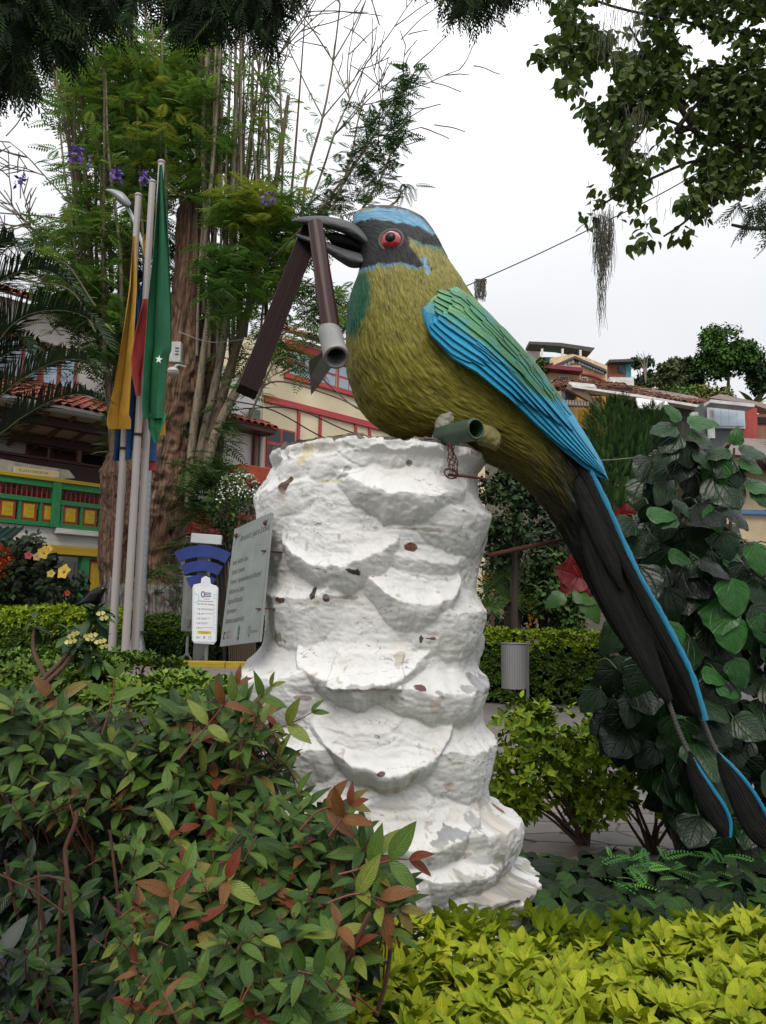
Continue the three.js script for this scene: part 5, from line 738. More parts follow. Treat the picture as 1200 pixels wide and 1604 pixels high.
const backlit = (o) => MP({ color: 0xffffff, roughness: 0.9, specularIntensity: 0.25, ...o });

// ---------------------------------------------------------------- the old pollarded tree with a thicket of upright stems
{
  const D = 16, foot = P(235, 985, D), o = thing('pollarded_tree', 'thick old tree with whitewashed foot and a thicket of thin upright stems', 'tree', foot);
  const barkM = M({ vertexColors: true, map: rep(T.barkC, 2, 1), roughness: 0.95, bumpMap: rep(T.bark, 2, 1), bumpScale: 0.05 });
  const trunk = (sec, dep, seed) => gridGeo(90, 200, (u, v) => { const k = v * (sec.length - 1), i = Math.min(sec.length - 2, Math.floor(k)), t = sst(0, 1, k - i), y = lerp(sec[i][0], sec[i + 1][0], k - i), l = lerp(sec[i][1], sec[i + 1][1], t), r = lerp(sec[i][2], sec[i + 1][2], t), a = u * 2 * Math.PI, R = (r - l) / 2; const q = 1 + 0.21 * (0.5 - Math.abs(fbm(Math.cos(a) * 2.0, Math.sin(a) * 2.0 + seed, y * 0.042, 5)) * 2.2) + 0.16 * fbm(Math.cos(a) * 5, Math.sin(a) * 5, y * 0.04 + seed, 3) + 0.22 * fbm(Math.cos(a) * 1.4, y * 0.012, seed + Math.sin(a), 3); const p = P((l + r) / 2 + R * q * Math.sin(a), y, D + dep - U(R * q * Math.cos(a), D)); const wn = 10 * fbm(a * 3, y * 0.05, 2, 3); const c = y + wn * 3 > 912 && n3(a * 4, y * 0.06, 5) > -0.22 ? S(176, 174, 166) : mixC(S(120, 88, 68), S(150, 122, 102), clamp(0.5 + n3(a * 3, y * 0.01, 8))); return [p, c, [u * 3, y * 0.006]]; }, true);
  obj('trunk', trunk([[990, 166, 292], [940, 178, 284], [880, 176, 280], [800, 186, 292], [740, 192, 304], [680, 206, 312], [620, 228, 316], [560, 252, 316], [480, 268, 314], [400, 276, 320], [340, 278, 322], [312, 284, 318]], 0, 1), barkM, o);
  obj('side_trunk', trunk([[960, 160, 210], [860, 156, 206], [780, 160, 210], [740, 158, 206], [716, 168, 194], [700, 178, 186]], -0.6, 5), barkM, o);
  obj('side_trunk', trunk([[820, 180, 236], [720, 176, 230], [600, 178, 222], [480, 184, 218], [400, 186, 214], [356, 188, 210]], 0.5, 9), barkM, o);
  obj('side_trunk', trunk([[760, 260, 330], [640, 290, 340], [520, 316, 352], [420, 330, 360]], 0.5, 13), barkM, o);
  const stemM = M({ color: S(158, 146, 126), map: rep(T.barkC, 1, 2), roughness: 0.9, bumpMap: T.bark, bumpScale: 0.01 });
  const stemMs = [stemM, S(122, 108, 86), S(138, 130, 112), S(104, 92, 74)].map((c) => c.isColor ? Object.assign(stemM.clone(), { color: c }) : c);
  const stem = (pts, r0, r1, dd) => obj('stem', tube(pts.map(([x, y], i) => P(x, y, D + dd + i * 0.05)), U(r0, D), 18, 7, U(r1, D)), pick(stemMs), o);
  stem([[300, 800], [316, 700], [338, 600], [356, 500], [362, 420], [366, 300], [372, 100]], 8, 3, -0.8);
  stem([[312, 760], [330, 690], [366, 560], [394, 470], [408, 400], [430, 300], [452, 150]], 9, 3, -0.9);
  stem([[320, 740], [344, 660], [378, 600], [396, 560]], 9, 6, -0.9);
  stem([[296, 800], [300, 700], [318, 560], [330, 460], [322, 340], [318, 200], [330, 20]], 7, 3, -0.7);
  stem([[178, 720], [170, 600], [158, 520], [144, 430], [136, 330], [132, 200]], 6, 3, -0.6);
  stem([[214, 380], [206, 250], [204, 120], [206, -40]], 7, 5, -0.2); stem([[318, 420], [326, 330], [334, 190], [338, 60]], 7, 4, -0.3); stem([[352, 470], [350, 330], [310, 190], [316, 80]], 5, 3, -0.3);
  for (let i = 0; i < 64; i++) { const left = rnd() < 0.42, x = left ? rr(120, 260) : rr(290, 420), y = left ? rr(330, 560) : rr(330, 600), dx = (x - 262) * rr(0.0, 0.4) + rr(-14, 14); stem([[x, y], [x + dx * 0.3 + rr(-4, 4), y - 130], [x + dx * 0.7 + rr(-5, 5), y - 280], [x + dx * 1.1, Math.max(-60, y - rr(330, 560))]], rr(2, 4), 1.2, rr(-0.9, 0.9)); }
  // bare twigs on the right and left
  const twig = [], tw = (x, y, a, len, r, lev) => { const n = 4, pts = []; let px = x, py = y, an = a; const kids = []; for (let i = 0; i <= n; i++) { pts.push(P(px, py, D - 0.5 + rr(-0.2, 0.2))); an += rr(-0.16, 0.16); px += Math.cos(an) * len / n; py -= Math.sin(an) * len / n; if (i > 0 && lev < 2) for (let k = 0; k < (lev < 1 ? 2 : 1); k++) if (rnd() < 0.85) kids.push([px, py, an + pick([-1, 1]) * rr(0.35, 0.8), len * rr(0.35, 0.6)]); } twig.push(tube(pts, U(Math.max(1.1, r), D), 9, 5, U(Math.max(0.8, r * 0.55), D))); for (const c of kids) tw(...c, r * 0.55, lev + 1); };
  for (const [x, y, a, l, r] of [[470, 360, 1.35, 360, 2.6], [480, 330, 1.1, 250, 2.2], [440, 330, 1.45, 320, 2.4], [420, 420, 1.5, 400, 2.6], [500, 340, 0.95, 190, 2], [400, 380, 1.6, 380, 2.4], [110, 420, 2.3, 180, 2], [140, 400, 2.75, 150, 1.8], [160, 350, 2.9, 180, 1.8], [150, 500, 2.6, 190, 1.8], [120, 330, 2.2, 150, 1.5]]) tw(x, y, a, l, r, 0);
  obj('twigs', twig, M({ color: S(108, 98, 88), roughness: 0.9 }), o, { kind: 'stuff' });
  // arching twigs by the hoe
  const arch = []; for (const p of [[[396, 640], [440, 560], [500, 590], [560, 640], [620, 655]], [[392, 650], [420, 600], [520, 620], [600, 660]], [[150, 480], [95, 410], [60, 440], [20, 430]], [[400, 560], [450, 520], [510, 530], [540, 510]], [[420, 470], [470, 440], [520, 470], [545, 500]], [[430, 400], [470, 360], [530, 300], [560, 250]], [[150, 520], [110, 455], [40, 440], [0, 430]]]) arch.push(tube(p.map(([x, y]) => P(x, y, 14.5)), U(1.8, 14.5), 24, 5, U(0.9, 14.5))); obj('branch', arch, M({ color: S(92, 82, 70), roughness: 0.9 }), o);
  // feathery leaves
  const fg = frondGeo(1, 0.62, 8, { droop: 0.35, lw: 0.8 }), L = [], cA = [S(96, 130, 54), S(112, 146, 62), S(80, 112, 48), S(132, 156, 70)], cB = [S(132, 146, 52), S(144, 152, 58)], cD = [S(66, 94, 46), S(76, 106, 52)];
  const put = (x, y, d, sc, c) => { const a = rr(0, 6.28), dir = V(Math.cos(a), rr(-0.5, 0.5), Math.sin(a)); L.push({ m: place(P(x, y, d), dir, V(rr(-0.4, 0.4), 1, rr(-0.4, 0.4)), sc), c: pick(c).clone().multiplyScalar(rr(0.75, 1.2)) }); };
  const clump = (poly, n, cols, d0 = -1.4, d1 = 1.2, each = 11, sp = 28) => scatter(poly, Math.round(n * 1.05), (x, y) => { const k = n3(x * 0.02, y * 0.02, 3); if (k < -0.14) return false; const d = D + rr(d0, d1); if (x > 262 && x < 326 && y > 300 && y < 720 && d < D + 0.6) return; for (let i = 0; i < each; i++) put(x + rr(-sp, sp), y + rr(-sp * 0.6, sp * 0.6), d + rr(-0.3, 0.3), rr(0.26, 0.54), cols); });
  clump([[90, 80], [300, 20], [345, 90], [340, 330], [280, 330], [270, 250], [230, 330], [150, 330], [95, 240]], 250, cA, -1, 1.6);
  clump([[100, 130], [260, 60], [320, 160], [250, 260], [120, 260]], 26, cB, -1.4, 0.6, 6); clump([[95, 100], [330, 80], [330, 300], [120, 320]], 90, cD, 0.4, 2);
  clump([[100, 330], [190, 320], [186, 520], [150, 600], [165, 520], [70, 470], [60, 370]], 80, cA); clump([[140, 520], [210, 500], [190, 700], [165, 650]], 22, cD); clump([[170, 330], [280, 330], [270, 470], [220, 470]], 36, cD, 0.4, 1.4);
  clump([[300, 90], [440, 60], [430, 320], [380, 360], [300, 330]], 46, cA, -1, 1, 6); clump([[330, 320], [460, 300], [470, 380], [440, 470], [350, 420]], 90, cA, -1.6, 0.8); clump([[360, 300], [450, 290], [450, 340], [370, 350]], 14, cB, -1.7, -0.8);
  clump([[280, 420], [360, 380], [380, 470], [330, 520], [280, 500]], 40, [S(96, 132, 60), S(80, 116, 54)], -2, -1); clump([[340, 450], [540, 420], [540, 500], [500, 560], [440, 600], [380, 620], [350, 560]], 30, cA, -1.5, 0.4); clump([[400, 430], [545, 420], [545, 520], [430, 520]], 16, cD, 0, 1);
  clump([[310, 620], [360, 600], [350, 760], [300, 740]], 20, cD); clump([[290, 740], [350, 700], [360, 830], [310, 830]], 26, [S(84, 116, 56), S(70, 100, 46)], -1.6, -0.8); clump([[240, 830], [300, 820], [300, 930], [250, 930]], 8, cD, -1.6, -1, 6);
  clump([[40, 420], [140, 400], [150, 470], [60, 500]], 26, cA, -1, 0.6); clump([[430, 330], [560, 310], [540, 370], [460, 420]], 26, cD, -1, 0.6, 5); clump([[60, 480], [170, 470], [170, 560], [100, 580]], 22, [S(70, 92, 40)], -1, 0.6);
  // leafy shoot in front of the sky
  for (const [x0, y0, x1, y1, n] of [[500, 330, 655, 105, 26], [560, 340, 640, 180, 14], [520, 330, 575, 140, 6], [600, 330, 640, 290, 8]]) { const pts = [[x0, y0], [lerp(x0, x1, 0.4) + 6, lerp(y0, y1, 0.4)], [lerp(x0, x1, 0.75), lerp(y0, y1, 0.75)], [x1, y1]]; obj('stem', tube(pts.map(([x, y]) => P(x, y, D - 2)), U(2.2, D), 16, 6, U(1, D)), stemM, o); for (let i = 0; i < n; i++) { const t = Math.pow(i / n, 0.9), x = lerp(x0, x1, t), y = lerp(y0, y1, t); const k = n > 10 ? 10 : i > n - 3 ? 6 : 0; for (let j = 0; j < k; j++) put(x + rr(-24, 24) * (1.15 - 0.5 * t), y + rr(-12, 12), D - 2 + rr(-0.3, 0.3), rr(0.22, 0.4), [S(62, 88, 46), S(76, 102, 54), S(54, 78, 42)]); } }
  for (let i = 0; i < 90; i++) put(rr(380, 560), rr(120, 330), D + rr(-1, 1), rr(0.16, 0.3), cA);
  stuffInst('crown', fg, backlit({ transmission: 0.3, thickness: 0 }), L, o);
  const pl = leafGeo(0.11, 0.07, { n: 2 }), F = []; for (const [x, y, n, sx, sy] of [[122, 240, 46, 12, 14], [182, 272, 30, 7, 10], [228, 280, 26, 7, 12], [420, 312, 24, 9, 9], [34, 284, 20, 10, 6], [125, 255, 12, 16, 10]]) for (let i = 0; i < n; i++) F.push({ m: place(P(x + rr(-sx, sx), y + rr(-sy, sy), D - 1.8 + rr(-0.1, 0.1)), rdir(), rdir(), rr(0.7, 1.2)), c: S(118, 92, 168).multiplyScalar(rr(0.7, 1.2)) }); stuffInst('blossom', pl, backlit(), F, o);
}
// ---------------------------------------------------------------- dark boughs hanging into the top of the picture
{
  const fg = frondGeo(0.26, 0.13, 8, { droop: 0.25, lw: 0.6, ang: 0.85 }), cols = [S(24, 38, 22), S(32, 46, 26), S(20, 31, 19), S(42, 56, 30)];
  const bough = (label, polys, D, n, limbs) => { const o = thing('hanging_bough', label, 'tree branch', P(limbs[0][0][0], limbs[0][0][1], D)), L = []; for (const l of limbs) obj('limb', tube(l.map(([x, y, d]) => P(x, y, d ?? D)), 0.045, 14, 7, 0.012), M({ color: S(52, 44, 38), roughness: 0.95, bumpMap: T.bark, bumpScale: 0.01 }), o);
    for (const [poly, k] of polys) scatter(poly, Math.round(n * k), (x, y) => { const q = polyDist(poly, x, y); if (q < 34 && n3(x * 0.04, y * 0.02, 7) < 0.02) return false; if (n3(x * 0.03, y * 0.03, 17) < -0.42) return false; const d = D + rr(-0.9, 1.1), a = rr(0, 6.28); L.push({ m: place(P(x, y - 34, d), V(Math.cos(a) * rr(0.2, 1.1), -0.8, Math.sin(a) * rr(0.2, 1.1)), V(rr(-1, 1), rr(0, 0.8), rr(-0.6, 1)), rr(0.4, 1.25)), c: pick(cols).clone().multiplyScalar(rr(0.7, 1.9)) }); });
    stuffInst('foliage', fg, backlit(), L, o); };
  const D = 5.6;
  bough('dark drooping evergreen bough filling the top left corner', [[[[-80, -120], [230, -120], [225, 20], [200, 60], [150, 62], [118, 100], [108, 120], [80, 130], [66, 160], [45, 176], [20, 180], [-80, 190]], 1]], D, 5200, [[[-200, -120], [-20, -40], [60, 10], [110, 60]], [[-200, -60], [-60, 40], [0, 90], [40, 150]], [[-60, -160], [80, -60], [190, 10]]]);
  bough('dark drooping evergreen bough at the top left of the bare twigs', [[[[225, -120], [500, -120], [482, 0], [474, 30], [440, 56], [420, 92], [385, 66], [352, 82], [318, 70], [300, 78], [276, 60], [250, 40], [235, 10]], 1]], D + 0.4, 3400, [[[160, -160], [300, -70], [400, 0], [460, 30]], [[180, -180], [280, -60], [340, 30]]]);
  bough('small dark evergreen tip hanging at the top centre', [[[[655, -80], [850, -80], [832, -10], [836, 12], [812, 22], [808, 46], [786, 40], [776, 22], [752, 30], [735, 48], [712, 40], [690, 30], [672, 16], [656, 8]], 1]], D + 0.2, 1000, [[[500, -200], [640, -90], [740, -20], [790, 10]]]);
  bough('feathery evergreen tip reaching in from the right edge above the hill', [[[[1280, 300], [1280, 420], [1200, 384], [1168, 372], [1140, 352], [1150, 346], [1190, 340], [1200, 318]], 1]], 6.4, 240, [[[1330, 330], [1240, 350], [1180, 358], [1146, 352]]]);
}
// ---------------------------------------------------------------- broad leaved tree with hanging moss, top right
{
  const D = 8, foot = V(7.5, 0, -9), o = thing('broadleaf_tree', 'broad leaved tree with grey hanging moss filling the top right corner', 'tree', foot);
  const bark = M({ color: S(84, 76, 66), map: rep(T.barkC, 2, 1), roughness: 0.95, bumpMap: rep(T.bark, 2, 1), bumpScale: 0.03 });
  const hub = V(7.1, 7.2, -8.8); obj('trunk', tube([foot, V(7.45, 2.5, -8.9), V(7.3, 5, -8.9), hub, V(6.6, 10, -8.6)], (t) => lerp(0.42, 0.2, t) * (1 + 0.12 * n3(t * 9, 1, 1)), 40, 20), bark, o);
  for (const l of [[[1180, 160], [1060, 130], [1000, 120], [940, 80], [880, 60]], [[1160, 230], [1050, 190], [1016, 180], [1010, 200], [988, 230]], [[1180, 260], [1100, 250], [1020, 280], [960, 310], [930, 330]], [[1180, 240], [1120, 300], [1070, 350], [1040, 370]], [[1200, 60], [1100, 40], [960, 10], [880, -20]], [[1100, 220], [1020, 100], [985, 40]], [[1010, 180], [960, 160], [915, 190]], [[1080, 200], [1060, 205], [1120, 130]]]) { const p = l.map(([x, y], i) => P(x, y, D + 0.3 - i * 0.08)); if (l[0][0] > 1150) p.unshift(hub.clone().lerp(p[0], 0.1)); obj('branch', tube(p, U(6, D), 26, 8, U(1.6, D)), bark, o); }
  const lg = [leafGeo(0.105, 0.085, { fold: 0.2, curl: 0.3, n: 4, shape: (t) => Math.pow(Math.sin(Math.PI * Math.pow(t, 0.72)), 0.7) }), leafGeo(0.12, 0.09, { fold: 0.3, curl: 0.6, n: 4, shape: (t) => Math.pow(Math.sin(Math.PI * Math.pow(t, 0.72)), 0.7) })];
  const cols = [S(74, 98, 40), S(88, 112, 46), S(62, 82, 38), S(102, 126, 50), S(80, 100, 44), S(128, 144, 58)], L = [];
  const poly = [[838, 76], [868, 66], [872, 20], [860, -60], [1290, -60], [1290, 280], [1230, 250], [1180, 268], [1172, 300], [1120, 300], [1110, 330], [1088, 352], [1086, 388], [1072, 386], [1060, 350], [1024, 356], [1012, 386], [996, 384], [980, 352], [940, 346], [908, 348], [918, 316], [950, 300], [962, 270], [920, 266], [896, 256], [924, 238], [962, 248], [950, 222], [900, 222], [872, 190], [880, 168], [872, 140], [900, 110], [880, 92], [846, 92]];
  scatter(poly, 1750, (x, y) => {
    const den = sst(0, 1, clamp((x - 930) / 240 + (200 - y) / 340)), k = n3(x * 0.016, y * 0.016, 2.6) + 0.55 * n3(x * 0.045, y * 0.045, 8); if (k < 0.03 - 0.22 * den) return false;
    const d = D + rr(-0.7, 0.9) + 0.5 * den; for (let i = 0; i < 6; i++) { const a = rr(0, 6.28); L.push({ m: place(P(x + rr(-17, 17), y + rr(-12, 12), d + rr(-0.12, 0.12)), V(Math.cos(a) * 0.7, rr(-1, -0.1), Math.sin(a) * 0.7), V(rr(-0.6, 0.6), 0.8, rr(-0.4, 0.9)), rr(0.75, 1.15)), k: Math.floor(rnd() * 5 + (rnd() < 0.12 ? 1 : 0)), g: rnd() < 0.5 ? 0 : 1 }); } });
  leafy(o, L, lg, MP({ roughness: 0.8, specularIntensity: 0.3, map: T.leaf, transmission: 0.4, thickness: 0 }), cols, 300);
  const moss = []; const strand = (x, y, len, d) => { const p = []; let xx = x; for (let i = 0; i <= 6; i++) { p.push(P(xx, y + len * i / 6, d + rr(-0.02, 0.02))); xx += rr(-2.5, 2.5); } moss.push(tube(p, 0.0026, 14, 4, 0.0012)); };
  for (let i = 0; i < 230; i++) { const t = Math.pow(rnd(), 2.2); strand(945 + rr(-17, 17) * (1 - t * 0.7), rr(318, 350) + t * 60, lerp(40, 90, rnd()) * (1 - t * 0.3) , 7.6 + rr(-0.1, 0.1)); } for (let i = 0; i < 46; i++) strand(942 + rr(-6, 6), rr(380, 470), rr(30, 80), 7.6 + rr(-0.05, 0.05));
  for (let i = 0; i < 90; i++) strand(rr(930, 1010), rr(-10, 60), rr(20, 70), 7.2 + rr(-0.2, 0.2)); for (let i = 0; i < 40; i++) strand(985 + rr(-12, 30), rr(150, 240), rr(20, 60), 7.4); for (let i = 0; i < 30; i++) { const x = rr(915, 1120); strand(x, rr(200, 330), rr(15, 50), 7.5); }
  obj('moss', moss, M({ color: S(92, 90, 80), roughness: 1 }), o, { kind: 'stuff' });
}
{ // wire with a tuft of moss, other wires
  const cable = M({ color: S(38, 38, 40), roughness: 0.7 });
  single('overhead_wire', tube([P(560, 520, 9), P(735, 446, 9), P(830, 404, 9), P(926, 358, 8.9), P(1060, 290, 8.6), P(1300, 140, 8)], U(0.9, 9), 50, 6), cable, 'thin overhead wire rising from behind the bird neck to the upper right', 'wire');
  const o = thing('moss_tuft', 'small tuft of grey moss hanging on the overhead wire behind the bird back', 'moss', P(753, 438, 9)), g = []; for (let i = 0; i < 90; i++) { const x = 753 + rr(-8, 8), p = []; for (let k = 0; k < 5; k++) p.push(P(x + rr(-3, 3), 437 + k * rr(6, 9), 9 + rr(-0.03, 0.03))); g.push(tube(p, 0.004, 8, 4, 0.002)); } obj('strands', g, M({ color: S(110, 108, 100), roughness: 1 }), o);
  single('utility_cable', tube([P(300, 620, 21), P(420, 640, 21.5), P(520, 690, 22), P(640, 706, 22), P(760, 700, 22)], U(1.1, 22), 40, 6), cable, 'slack black cable crossing in front of the cream house', 'cable');
  single('utility_cable', tube([P(380, 640, 21), P(460, 640, 21.5), P(560, 680, 22), P(660, 692, 22)], U(1.1, 22), 40, 6), cable, 'second black cable just above the slack one at the cream house', 'cable');
  single('utility_cable', tube([P(280, 520, 15), P(330, 536, 15), P(400, 530, 15), P(520, 540, 17)], U(0.8, 15), 30, 6), M({ color: S(150, 150, 146) }), 'pale wire running from the trunk box towards the hoe', 'cable');
  single('utility_cable', tube([P(900, 722, 9), P(960, 720, 9), P(1040, 712, 9), P(1130, 706, 9)], U(0.8, 9), 20, 6), M({ color: S(120, 122, 120) }), 'thin grey wire running right from the wing tip', 'cable');
}
// ---------------------------------------------------------------- palm on the left
{
  const foot = V(-9.2, 0.75, -13.5), o = thing('feather_palm', 'palm with long drooping feather fronds reaching in from the left edge', 'palm', foot), top = P(-150, 560, 13);
  obj('trunk', tube([foot, foot.clone().lerp(top, 0.5), top], 0.2, 20, 14, 0.16), M({ color: S(110, 96, 80), map: rep(T.barkC, 1, 3), roughness: 0.95, bumpMap: T.bark, bumpScale: 0.03 }), o);
  const cols = [S(44, 60, 38), S(38, 52, 36), S(54, 70, 44)];
  const frond = (pts, d, w, c) => { const cv = new THREE.CatmullRomCurve3(pts.map(([x, y], i) => P(x, y, d - i * 0.25))), N = 150, pos = [], n = []; const r = tube(cv.getPoints(14), 0.016, 30, 6, 0.004); const G2 = []; for (let i = 4; i <= N; i++) { const t = i / N, p = cv.getPointAt(t), tg = cv.getTangentAt(t), len = w * (0.35 + 0.75 * Math.sin(Math.PI * Math.pow(t, 0.7))) ; for (const s of [-1, 1]) { const out = V(0, 1, 0).cross(tg).normalize().multiplyScalar(s), dir = out.multiplyScalar(0.55).addScaledVector(tg, 0.75).add(V(0, s > 0 ? 0.28 : 0.5, 0)).addScaledVector(rdir(), 0.12).normalize(); const a = p.clone(), b = p.clone().addScaledVector(dir, len * 0.6), e = b.clone().addScaledVector(dir.add(V(0, -0.5, 0)).normalize(), len * 0.45), sd = tg.clone().multiplyScalar(0.017); pos.push(...a.clone().sub(sd).toArray(), ...a.clone().add(sd).toArray(), ...b.clone().sub(sd).toArray(), ...a.clone().add(sd).toArray(), ...b.clone().add(sd).toArray(), ...b.clone().sub(sd).toArray(), ...b.clone().sub(sd).toArray(), ...b.clone().add(sd).toArray(), ...e.toArray()); } }
    const g = new THREE.BufferGeometry(); g.setAttribute('position', new THREE.Float32BufferAttribute(pos, 3)); g.setAttribute('uv', new THREE.Float32BufferAttribute(new Float32Array(pos.length / 3 * 2).fill(0.5), 2)); g.computeVertexNormals(); const f = obj('frond', g, MP({ color: c, roughness: 0.7, specularIntensity: 0.3 }), o); obj('rib', r, M({ color: S(92, 98, 62), roughness: 0.6 }), f); };
  frond([[-150, 560], [-60, 490], [20, 430], [80, 426], [130, 470]], 13.2, 0.62, cols[0]); frond([[-150, 570], [-40, 570], [30, 500], [90, 486], [140, 500], [170, 540]], 12.8, 0.66, cols[1]); frond([[-150, 580], [-40, 640], [40, 590], [90, 566], [130, 564], [158, 580]], 12.4, 0.62, cols[2]); frond([[-140, 600], [-30, 690], [40, 650], [90, 624], [130, 618], [164, 630]], 12, 0.6, cols[1]); frond([[-150, 550], [-80, 480], [-30, 400], [20, 380], [40, 400]], 13.4, 0.6, cols[0]); frond([[-150, 560], [-80, 560], [-20, 520], [30, 530], [60, 570]], 13.5, 0.6, cols[2]);
  frond([[-150, 550], [-60, 600], [0, 560], [50, 540], [90, 560]], 14, 0.6, cols[1]); frond([[-150, 540], [-190, 420], [-220, 440], [-260, 520]], 13, 0.6, cols[0]); frond([[-150, 540], [-150, 420], [-120, 360], [-90, 380]], 13.6, 0.6, cols[1]);
}
// ---------------------------------------------------------------- hedges and shrubs
const durLeaf = leafGeo(0.05, 0.026, { n: 3, fold: 0.25, curl: 0.35 });
const softLeaf = (o = {}) => MP({ color: 0xffffff, roughness: 0.6, specularIntensity: 0.35, map: T.leaf, ...o });
function whorl(L, p, up, n, size, cols, spread = 0.75, k) { const a0 = rr(0, 6.28), sx = V(up.y, up.z, up.x).cross(up).normalize(), sy = up.clone().cross(sx); for (let i = 0; i < n; i++) { const a = a0 + i * 2.4 + rr(-0.3, 0.3), out = sx.clone().multiplyScalar(Math.cos(a)).addScaledVector(sy, Math.sin(a)), e = spread * rr(0.55, 1.25), dir = up.clone().multiplyScalar(1 - e * 0.6).addScaledVector(out, e).normalize(), nn = up.clone().multiplyScalar(e).addScaledVector(out, -(1 - e * 0.5)); const l = { m: place(p.clone().addScaledVector(dir, size * 0.06).addScaledVector(up, -size * 0.25 * (i / n)), dir, nn, size * rr(0.75, 1.15)) }; if (k === undefined) l.c = pick(cols).clone().multiplyScalar(rr(0.82, 1.15)); else l.k = typeof k === 'function' ? k(p, i) : k; L.push(l); } }
// clipped hedge: a box of twigs between two ground points
function hedge(name, label, A, B, width, h0, h1, n, cols, size, group, lumps = 0.12) {
  const o = thing(name, label, 'hedge', A.clone().lerp(B, 0.5).setY(h0), group), L = [], d = B.clone().sub(A).setY(0), len = d.length(), e = d.clone().normalize(), w = V(-e.z, 0, e.x), g = [];
  const hAt = (s, t) => h1 + lumps * fbm(s * 1.3 + A.x, t * 1.6, A.z, 3) + lumps * 0.5 * n3(s * 4.3, t * 4, 2);
  for (let i = 0; i < n; i++) { const s = rr(0, len), side = rnd(); let t, y, up; const wv = width / 2 * (1 + 0.2 * n3(s * 2.1, 1.7, A.x));
    if (side < 0.42) { t = rr(-wv, wv); y = hAt(s, t) - rr(0, 0.07); up = V(0, 1, 0).addScaledVector(rdir(), 0.45).normalize(); } else { const sg = side < 0.92 ? 1 : -1; t = sg * wv * (1 - 0.25 * rnd() * rnd()); y = lerp(h0 + 0.02, hAt(s, t), Math.pow(rnd(), 0.8)); up = w.clone().multiplyScalar(sg).add(V(0, 0.75, 0)).addScaledVector(rdir(), 0.6).normalize(); }
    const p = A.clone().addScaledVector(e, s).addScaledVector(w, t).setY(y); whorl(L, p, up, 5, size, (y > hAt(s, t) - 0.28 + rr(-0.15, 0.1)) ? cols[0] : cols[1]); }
  for (let i = 0; i < len * 4; i++) { const p = A.clone().addScaledVector(e, rr(0, len)).addScaledVector(w, rr(-0.3, 0.3) * width); g.push(tube([p.clone().setY(h0 - 0.05), p.clone().add(V(rr(-0.08, 0.08), 0, rr(-0.08, 0.08))).setY(lerp(h0, h1, 0.5)), p.clone().add(V(rr(-0.15, 0.15), 0, rr(-0.15, 0.15))).setY(h1 - 0.06)], 0.012, 6, 5, 0.005)); }
  obj('stem', g, M({ color: S(88, 70, 54), roughness: 0.9 }), o, { kind: 'stuff' });
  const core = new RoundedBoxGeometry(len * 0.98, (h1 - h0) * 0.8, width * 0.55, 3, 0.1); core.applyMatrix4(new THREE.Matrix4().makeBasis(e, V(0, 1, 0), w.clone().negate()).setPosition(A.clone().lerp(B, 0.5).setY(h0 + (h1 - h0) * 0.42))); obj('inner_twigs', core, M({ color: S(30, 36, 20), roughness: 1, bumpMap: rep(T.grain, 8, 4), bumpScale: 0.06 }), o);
  stuffInst('foliage', leafGeo(1, 0.5, { n: 3, fold: 0.25, curl: 0.35 }), softLeaf(), L, o); return o;
}
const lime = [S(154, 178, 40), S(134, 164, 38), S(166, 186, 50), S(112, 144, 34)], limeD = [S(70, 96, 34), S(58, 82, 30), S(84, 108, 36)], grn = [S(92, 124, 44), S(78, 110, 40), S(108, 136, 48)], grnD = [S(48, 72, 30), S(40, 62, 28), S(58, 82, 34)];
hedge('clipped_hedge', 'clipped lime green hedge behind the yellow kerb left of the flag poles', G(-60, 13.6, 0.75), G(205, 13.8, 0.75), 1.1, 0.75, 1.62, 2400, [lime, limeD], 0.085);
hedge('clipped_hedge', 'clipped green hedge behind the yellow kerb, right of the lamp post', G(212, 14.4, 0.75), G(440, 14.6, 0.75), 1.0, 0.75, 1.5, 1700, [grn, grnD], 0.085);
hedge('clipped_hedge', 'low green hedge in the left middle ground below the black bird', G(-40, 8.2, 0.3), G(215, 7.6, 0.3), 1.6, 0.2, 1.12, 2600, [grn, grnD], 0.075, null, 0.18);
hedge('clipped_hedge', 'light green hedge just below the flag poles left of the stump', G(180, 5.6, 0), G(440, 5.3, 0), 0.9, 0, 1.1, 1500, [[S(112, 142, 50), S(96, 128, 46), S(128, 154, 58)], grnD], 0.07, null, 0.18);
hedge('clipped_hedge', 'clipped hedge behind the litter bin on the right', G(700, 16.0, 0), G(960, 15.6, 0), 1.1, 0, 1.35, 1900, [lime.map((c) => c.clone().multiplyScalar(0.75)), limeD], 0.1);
// free growing lime shrubs beside the stump
function limeShrub(label, foot, h, blobs, n, cols, size, stems) {
  const o = thing('lime_shrub', label, 'shrub', foot), L = [], g = [];
  blobs = blobs.map(([a, b, c, r]) => [a, b * 0.72, c, r * 0.86]); for (const [dx, y, dz, r] of blobs) { const c = foot.clone().add(V(dx, y, dz)); for (const s of stems) { const a = foot.clone().add(V(s, 0, rr(-0.03, 0.03))); obj('stem', tube([a, a.clone().lerp(c, 0.4).add(V(rr(-0.05, 0.05), 0.05, 0)), c], 0.014, 10, 6, 0.005), M({ color: S(74, 56, 44), roughness: 0.9 }), o); } }
  for (let i = 0; i < n; i++) { const [dx, y, dz, r] = blobs[i % blobs.length], a = rdir(), q = a.clone(); const p = foot.clone().add(V(dx, y, dz)).addScaledVector(q, r * Math.pow(rnd(), 0.33) * (1 + 0.25 * n3(a.x * 2, a.y * 2, a.z * 2 + dx))); whorl(L, p, a.add(V(0, 0.7, 0)).addScaledVector(rdir(), 0.4).normalize(), 5, size, cols); }
  stuffInst('foliage', leafGeo(1, 0.5, { n: 3, fold: 0.25, curl: 0.35 }), softLeaf(), L, o);
}
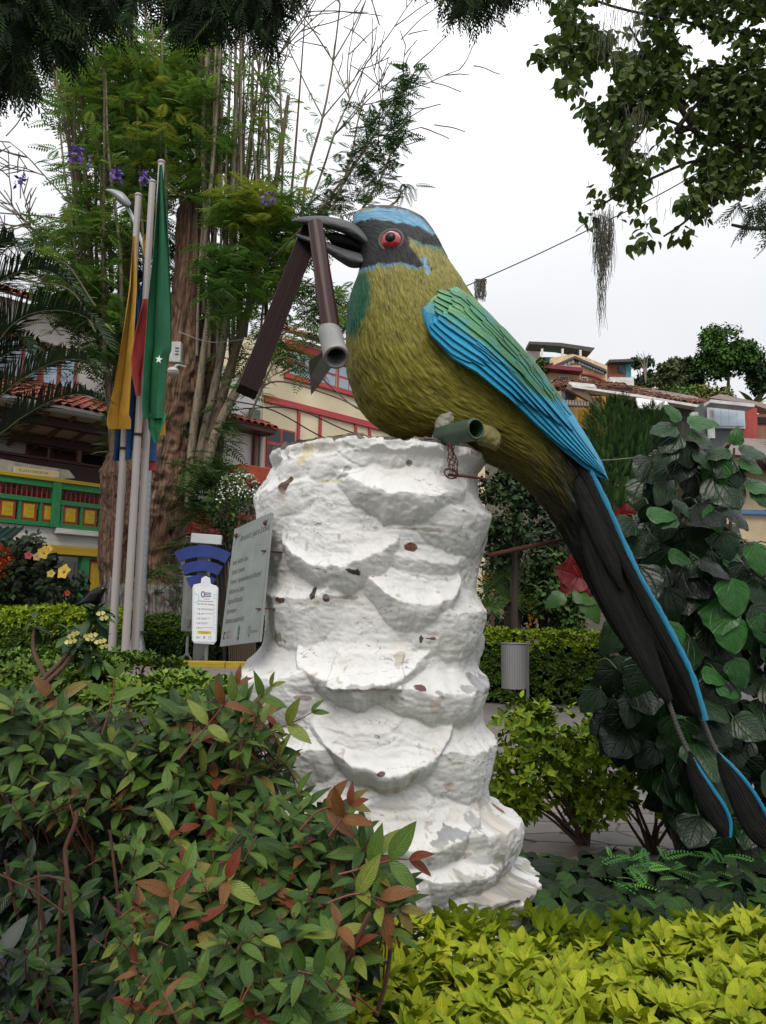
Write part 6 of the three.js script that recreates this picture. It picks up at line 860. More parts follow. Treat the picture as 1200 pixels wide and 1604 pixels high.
limeShrub('lime green shrub with bare lower stems on the paving right of the stump', G(905, 5.9, 0.03), 1, [[-0.42, 1.02, 0, 0.3], [-0.1, 0.95, 0.05, 0.3], [-0.3, 0.72, 0.1, 0.3], [0.0, 0.68, -0.1, 0.3], [-0.5, 0.62, 0, 0.2], [0.15, 0.9, -0.1, 0.24], [-0.28, 1.12, -0.1, 0.2], [0.1, 0.42, 0, 0.22], [-0.4, 0.45, 0.1, 0.16]], 700, [S(150, 176, 44), S(130, 160, 40), S(104, 134, 36), S(162, 182, 54)], 0.075, [0.02, 0.07]);
limeShrub('small lime green shrub half hidden behind the hibiscus right of the stump', G(1018, 5.7, 0.03), 1, [[-0.2, 0.95, 0, 0.26], [0.05, 0.75, 0, 0.26], [-0.25, 0.55, 0, 0.18], [0.2, 0.45, 0, 0.2]], 220, [S(138, 164, 42), S(108, 138, 38)], 0.075, [0, 0.05]);
// ---------------------------------------------------------------- mid-ground trees and palms right of the stump
{
  const spray = frondGeo(1, 0.5, 7, { droop: 0.05, lw: 0.9, ang: 0.95 });
  const conifer = (label, d, px, pyTop, pyBot, rx, n, cols) => { const o = thing('conifer', label, 'tree', P(px, pyBot, d).setY(0)), L = [], s = d / FL, g = []; const top = P(px, pyTop, d), bot = P(px, pyBot, d); obj('trunk', tube([V(bot.x, 0, bot.z), bot, top], 0.1, 10, 8, 0.02), M({ color: S(82, 66, 52), roughness: 0.95 }), o);
    for (let i = 0; i < n; i++) { const t = Math.pow(rnd(), 0.8), y = lerp(top.y, bot.y, t), prof = (0.25 + 0.95 * Math.sin(Math.PI * Math.min(0.62, t * 0.62 + 0.06))), a = rr(0, 6.28), lump = 1 + 0.4 * n3(Math.cos(a) * 1.8, y * 2.2, Math.sin(a) * 1.8 + px), r = rx * s * prof * lump * Math.pow(rnd(), 0.3); const out = V(Math.cos(a), 0, Math.sin(a)); L.push({ m: place(V(bot.x + out.x * r, y, bot.z + out.z * r), out.clone().multiplyScalar(0.55).add(V(0, 0.9, 0)).addScaledVector(rdir(), 0.4), out.clone().add(V(0, -0.4, 0)).addScaledVector(rdir(), 0.4), s * rr(11, 20)), c: pick(cols).clone().multiplyScalar(rr(0.75, 1.2)) }); }
    stuffInst('crown', spray, backlit(), L, o); };
  const cy = [S(54, 84, 42), S(66, 98, 50), S(46, 70, 38), S(80, 112, 56)];
  conifer('dark bushy cypress behind the wing tip', 11, 962, 632, 880, 62, 5200, cy);
  conifer('dark cypress right of the first, between it and the hibiscus', 11.5, 1030, 644, 900, 48, 3000, cy.map((c) => c.clone().multiplyScalar(0.9)));
  const tree = (label, d, px, pyTop, pyBot, rx, n, cols, sz) => { const foot = G(px, d, 0), o = thing('garden_tree', label, 'tree', foot), s = d / FL, L = [], c = P(px, (pyTop + pyBot) / 2, d), h = (pyBot - pyTop) / 2 * s, B = []; for (let i = 0; i < 14; i++) { const a = rdir(); B.push([c.clone().add(V(a.x * rx * 0.7 * s, a.y * h * 0.8, a.z * rx * 0.6 * s)), rr(0.3, 0.5) * rx * s]); obj('branch', tube([foot.clone().lerp(c, 0.5), c.clone().lerp(B[i][0], 0.4), B[i][0]], 0.025, 8, 5, 0.008), M({ color: S(58, 48, 40), roughness: 0.9 }), o); } obj('trunk', tube([foot, foot.clone().lerp(c, 0.5), c], 0.09, 10, 8, 0.04), M({ color: S(58, 50, 42), roughness: 0.95 }), o); for (let i = 0; i < n; i++) { const [b, r] = B[i % 14], a = rdir(); L.push({ m: place(b.clone().addScaledVector(a, r * Math.pow(rnd(), 0.4)), rdir().add(V(0, -0.3, 0)), a.add(V(0, 0.7, 0)), s * sz * rr(0.7, 1.2)), c: pick(cols).clone().multiplyScalar(rr(0.7, 1.2)) }); } stuffInst('crown', clumpLeaf, softLeaf(), L, o); };
  tree('rounded green garden tree behind the rusty bar', 17.6, 850, 868, 1010, 72, 3200, [S(62, 92, 40), S(76, 108, 46), S(50, 76, 34)], 11);
  tree('dark loose crowned garden tree right beside the stump below the bird belly', 16.5, 806, 706, 900, 64, 2600, [S(46, 70, 36), S(58, 84, 42), S(38, 58, 32)], 12);
  tree('dark garden tree between the stump and the bird tail', 18.5, 900, 780, 960, 70, 2600, [S(40, 56, 32), S(48, 68, 36)], 13);
  tree('dark leafy garden tree behind the lower part of the bird tail', 14, 1010, 840, 1060, 74, 3000, [S(36, 54, 30), S(46, 66, 34), S(56, 82, 40)], 13);
  tree('deep green garden tree behind the hibiscus on the right', 13, 1130, 850, 1040, 90, 3000, [S(40, 60, 34), S(50, 74, 38)], 14);
  // dark slender palm trunk with spiky crown, small fan palms
  { const f = G(806, 17.2, 0), o = thing('yucca_palm', 'slender dark trunked palm with a spiky tuft beside the stump', 'palm', f), t = P(800, 860, 17.2); obj('trunk', tube([f, f.clone().lerp(t, 0.5), t], 0.17, 14, 12, 0.2), M({ color: S(60, 52, 46), map: rep(T.barkC, 1, 2), roughness: 0.95, bumpMap: T.bark, bumpScale: 0.03 }), o); const sl = leafGeo(0.7, 0.045, { n: 4, fold: 0.4, curl: 0.6, shape: (q) => 1 - q * q * 0.95 }), L = []; for (let i = 0; i < 120; i++) { const a = rdir(); a.y = a.y * 0.8 + 0.25; L.push({ m: place(t.clone().add(V(0, 0.05, 0)), a, V(0, 1, 0).addScaledVector(rdir(), 0.3), rr(0.7, 1.1)), c: pick([S(104, 118, 88), S(80, 98, 70), S(62, 80, 52)]) }); } stuffInst('leaves', sl, softLeaf({ map: null }), L, o); }
  { const f = G(770, 17, 0), o = thing('fan_palm', 'small light green fan palm peeping out right of the stump', 'palm', f), sl = leafGeo(0.5, 0.04, { n: 3, fold: 0.3, curl: 0.3, shape: (q) => 1 - q * q * 0.95 }), L = []; obj('trunk', tube([f, P(772, 960, 17)], 0.05, 6, 8, 0.04), M({ color: S(80, 66, 50), roughness: 0.95 }), o); for (const [x, y] of [[772, 920], [790, 900], [764, 950], [800, 940]]) { const c = P(x, y, 17); for (let i = 0; i < 26; i++) { const a = i / 26 * 5 - 0.9; L.push({ m: place(c, V(Math.cos(a), Math.sin(a) * 0.8, 0.35), V(0, 0.2, 1), rr(0.7, 1)), c: pick([S(70, 98, 44), S(58, 82, 38), S(84, 108, 50)]) }); } } stuffInst('leaves', sl, softLeaf({ map: null }), L, o); }
  // yellow and orange blossoms among the far shrubs
  const fl = leafGeo(0.1, 0.08, { n: 2 }); const o = thing('flowering_shrub', 'dark shrub dotted with yellow orange blossoms beyond the stump', 'shrub', G(800, 18.4, 0)), L = [], F = []; for (let i = 0; i < 1500; i++) L.push({ m: place(P(rr(752, 900), rr(880, 1000), 18.4 + rr(-0.5, 0.5)), rdir(), rdir(), rr(0.1, 0.17)), c: pick(grnD) }); for (const [x, y, n] of [[764, 908, 22], [776, 912, 14], [834, 968, 18], [832, 950, 16], [836, 960, 8], [772, 925, 10]]) for (let i = 0; i < n; i++) F.push({ m: place(P(x + rr(-6, 6), y + rr(-7, 7), 17), rdir(), rdir(), rr(0.6, 1)), c: pick([S(220, 160, 50), S(226, 176, 80), S(206, 130, 40)]) }); stuffInst('foliage', clumpLeaf, softLeaf(), L, o); stuffInst('blossom', fl, softLeaf({ map: null }), F, o);
}
{ // litter bin
  const d = 14.3, f = G(812, d, 0.03), o = thing('litter_bin', 'grey perforated steel litter bin hung on a post behind the stump', 'bin', f), s = U(1, d), steel = M({ color: S(138, 134, 128), metalness: 0.55, roughness: 0.5, map: T.mottle });
  const perf = tex(128, 128, (u, v) => { const a = (u * 8) % 1 - 0.5, b = (v * 8 + Math.floor(u * 8) * 0.5) % 1 - 0.5; return Math.hypot(a, b) < 0.22 ? 0.4 : 0.6; });
  const y0 = P(805, 1078, d).y, y1 = P(805, 1008, d).y, R = 20 * s, x = P(805, 1040, d).x; const c = new THREE.CylinderGeometry(R, R * 0.94, y1 - y0, 40, 1, true); c.translate(x, (y0 + y1) / 2, -d); obj('drum', c, M({ map: rep(perf, 4, 3), metalness: 0.5, roughness: 0.5 }), o);
  const b = new THREE.CylinderGeometry(R * 0.9, R * 0.9, 0.02, 30); b.translate(x, y0 + 0.02, -d); obj('floor', b, steel, o); for (const y of [y0, y1]) { const t = new THREE.TorusGeometry(R * (y === y0 ? 0.94 : 1), 0.012, 8, 40); t.rotateX(Math.PI / 2); t.translate(x, y, -d); obj('rim', t, steel, o); }
  obj('post', box(5 * s, y1 + 0.04 - 0.02, 5 * s, P(826, 1040, d).x, (y1 + 0.06) / 2, -d, 0.008), steel, o); obj('hinge', box(7 * s, 0.05, 0.05, P(822, 1020, d).x - 0.02, y1 - 0.1, -d, 0.006), steel, o);
}
// ---------------------------------------------------------------- left middle ground: flowering bushes, black bird
{
  const flower = (o, p, n, size, c, heart, label) => { const pg = leafGeo(size, size * 1.05, { n: 4, fold: 0.1, curl: 0.5, shape: (t) => Math.pow(Math.sin(Math.PI * Math.pow(t, 0.62)), 0.6) }), m = MP({ color: c, roughness: 0.55, map: T.mottle }), fo = new THREE.Group(); const parts = []; for (let i = 0; i < n; i++) { const a = i / n * 6.283 + 0.2, g = pg.clone(); g.applyMatrix4(place(V(0, 0, 0), V(Math.cos(a), Math.sin(a), 0.45), V(-Math.cos(a) * 0.4, -Math.sin(a) * 0.4, 1))); parts.push(g); } const g = mergeGeometries(parts); g.applyQuaternion(new THREE.Quaternion().setFromUnitVectors(V(0, 0, 1), V(rr(-0.5, 0.5), rr(-0.2, 0.5), 1).normalize())); g.translate(p.x, p.y, p.z); const f = obj('flower', g, m, o, { label }); const hg = new THREE.SphereGeometry(size * 0.16, 8, 6); hg.translate(p.x, p.y, p.z + size * 0.12); obj('heart', hg, M({ color: heart, roughness: 0.8 }), f); };
  // yellow hibiscus
  const D = 15, o = thing('yellow_hibiscus', 'dark leaved bush with large yellow flowers in front of the yellow door', 'bush', G(70, D, 0.75)), L = []; const cols = [S(30, 44, 28), S(38, 54, 32), S(24, 36, 24), S(56, 78, 44)];
  scatter([[-30, 860], [20, 840], [60, 835], [84, 868], [110, 900], [140, 900], [132, 960], [100, 1000], [-30, 1000]], 2300, (x, y) => { if (n3(x * 0.05, y * 0.05, 1) < -0.28) return false; L.push({ m: place(P(x, y, D + rr(-0.5, 0.6)), rdir().add(V(0, -0.5, 0)), V(rr(-0.5, 0.5), 0.6, 0.8), rr(0.11, 0.18)), c: pick(cols).clone().multiplyScalar(rr(0.7, 1.3)) }); });
  stuffInst('foliage', clumpLeaf, softLeaf({ roughness: 0.4 }), L, o); for (let i = 0; i < 8; i++) obj('stem', tube([G(70 + i * 3, D, 0.75), P(40 + i * 10, 950, D), P(20 + i * 14, 880, D)], 0.02, 10, 6, 0.008), M({ color: S(60, 48, 38) }), o);
  for (const [x, y, s, c, h, l] of [[101, 896, 0.15, S(226, 190, 70), S(150, 60, 30), 'wide open yellow flower'], [69, 866, 0.13, S(224, 184, 60), S(180, 120, 30), 'upper yellow flower'], [76, 861, 0.09, S(226, 196, 90), S(180, 120, 30)], [58, 872, 0.08, S(228, 200, 150), S(190, 120, 60)], [45, 870, 0.08, S(196, 84, 84), S(150, 40, 40), 'pink flower'], [80, 899, 0.08, S(206, 186, 60), S(150, 120, 30)], [106, 929, 0.06, S(206, 60, 40), S(140, 30, 20), 'small red bud']]) flower(o, P(x, y, D - 0.75), 5, s, c, h, l);
  // orange flowered bush at the very edge
  const o2 = thing('orange_bush', 'bush with dense orange flower clusters at the left edge', 'bush', G(-10, 14.7, 0.75)), F = [], L2 = []; for (let i = 0; i < 700; i++) { const a = rdir(), up = rnd() < 0.6; F.push({ m: place(P(up ? 0 : -4, up ? 872 : 890, 14.7).addScaledVector(a, U(up ? 16 : 15, 14.7)), a, rdir(), rr(0.05, 0.085)), c: pick([S(206, 96, 48), S(190, 76, 40), S(220, 116, 60)]) }); } for (let i = 0; i < 500; i++) L2.push({ m: place(P(rr(-40, 18), rr(885, 950), 14.8 + rr(-0.3, 0.3)), rdir(), rdir(), rr(0.08, 0.12)), c: pick(grnD) }); stuffInst('blossom', clumpLeaf, softLeaf({ map: null }), F, o2); stuffInst('foliage', clumpLeaf, softLeaf(), L2, o2);
  // white flowered bush by the white house
  const o3 = thing('white_bush', 'bush with small white blossoms against the white house left of the stump', 'bush', G(378, 13.8, 0.75)), L3 = [], F3 = []; scatter([[320, 780], [350, 745], [380, 730], [402, 750], [412, 790], [400, 860], [340, 850]], 1100, (x, y) => { if (n3(x * 0.06, y * 0.06, 4) < -0.15) return false; L3.push({ m: place(P(x, y, 13.8 + rr(-0.4, 0.4)), rdir().add(V(0, 0.3, 0)), V(0, 1, 0.4), rr(0.07, 0.12)), c: pick([S(70, 96, 50), S(86, 112, 58), S(54, 76, 42)]) }); }); for (let i = 0; i < 150; i++) { const x = rr(340, 412), y = 738 + (x - 376) * (x - 376) * 0.012 + rr(0, 40); F3.push({ m: place(P(x, y, 13.3), rdir(), rdir(), rr(0.035, 0.06)), c: S(226, 226, 214) }); }
  for (let i = 0; i < 14; i++) obj('stem', tube([G(360 + i * 3, 13.8, 0.75), P(350 + i * 4, 850, 13.8), P(338 + i * 5.5, 770, 13.8)], 0.016, 8, 5, 0.006), M({ color: S(92, 78, 62) }), o3); stuffInst('foliage', clumpLeaf, softLeaf(), L3, o3); stuffInst('blossom', clumpLeaf, softLeaf({ map: null }), F3, o3);
  { const f = G(352, 13.9, 0.75), o4 = thing('dracaena', 'spiky dark dracaena standing between the wireless point and the plaque', 'plant', f), sl = leafGeo(0.6, 0.045, { n: 4, fold: 0.4, curl: 0.7, shape: (q) => Math.min(1, q * 6) * (1 - q * q * 0.9) }), LL = []; for (const [x, y] of [[346, 850], [338, 875], [356, 830], [352, 880]]) { const c = P(x, y, 13.9); obj('stem', tube([f, f.clone().lerp(c, 0.5), c], 0.028, 8, 6, 0.02), M({ color: S(56, 50, 44) }), o4); for (let i = 0; i < 46; i++) { const a = rdir(); a.y = Math.abs(a.y) * 0.9 + 0.05; LL.push({ m: place(c, a, V(0, 1, 0).addScaledVector(rdir(), 0.2), rr(0.6, 1)), c: pick([S(38, 54, 36), S(50, 68, 42), S(30, 42, 30)]) }); } } stuffInst('leaves', sl, softLeaf({ map: null }), LL, o4); }
  // crown-of-thorns plant that the bird stands on
  const E = 6.6, f = G(78, E, 0.3), o5 = thing('crown_of_thorns', 'thorny stemmed plant with pale yellow flowers under the black bird', 'plant', f), bark = M({ color: S(112, 88, 72), map: T.mottle, roughness: 0.9, bumpMap: T.grain, bumpScale: 0.006 }), lf = leafGeo(1, 0.42, { n: 5, fold: 0.25, curl: 0.4, shape: (t) => Math.pow(Math.sin(Math.PI * Math.pow(t, 1.3)), 0.8) }), LL = [];
  const br = (pts, r) => { const p = pts.map(([x, y]) => P(x, y, E)); obj('stem', tube(p, r, 16, 8, r * 0.7), bark, o5); const c = new THREE.CatmullRomCurve3(p), th = []; for (let i = 0; i < 46; i++) { const q = c.getPointAt(rnd()), a = rdir(), g = new THREE.ConeGeometry(0.0035, 0.03, 4); g.translate(0, 0.015 + r * 0.8, 0); g.applyQuaternion(new THREE.Quaternion().setFromUnitVectors(V(0, 1, 0), a)); g.translate(q.x, q.y, q.z); th.push(g); } obj('thorns', th, bark, o5, { kind: 'stuff' }); return p.at(-1); };
  const heads = [br([[72, 1062], [64, 1046], [54, 1022], [52, 1002], [56, 978]], 0.02), br([[66, 1066], [82, 1050], [98, 1034], [112, 1016], [120, 1000]], 0.022), br([[74, 1068], [96, 1048], [112, 1030], [132, 1000], [146, 970], [150, 954]], 0.022)];
  heads.push(P(140, 1006, E), P(148, 962, E - 0.05), P(128, 1012, E - 0.1), P(150, 1030, E)); heads.forEach((h, i) => { for (let k = 0; k < (i === 0 ? 9 : 15); k++) { const a = rdir(); a.y = a.y * 0.6 + (k % 3 ? 0.2 : -0.5); LL.push({ m: place(h.clone().addScaledVector(rdir(), 0.04), a, V(0, 1, 0.5).addScaledVector(rdir(), 0.3), rr(0.1, 0.19)), k: Math.floor(rnd() * 3) }); } });
  leafy(o5, LL, [lf], softLeaf({ roughness: 0.45 }), [S(52, 84, 42), S(68, 104, 50), S(40, 66, 36)], 60);
  for (const [x, y] of [[112, 996], [118, 992], [114, 1004], [108, 1006], [158, 961], [163, 968], [137, 996], [146, 995], [141, 1001], [155, 1006], [160, 1004], [163, 1012]]) flower(o5, P(x, y, E - 0.28), 2, 0.036, S(206, 198, 122), S(186, 176, 60));
  // black bird
  const B = 6.55, bp = P(152, 950, B), gb = thing('blackbird', 'small glossy black bird perched on top of the thorny plant', 'bird', bp), blk = MP({ color: S(12, 12, 15), roughness: 0.5, map: rep(T.mottle, 2, 2), specularIntensity: 0.35 });
  obj('body', loft([[166, 922, 164, 919], [163, 930, 157, 918], [160, 936, 151, 920], [158, 944, 144, 924], [151, 948, 138, 930], [143, 946, 134, 935], [136, 945, 131, 939], [128, 946, 126, 942], [119, 950, 119, 946]], () => B, (v) => 15 * (0.25 + Math.sin(Math.PI * clamp(v * 0.9 + 0.1)) * 0.8) * (v > 0.75 ? 0.6 : 1), 24, 60, 0.06), blk, gb);
  obj('wing', loft([[156, 930, 152, 926], [150, 940, 142, 929], [142, 944, 135, 936], [133, 945, 129, 941], [126, 946, 125, 944]], () => B - 0.06, () => 3, 12, 24), MP({ color: S(15, 15, 19), roughness: 0.45, specularIntensity: 0.35 }), gb);
  obj('beak', loft([[164, 923, 163, 919.5], [167, 922.5, 166.5, 920], [171, 922, 170.6, 921.4]], () => B, (v) => lerp(5, 1, v), 10, 12), M({ color: S(34, 32, 32), roughness: 0.4 }), gb); { const e = new THREE.SphereGeometry(0.005, 8, 6), p = P(161, 921.5, B - 0.05); e.translate(p.x, p.y, p.z); obj('eye', e, M({ color: S(190, 180, 140), roughness: 0.2 }), gb); }
  for (const dx of [0, 5]) { obj('leg', tube([P(150 + dx, 944, B - 0.01), P(149 + dx, 951, B - 0.01), P(151 + dx, 957, B)], 0.004, 8, 5), M({ color: S(34, 32, 30) }), gb); }
}
// ---------------------------------------------------------------- hibiscus with big glossy leaves, right
const heart = (L, W, curl) => { const outline = (t) => { const s = Math.sin(Math.PI * Math.pow(t, 0.6)); return Math.pow(Math.max(0, s), 0.62) * (1 + 0.05 * Math.sin(t * 60)); }; return leafGeo(L, W, { fold: -0.12, curl, n: 12, cross: 3, wave: 0.025, shape: outline }); };
const veinTex = (bump) => tex(256, 256, (u, v) => { const x = u - 0.5, r = Math.hypot(x, v), a = Math.atan2(x, v + 0.02); let k = 0; for (const b of [0, 0.45, -0.45, 0.95, -0.95]) k = Math.max(k, Math.exp(-Math.pow((a - b * (1 - 0.15 * r)) * r * 70, 2)) * (1 - 0.6 * r)); const s = Math.abs(((v - Math.abs(x) * 0.6) * 9) % 1 - 0.5); k = Math.max(k, 0.45 * Math.exp(-s * s * 900)); const m = octs(tn, u, v, 10, 10, 4); return bump ? 0.7 - 0.6 * k + 0.3 * m : [0.62 + 0.24 * m + 0.2 * k, 0.64 + 0.24 * m + 0.2 * k, 0.6 + 0.24 * m + 0.2 * k]; }, !bump);
{
  const foot = G(1090, 5.1, 0), o = thing('hibiscus', 'tall hibiscus with big dark glossy leaves and red flowers behind the bird tail', 'bush', foot), L = [], bark = M({ color: S(74, 60, 48), roughness: 0.9, map: T.barkC });
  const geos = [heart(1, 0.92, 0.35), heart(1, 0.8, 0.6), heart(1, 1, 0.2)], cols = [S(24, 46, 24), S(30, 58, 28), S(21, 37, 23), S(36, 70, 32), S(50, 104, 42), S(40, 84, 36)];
  const poly = [[1012, 760], [1034, 720], [1060, 712], [1100, 722], [1132, 742], [1140, 860], [1215, 880], [1290, 900], [1290, 1330], [1150, 1340], [1090, 1330], [1030, 1230], [960, 1170], [940, 1100], [960, 1050], [985, 960], [1000, 900], [990, 850], [1005, 780]];
  const done = []; let tries = 0;
  while (done.length < 440 && tries++ < 9000) { const x = rr(930, 1290), y = rr(640, 1340), back = done.length > 190; if (!inPoly(poly, x, y)) continue; if (!back && done.some(([a, b]) => Math.hypot(a - x, (b - y) * 1.1) < 24)) continue; done.push([x, y]);
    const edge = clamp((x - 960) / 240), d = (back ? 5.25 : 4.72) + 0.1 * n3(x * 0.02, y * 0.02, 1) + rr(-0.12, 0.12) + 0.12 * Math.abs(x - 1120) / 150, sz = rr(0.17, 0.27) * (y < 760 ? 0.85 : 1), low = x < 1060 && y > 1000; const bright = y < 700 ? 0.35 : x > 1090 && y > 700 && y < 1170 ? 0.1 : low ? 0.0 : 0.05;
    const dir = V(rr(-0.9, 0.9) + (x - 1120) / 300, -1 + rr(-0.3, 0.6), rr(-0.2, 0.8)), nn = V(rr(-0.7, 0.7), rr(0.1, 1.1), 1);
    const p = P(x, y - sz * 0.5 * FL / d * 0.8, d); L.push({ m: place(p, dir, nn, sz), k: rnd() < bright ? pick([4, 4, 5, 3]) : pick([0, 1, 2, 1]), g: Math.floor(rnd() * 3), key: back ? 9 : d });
    if (!back && rnd() < 0.5) obj('stalk', tube([p, p.clone().add(V(rr(-0.03, 0.03), 0.05, -0.1)), p.clone().add(V(rr(-0.05, 0.05), 0.03, -0.25))], 0.0045, 6, 5), M({ color: S(70, 92, 50), roughness: 0.6 }), o); }
  // leaves called out in the photograph: bright ones and the leafy top shoots
  for (const [x, y, s, dx, dy, k, g] of [[1146, 905, 0.25, 0.05, 1, 4, 2], [1140, 965, 0.24, 0.1, 1, 4, 2], [1166, 760, 0.2, 1, -0.1, 4, 1], [1180, 760, 0.2, 0.6, 0.7, 5, 0], [1012, 806, 0.2, 0.9, -0.15, 4, 1], [1062, 812, 0.17, -0.9, 0.1, 5, 1], [1046, 866, 0.16, 1, 0.3, 5, 0], [1110, 790, 0.2, 0.5, 0.9, 4, 1], [1150, 1030, 0.2, 0.3, 1, 5, 0], [1098, 1052, 0.17, 0.9, 0.2, 4, 1], [1120, 1070, 0.17, 0.9, 0.3, 4, 1], [1180, 850, 0.22, 0.3, 1, 4, 0], [1190, 960, 0.2, 0.2, 1, 5, 0],
    [1060, 668, 0.2, -0.95, 0.15, 3, 0], [1076, 662, 0.22, 1, -0.2, 4, 1], [1066, 660, 0.16, -0.5, -0.75, 4, 1], [1078, 672, 0.2, 0.75, 0.45, 3, 0], [1064, 680, 0.2, -0.7, 0.55, 1, 0], [1072, 690, 0.2, 0.1, 1, 0, 0], [1056, 700, 0.2, -0.8, 0.6, 1, 1], [1086, 704, 0.2, 0.8, 0.6, 3, 1],
    [1144, 706, 0.18, -0.95, 0.1, 3, 1], [1156, 704, 0.2, 1, 0.0, 3, 1], [1150, 698, 0.14, 0.2, -0.9, 4, 1], [1146, 716, 0.19, -0.6, 0.7, 1, 0], [1158, 716, 0.19, 0.8, 0.5, 4, 0], [1152, 726, 0.18, 0.1, 1, 1, 0]]) L.push({ m: place(P(x, y, 4.6), V(dx, -dy, 0.25), V(rr(-0.2, 0.2), 0.7, 0.8), s * (y < 730 ? 0.85 : 0.9)), k, g, key: 0 });
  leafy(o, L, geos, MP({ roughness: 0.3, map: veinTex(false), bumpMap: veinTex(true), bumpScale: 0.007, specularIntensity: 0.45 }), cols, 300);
  for (const p of [[[1090, 1420], [1080, 1200], [1060, 900], [1066, 740], [1070, 662]], [[1100, 1420], [1120, 1200], [1140, 900], [1150, 702]], [[1085, 1420], [1040, 1250], [1000, 1100], [990, 1000]], [[1110, 1420], [1180, 1200], [1210, 900], [1200, 780]], [[1092, 1420], [1060, 1150], [1020, 950], [1000, 860]]]) obj('stem', tube(p.map(([x, y]) => P(x, y, 5.05)), 0.022, 20, 8, 0.008), bark, o);
  // red flowers
  const petal = leafGeo(0.15, 0.19, { n: 7, cross: 2, fold: 0.2, curl: 0.6, wave: 0.06, shape: (t) => Math.pow(Math.sin(Math.PI * Math.pow(t, 0.55)), 0.6) }), pm = MP({ color: S(128, 8, 18), roughness: 0.5, map: T.mottle, bumpMap: T.leafB, bumpScale: 0.003 });
  for (const [x, y, nx, label] of [[906, 902, -0.8, 'red flower left of the bird tail'], [974, 826, 0.7, 'red flower right of the tail edge']]) { const f = new THREE.Group(); f.name = 'flower'; f.userData.label = label; const c = P(x, y, 4.95); f.position.copy(c).sub(o.position); o.add(f); for (let i = 0; i < 5; i++) { const a = i * 1.2566 + 0.3, q = shadow(new THREE.Mesh(petal, pm)); q.name = 'petal'; const dir = V(Math.cos(a) + nx * 0.4, Math.sin(a), 0.5), nn = V(-Math.cos(a) * 0.4 + nx * 0.3, -Math.sin(a) * 0.4, 1); place(V(0, 0, 0), dir, nn, 1).decompose(q.position, q.quaternion, q.scale); f.add(q); } const st = shadow(new THREE.Mesh(tube([V(0, 0, 0), V(nx * 0.04, 0.02, 0.08), V(nx * 0.07, 0.05, 0.12)], 0.006, 8, 6, 0.004), M({ color: S(190, 60, 50) }))); st.name = 'stamen'; f.add(st); }
  for (const [x, y, s, dx, dy] of [[896, 928, 0.16, 0.9, 0.2], [914, 936, 0.18, 0.6, 0.7], [904, 868, 0.12, 0.3, -0.3], [884, 930, 0.14, -0.6, 0.3]]) { const q = shadow(new THREE.Mesh(geos[1], MP({ color: S(72, 118, 52), roughness: 0.4, map: T.leaf }))); q.name = 'leaf'; place(P(x, y, 4.9), V(dx, -dy, 0.2), V(0, 0.6, 0.8), s).decompose(q.position, q.quaternion, q.scale); q.position.sub(o.position); o.add(q); }
}
// ---------------------------------------------------------------- ground cover, near hedge, near shrub
{
  const L = [], o = new THREE.Group(); const base = V(1.8, 0, -4.2); const gc = thing('dark_ground_cover', 'low dark broad leaved plants in the bed at the foot of the stump', 'ground cover', base);
  for (let i = 0; i < 1500; i++) { const x = rr(0.72, 3.4), z = -rr(3.4, 4.8), y = 0.17 + 0.2 * (0.5 + fbm(x * 2, z * 2, 4, 3)) + rr(-0.07, 0.06); const a = rr(0, 6.28); L.push({ m: place(V(x, y, z), V(Math.cos(a), rr(-0.7, 0.2), Math.sin(a)), V(rr(-0.5, 0.5), 0.9, rr(0.1, 1.1)), rr(0.08, 0.15)), k: Math.floor(rnd() * 3), g: 0 }); }
  leafy(gc, L, [heart(1, 0.85, 0.4)], MP({ roughness: 0.5, specularIntensity: 0.35, map: T.leaf, bumpMap: T.leafB, bumpScale: 0.006 }), [S(30, 48, 28), S(40, 62, 34), S(52, 84, 40)], 220);
  const fr = frondGeo(1, 0.42, 9, { droop: 0.4, lw: 0.75, ang: 0.4 }), F = [], fo = thing('fern_patch', 'bright green ferny seedlings growing through the dark ground cover on the right', 'fern', V(2, 0, -3.9)); for (let i = 0; i < 230; i++) { const x = rr(1.1, 2.6), z = -rr(3.3, 4.6), a = rr(0, 6.28); if (n3(x * 1.7, z * 1.7, 3) < -0.1) continue; F.push({ m: place(V(x, 0.27 + rr(-0.05, 0.14), z), V(Math.cos(a), rr(0.1, 0.9), Math.sin(a)), V(rr(-0.4, 0.4), 1, rr(-0.2, 0.6)), rr(0.08, 0.17)), c: pick([S(62, 110, 48), S(48, 90, 42), S(80, 124, 54)]).clone().multiplyScalar(rr(0.8, 1.1)) }); } stuffInst('foliage', fr, softLeaf({ map: null }), F, fo);
}
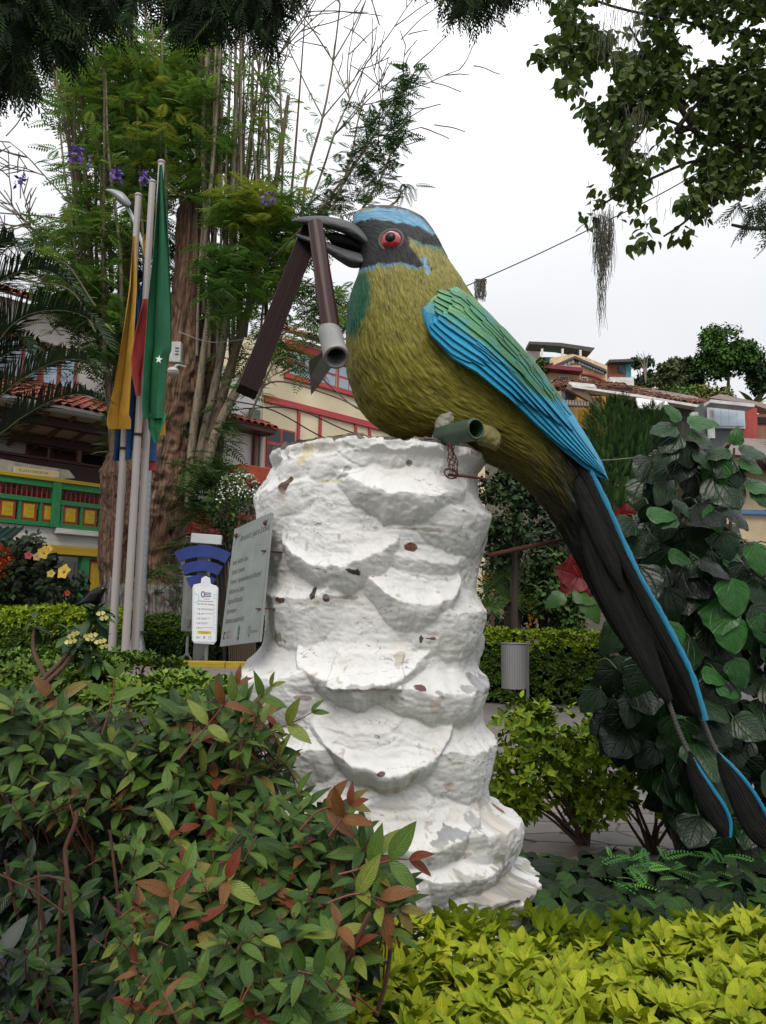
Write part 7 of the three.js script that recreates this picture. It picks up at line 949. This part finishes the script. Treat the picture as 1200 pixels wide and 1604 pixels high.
{ // yellow hedge in front
  const base = V(0.5, 0, -2.7), o = thing('golden_hedge', 'bright yellow green hedge across the bottom right in front of the stump', 'hedge', base), L = [], g = [];
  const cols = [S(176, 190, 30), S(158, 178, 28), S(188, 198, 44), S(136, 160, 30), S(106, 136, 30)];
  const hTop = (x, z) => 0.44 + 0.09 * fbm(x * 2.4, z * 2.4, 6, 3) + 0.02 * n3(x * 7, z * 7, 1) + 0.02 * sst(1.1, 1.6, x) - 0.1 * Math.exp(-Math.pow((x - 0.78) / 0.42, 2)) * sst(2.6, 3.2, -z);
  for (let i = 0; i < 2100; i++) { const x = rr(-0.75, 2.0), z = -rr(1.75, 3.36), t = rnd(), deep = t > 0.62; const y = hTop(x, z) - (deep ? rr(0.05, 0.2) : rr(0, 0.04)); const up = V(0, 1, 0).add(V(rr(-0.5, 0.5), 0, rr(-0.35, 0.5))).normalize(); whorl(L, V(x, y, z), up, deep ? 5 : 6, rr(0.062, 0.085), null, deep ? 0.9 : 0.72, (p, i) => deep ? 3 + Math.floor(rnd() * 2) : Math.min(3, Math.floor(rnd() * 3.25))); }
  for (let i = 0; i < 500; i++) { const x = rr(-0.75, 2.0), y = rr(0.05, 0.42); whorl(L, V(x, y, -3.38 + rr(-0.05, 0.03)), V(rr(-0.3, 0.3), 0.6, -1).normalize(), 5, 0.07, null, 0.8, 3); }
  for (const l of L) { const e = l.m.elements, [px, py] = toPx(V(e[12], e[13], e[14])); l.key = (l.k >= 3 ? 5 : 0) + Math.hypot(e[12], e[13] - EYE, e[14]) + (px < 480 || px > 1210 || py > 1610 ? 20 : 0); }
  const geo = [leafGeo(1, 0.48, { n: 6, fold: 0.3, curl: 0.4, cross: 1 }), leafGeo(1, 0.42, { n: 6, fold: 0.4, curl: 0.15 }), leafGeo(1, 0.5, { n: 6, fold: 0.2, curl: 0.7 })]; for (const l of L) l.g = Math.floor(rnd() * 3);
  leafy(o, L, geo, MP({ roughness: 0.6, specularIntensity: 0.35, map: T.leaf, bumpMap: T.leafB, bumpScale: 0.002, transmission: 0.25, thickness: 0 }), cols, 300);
  for (let i = 0; i < 130; i++) { const x = rr(-0.7, 2), z = -rr(1.8, 3.3); g.push(tube([V(x, 0, z), V(x + rr(-0.05, 0.05), 0.2, z + rr(-0.05, 0.05)), V(x + rr(-0.1, 0.1), hTop(x, z) - 0.03, z + rr(-0.1, 0.1))], 0.006, 6, 5, 0.003)); } obj('stem', g, M({ color: S(96, 70, 48), roughness: 0.9 }), o, { kind: 'stuff' });
}
{ // shrub with reddish young leaves, bottom left
  const base = G(180, 2.8, 0), o = thing('copper_tipped_shrub', 'dense wet shrub with copper red young leaves filling the bottom left', 'shrub', base), L = [];
  const geos = [leafGeo(1, 0.4, { n: 7, fold: 0.28, curl: 0.35 }), leafGeo(1, 0.36, { n: 7, fold: 0.4, curl: 0.7 }), leafGeo(1, 0.44, { n: 7, fold: 0.15, curl: 0.2 })];
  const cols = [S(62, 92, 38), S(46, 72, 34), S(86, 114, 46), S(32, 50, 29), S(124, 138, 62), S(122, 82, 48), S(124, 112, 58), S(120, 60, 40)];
  const top = [[-60, 1075], [60, 1085], [110, 1090], [170, 1082], [260, 1100], [330, 1075], [380, 1068], [420, 1120], [450, 1185], [478, 1240], [520, 1262], [560, 1290], [610, 1370], [640, 1400]];
  const topAt = (x) => lin1(top, x)[0], rightAt = (y) => y < 1400 ? 1e4 : 600 + 14 * Math.sin(y * 0.05) - sst(1400, 1604, y) * 70;
  const depthAt = (x, y) => lerp(3.15, 1.95, sst(1060, 1640, y)) + 0.16 * n3(x * 0.009, y * 0.009, 4) + 0.14 * n3(x * 0.024, y * 0.024, 2);
  const bark = M({ color: S(96, 62, 46), roughness: 0.85, map: T.barkC, bumpMap: T.bark, bumpScale: 0.003 });
  let n = 0, tries = 0; const twigs = [];
  while (n < 860 && tries++ < 20000) {
    const x = rr(-40, 650), y = rr(1060, 1660), tp = topAt(x); if (y < tp + 6 || x > rightAt(y)) continue;
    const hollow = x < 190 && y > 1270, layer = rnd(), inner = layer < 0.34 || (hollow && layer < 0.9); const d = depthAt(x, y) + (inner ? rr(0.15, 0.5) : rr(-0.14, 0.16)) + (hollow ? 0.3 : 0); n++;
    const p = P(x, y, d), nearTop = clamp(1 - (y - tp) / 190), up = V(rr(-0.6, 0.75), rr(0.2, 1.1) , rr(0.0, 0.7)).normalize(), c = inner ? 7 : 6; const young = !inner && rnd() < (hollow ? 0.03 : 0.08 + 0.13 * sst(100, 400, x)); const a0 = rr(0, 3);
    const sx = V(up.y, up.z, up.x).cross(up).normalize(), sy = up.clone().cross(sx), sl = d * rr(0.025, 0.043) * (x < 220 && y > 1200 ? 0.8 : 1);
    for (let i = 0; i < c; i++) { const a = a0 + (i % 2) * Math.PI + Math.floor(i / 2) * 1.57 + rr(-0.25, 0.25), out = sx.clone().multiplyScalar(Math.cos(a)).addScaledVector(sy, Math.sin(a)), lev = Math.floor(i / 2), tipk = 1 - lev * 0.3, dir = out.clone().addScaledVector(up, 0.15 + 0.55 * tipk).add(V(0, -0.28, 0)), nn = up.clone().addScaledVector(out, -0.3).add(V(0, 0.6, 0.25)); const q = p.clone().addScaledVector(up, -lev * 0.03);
      const k = young ? (lev === 0 ? pick([5, 7, 7, 5]) : lev === 1 ? pick([6, 4, 5]) : pick([4, 2])) : inner ? pick([1, 3, 3, 0]) : hollow ? pick([0, 1, 3]) : pick([0, 1, 2, 2, 0, rnd() < 0.35 ? 4 : 0]);  // inner and hollow leaves get darker greens, painting in the shade inside
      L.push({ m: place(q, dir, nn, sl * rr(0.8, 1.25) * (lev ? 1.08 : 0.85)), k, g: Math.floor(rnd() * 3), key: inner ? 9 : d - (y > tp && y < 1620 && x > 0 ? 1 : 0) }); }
    if (!inner) twigs.push(tube([p.clone().addScaledVector(up, 0.02), p.clone().addScaledVector(up, -0.07), p.clone().addScaledVector(up, -0.14).add(V(rr(-0.03, 0.03), -0.08, -0.1))], 0.0022, 6, 5, 0.003));
  }
  // single shoots that stand out against the white stump
  const shoot = (pts, d, pairs, ks, size) => { const c = new THREE.CatmullRomCurve3(pts.map(([x, y]) => P(x, y, d))); obj('twig', tube(c.getPoints(12), 0.0036, 20, 6, 0.0018), M({ color: S(104, 50, 44), roughness: 0.6 }), o); for (let i = 0; i < pairs; i++) { const t = 1 - i / pairs * 0.8, p = c.getPointAt(t), tg = c.getTangentAt(t); for (const s of [-1, 1]) { const dir = tg.clone().multiplyScalar(0.75 - 0.15 * i).add(V(-tg.y, tg.x, 0).multiplyScalar(s * (0.4 + 0.25 * i))).add(V(0, -0.12 * i, rr(0, 0.5))); L.push({ m: place(p, dir, V(rr(-0.3, 0.3), 0.8, 0.7), size * (i ? rr(0.9, 1.1) : 0.62)), k: ks[Math.min(i, ks.length - 1)], g: Math.floor(rnd() * 3), key: -1 }); } } };
  shoot([[396, 1170], [440, 1140], [475, 1124], [488, 1116]], 2.9, 2, [2, 4], 0.105); shoot([[385, 1120], [398, 1104], [416, 1086], [424, 1076]], 2.95, 2, [4, 2], 0.1);
  shoot([[530, 1370], [570, 1360], [620, 1346], [640, 1346]], 2.35, 3, [7, 2, 2], 0.13); shoot([[515, 1310], [530, 1290], [540, 1275], [548, 1262]], 2.45, 2, [7, 5], 0.11); shoot([[470, 1300], [500, 1270], [530, 1262], [545, 1258]], 2.5, 2, [6, 5], 0.12); shoot([[160, 1150], [172, 1110], [178, 1080], [180, 1062]], 2.9, 2, [2, 2], 0.12); shoot([[500, 1420], [560, 1400], [600, 1410], [625, 1424]], 2.3, 3, [6, 5, 4], 0.12); shoot([[280, 1190], [330, 1130], [360, 1090], [372, 1072]], 2.85, 3, [5, 5, 4], 0.11);
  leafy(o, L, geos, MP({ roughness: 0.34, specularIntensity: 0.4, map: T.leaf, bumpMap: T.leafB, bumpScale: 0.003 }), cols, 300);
  obj('twigs', twigs, M({ color: S(110, 62, 50), roughness: 0.7 }), o, { kind: 'stuff' });
  for (const [pts, r] of [[[[122, 1640], [118, 1520], [112, 1440], [104, 1360], [102, 1330], [118, 1290], [120, 1270]], 0.0072], [[[190, 1500], [186, 1420], [178, 1350], [172, 1300]], 0.005], [[[205, 1440], [180, 1425], [162, 1405]], 0.005], [[[60, 1640], [58, 1520], [62, 1400], [60, 1360]], 0.004], [[[520, 1540], [560, 1470], [580, 1430]], 0.008], [[[590, 1590], [606, 1530], [612, 1480]], 0.007], [[[104, 1380], [70, 1372], [40, 1380]], 0.004], [[[0, 1370], [60, 1400], [100, 1430]], 0.003]]) obj('stem', tube(pts.map(([x, y]) => P(x, y, r > 0.007 ? 2.2 : 2.34)), r * 0.95, 24, 8, r * 0.8), bark, o);
  for (let i = 0; i < 16; i++) { const x = -40 + i * 44 + rr(-12, 12), y = 1330 + rr(-60, 60); const t = P(x, Math.max(topAt(x) + 60, y), depthAt(x, y) + 0.25), f = V(t.x * 0.9, 0, t.z - 0.1); obj('stem', tube([f, f.clone().lerp(t, 0.5).add(V(rr(-0.05, 0.05), 0, 0)), t], 0.012, 10, 7, 0.006), bark, o); }
  const core = []; for (let i = 0; i < 900; i++) { const x = rr(-60, 600), y = rr(1120, 1660); if (y < topAt(x) + 50 || x > rightAt(y) - 30) continue; const p = P(x, y, depthAt(x, y) + rr(0.5, 0.85)); core.push({ m: place(p, rdir(), V(0, 0.6, 1).addScaledVector(rdir(), 0.4), rr(0.09, 0.14)), c: S(30, 42, 28).multiplyScalar(rr(0.7, 1.1)) }); } stuffInst('inner_foliage', geos[0], MP({ roughness: 0.6 }), core, o);  // deepest leaves coloured darker still for the shaded inside
}
// repeats share a group
for (const [kind, group] of Object.entries({ flag_pole: 'flag poles in front of the old tree', clipped_hedge: 'clipped hedges around the plaza', restaurant_chair: 'red chairs on the balcony', restaurant_table: 'cloth covered tables on the balcony', hill_tree: 'trees on the hill', conifer: 'conifers behind the statue', garden_tree: 'garden trees behind the statue', lime_shrub: 'lime shrubs on the paving', hanging_bough: 'dark boughs hanging into the top of the picture', utility_cable: 'cables between the houses', iron_rod: 'rusty iron rods in the stump' })) for (const o of scene.children) if (o.name.replace(/_\d{3}$/, '') === kind) o.userData.group = group;
renderer.render(scene, camera);
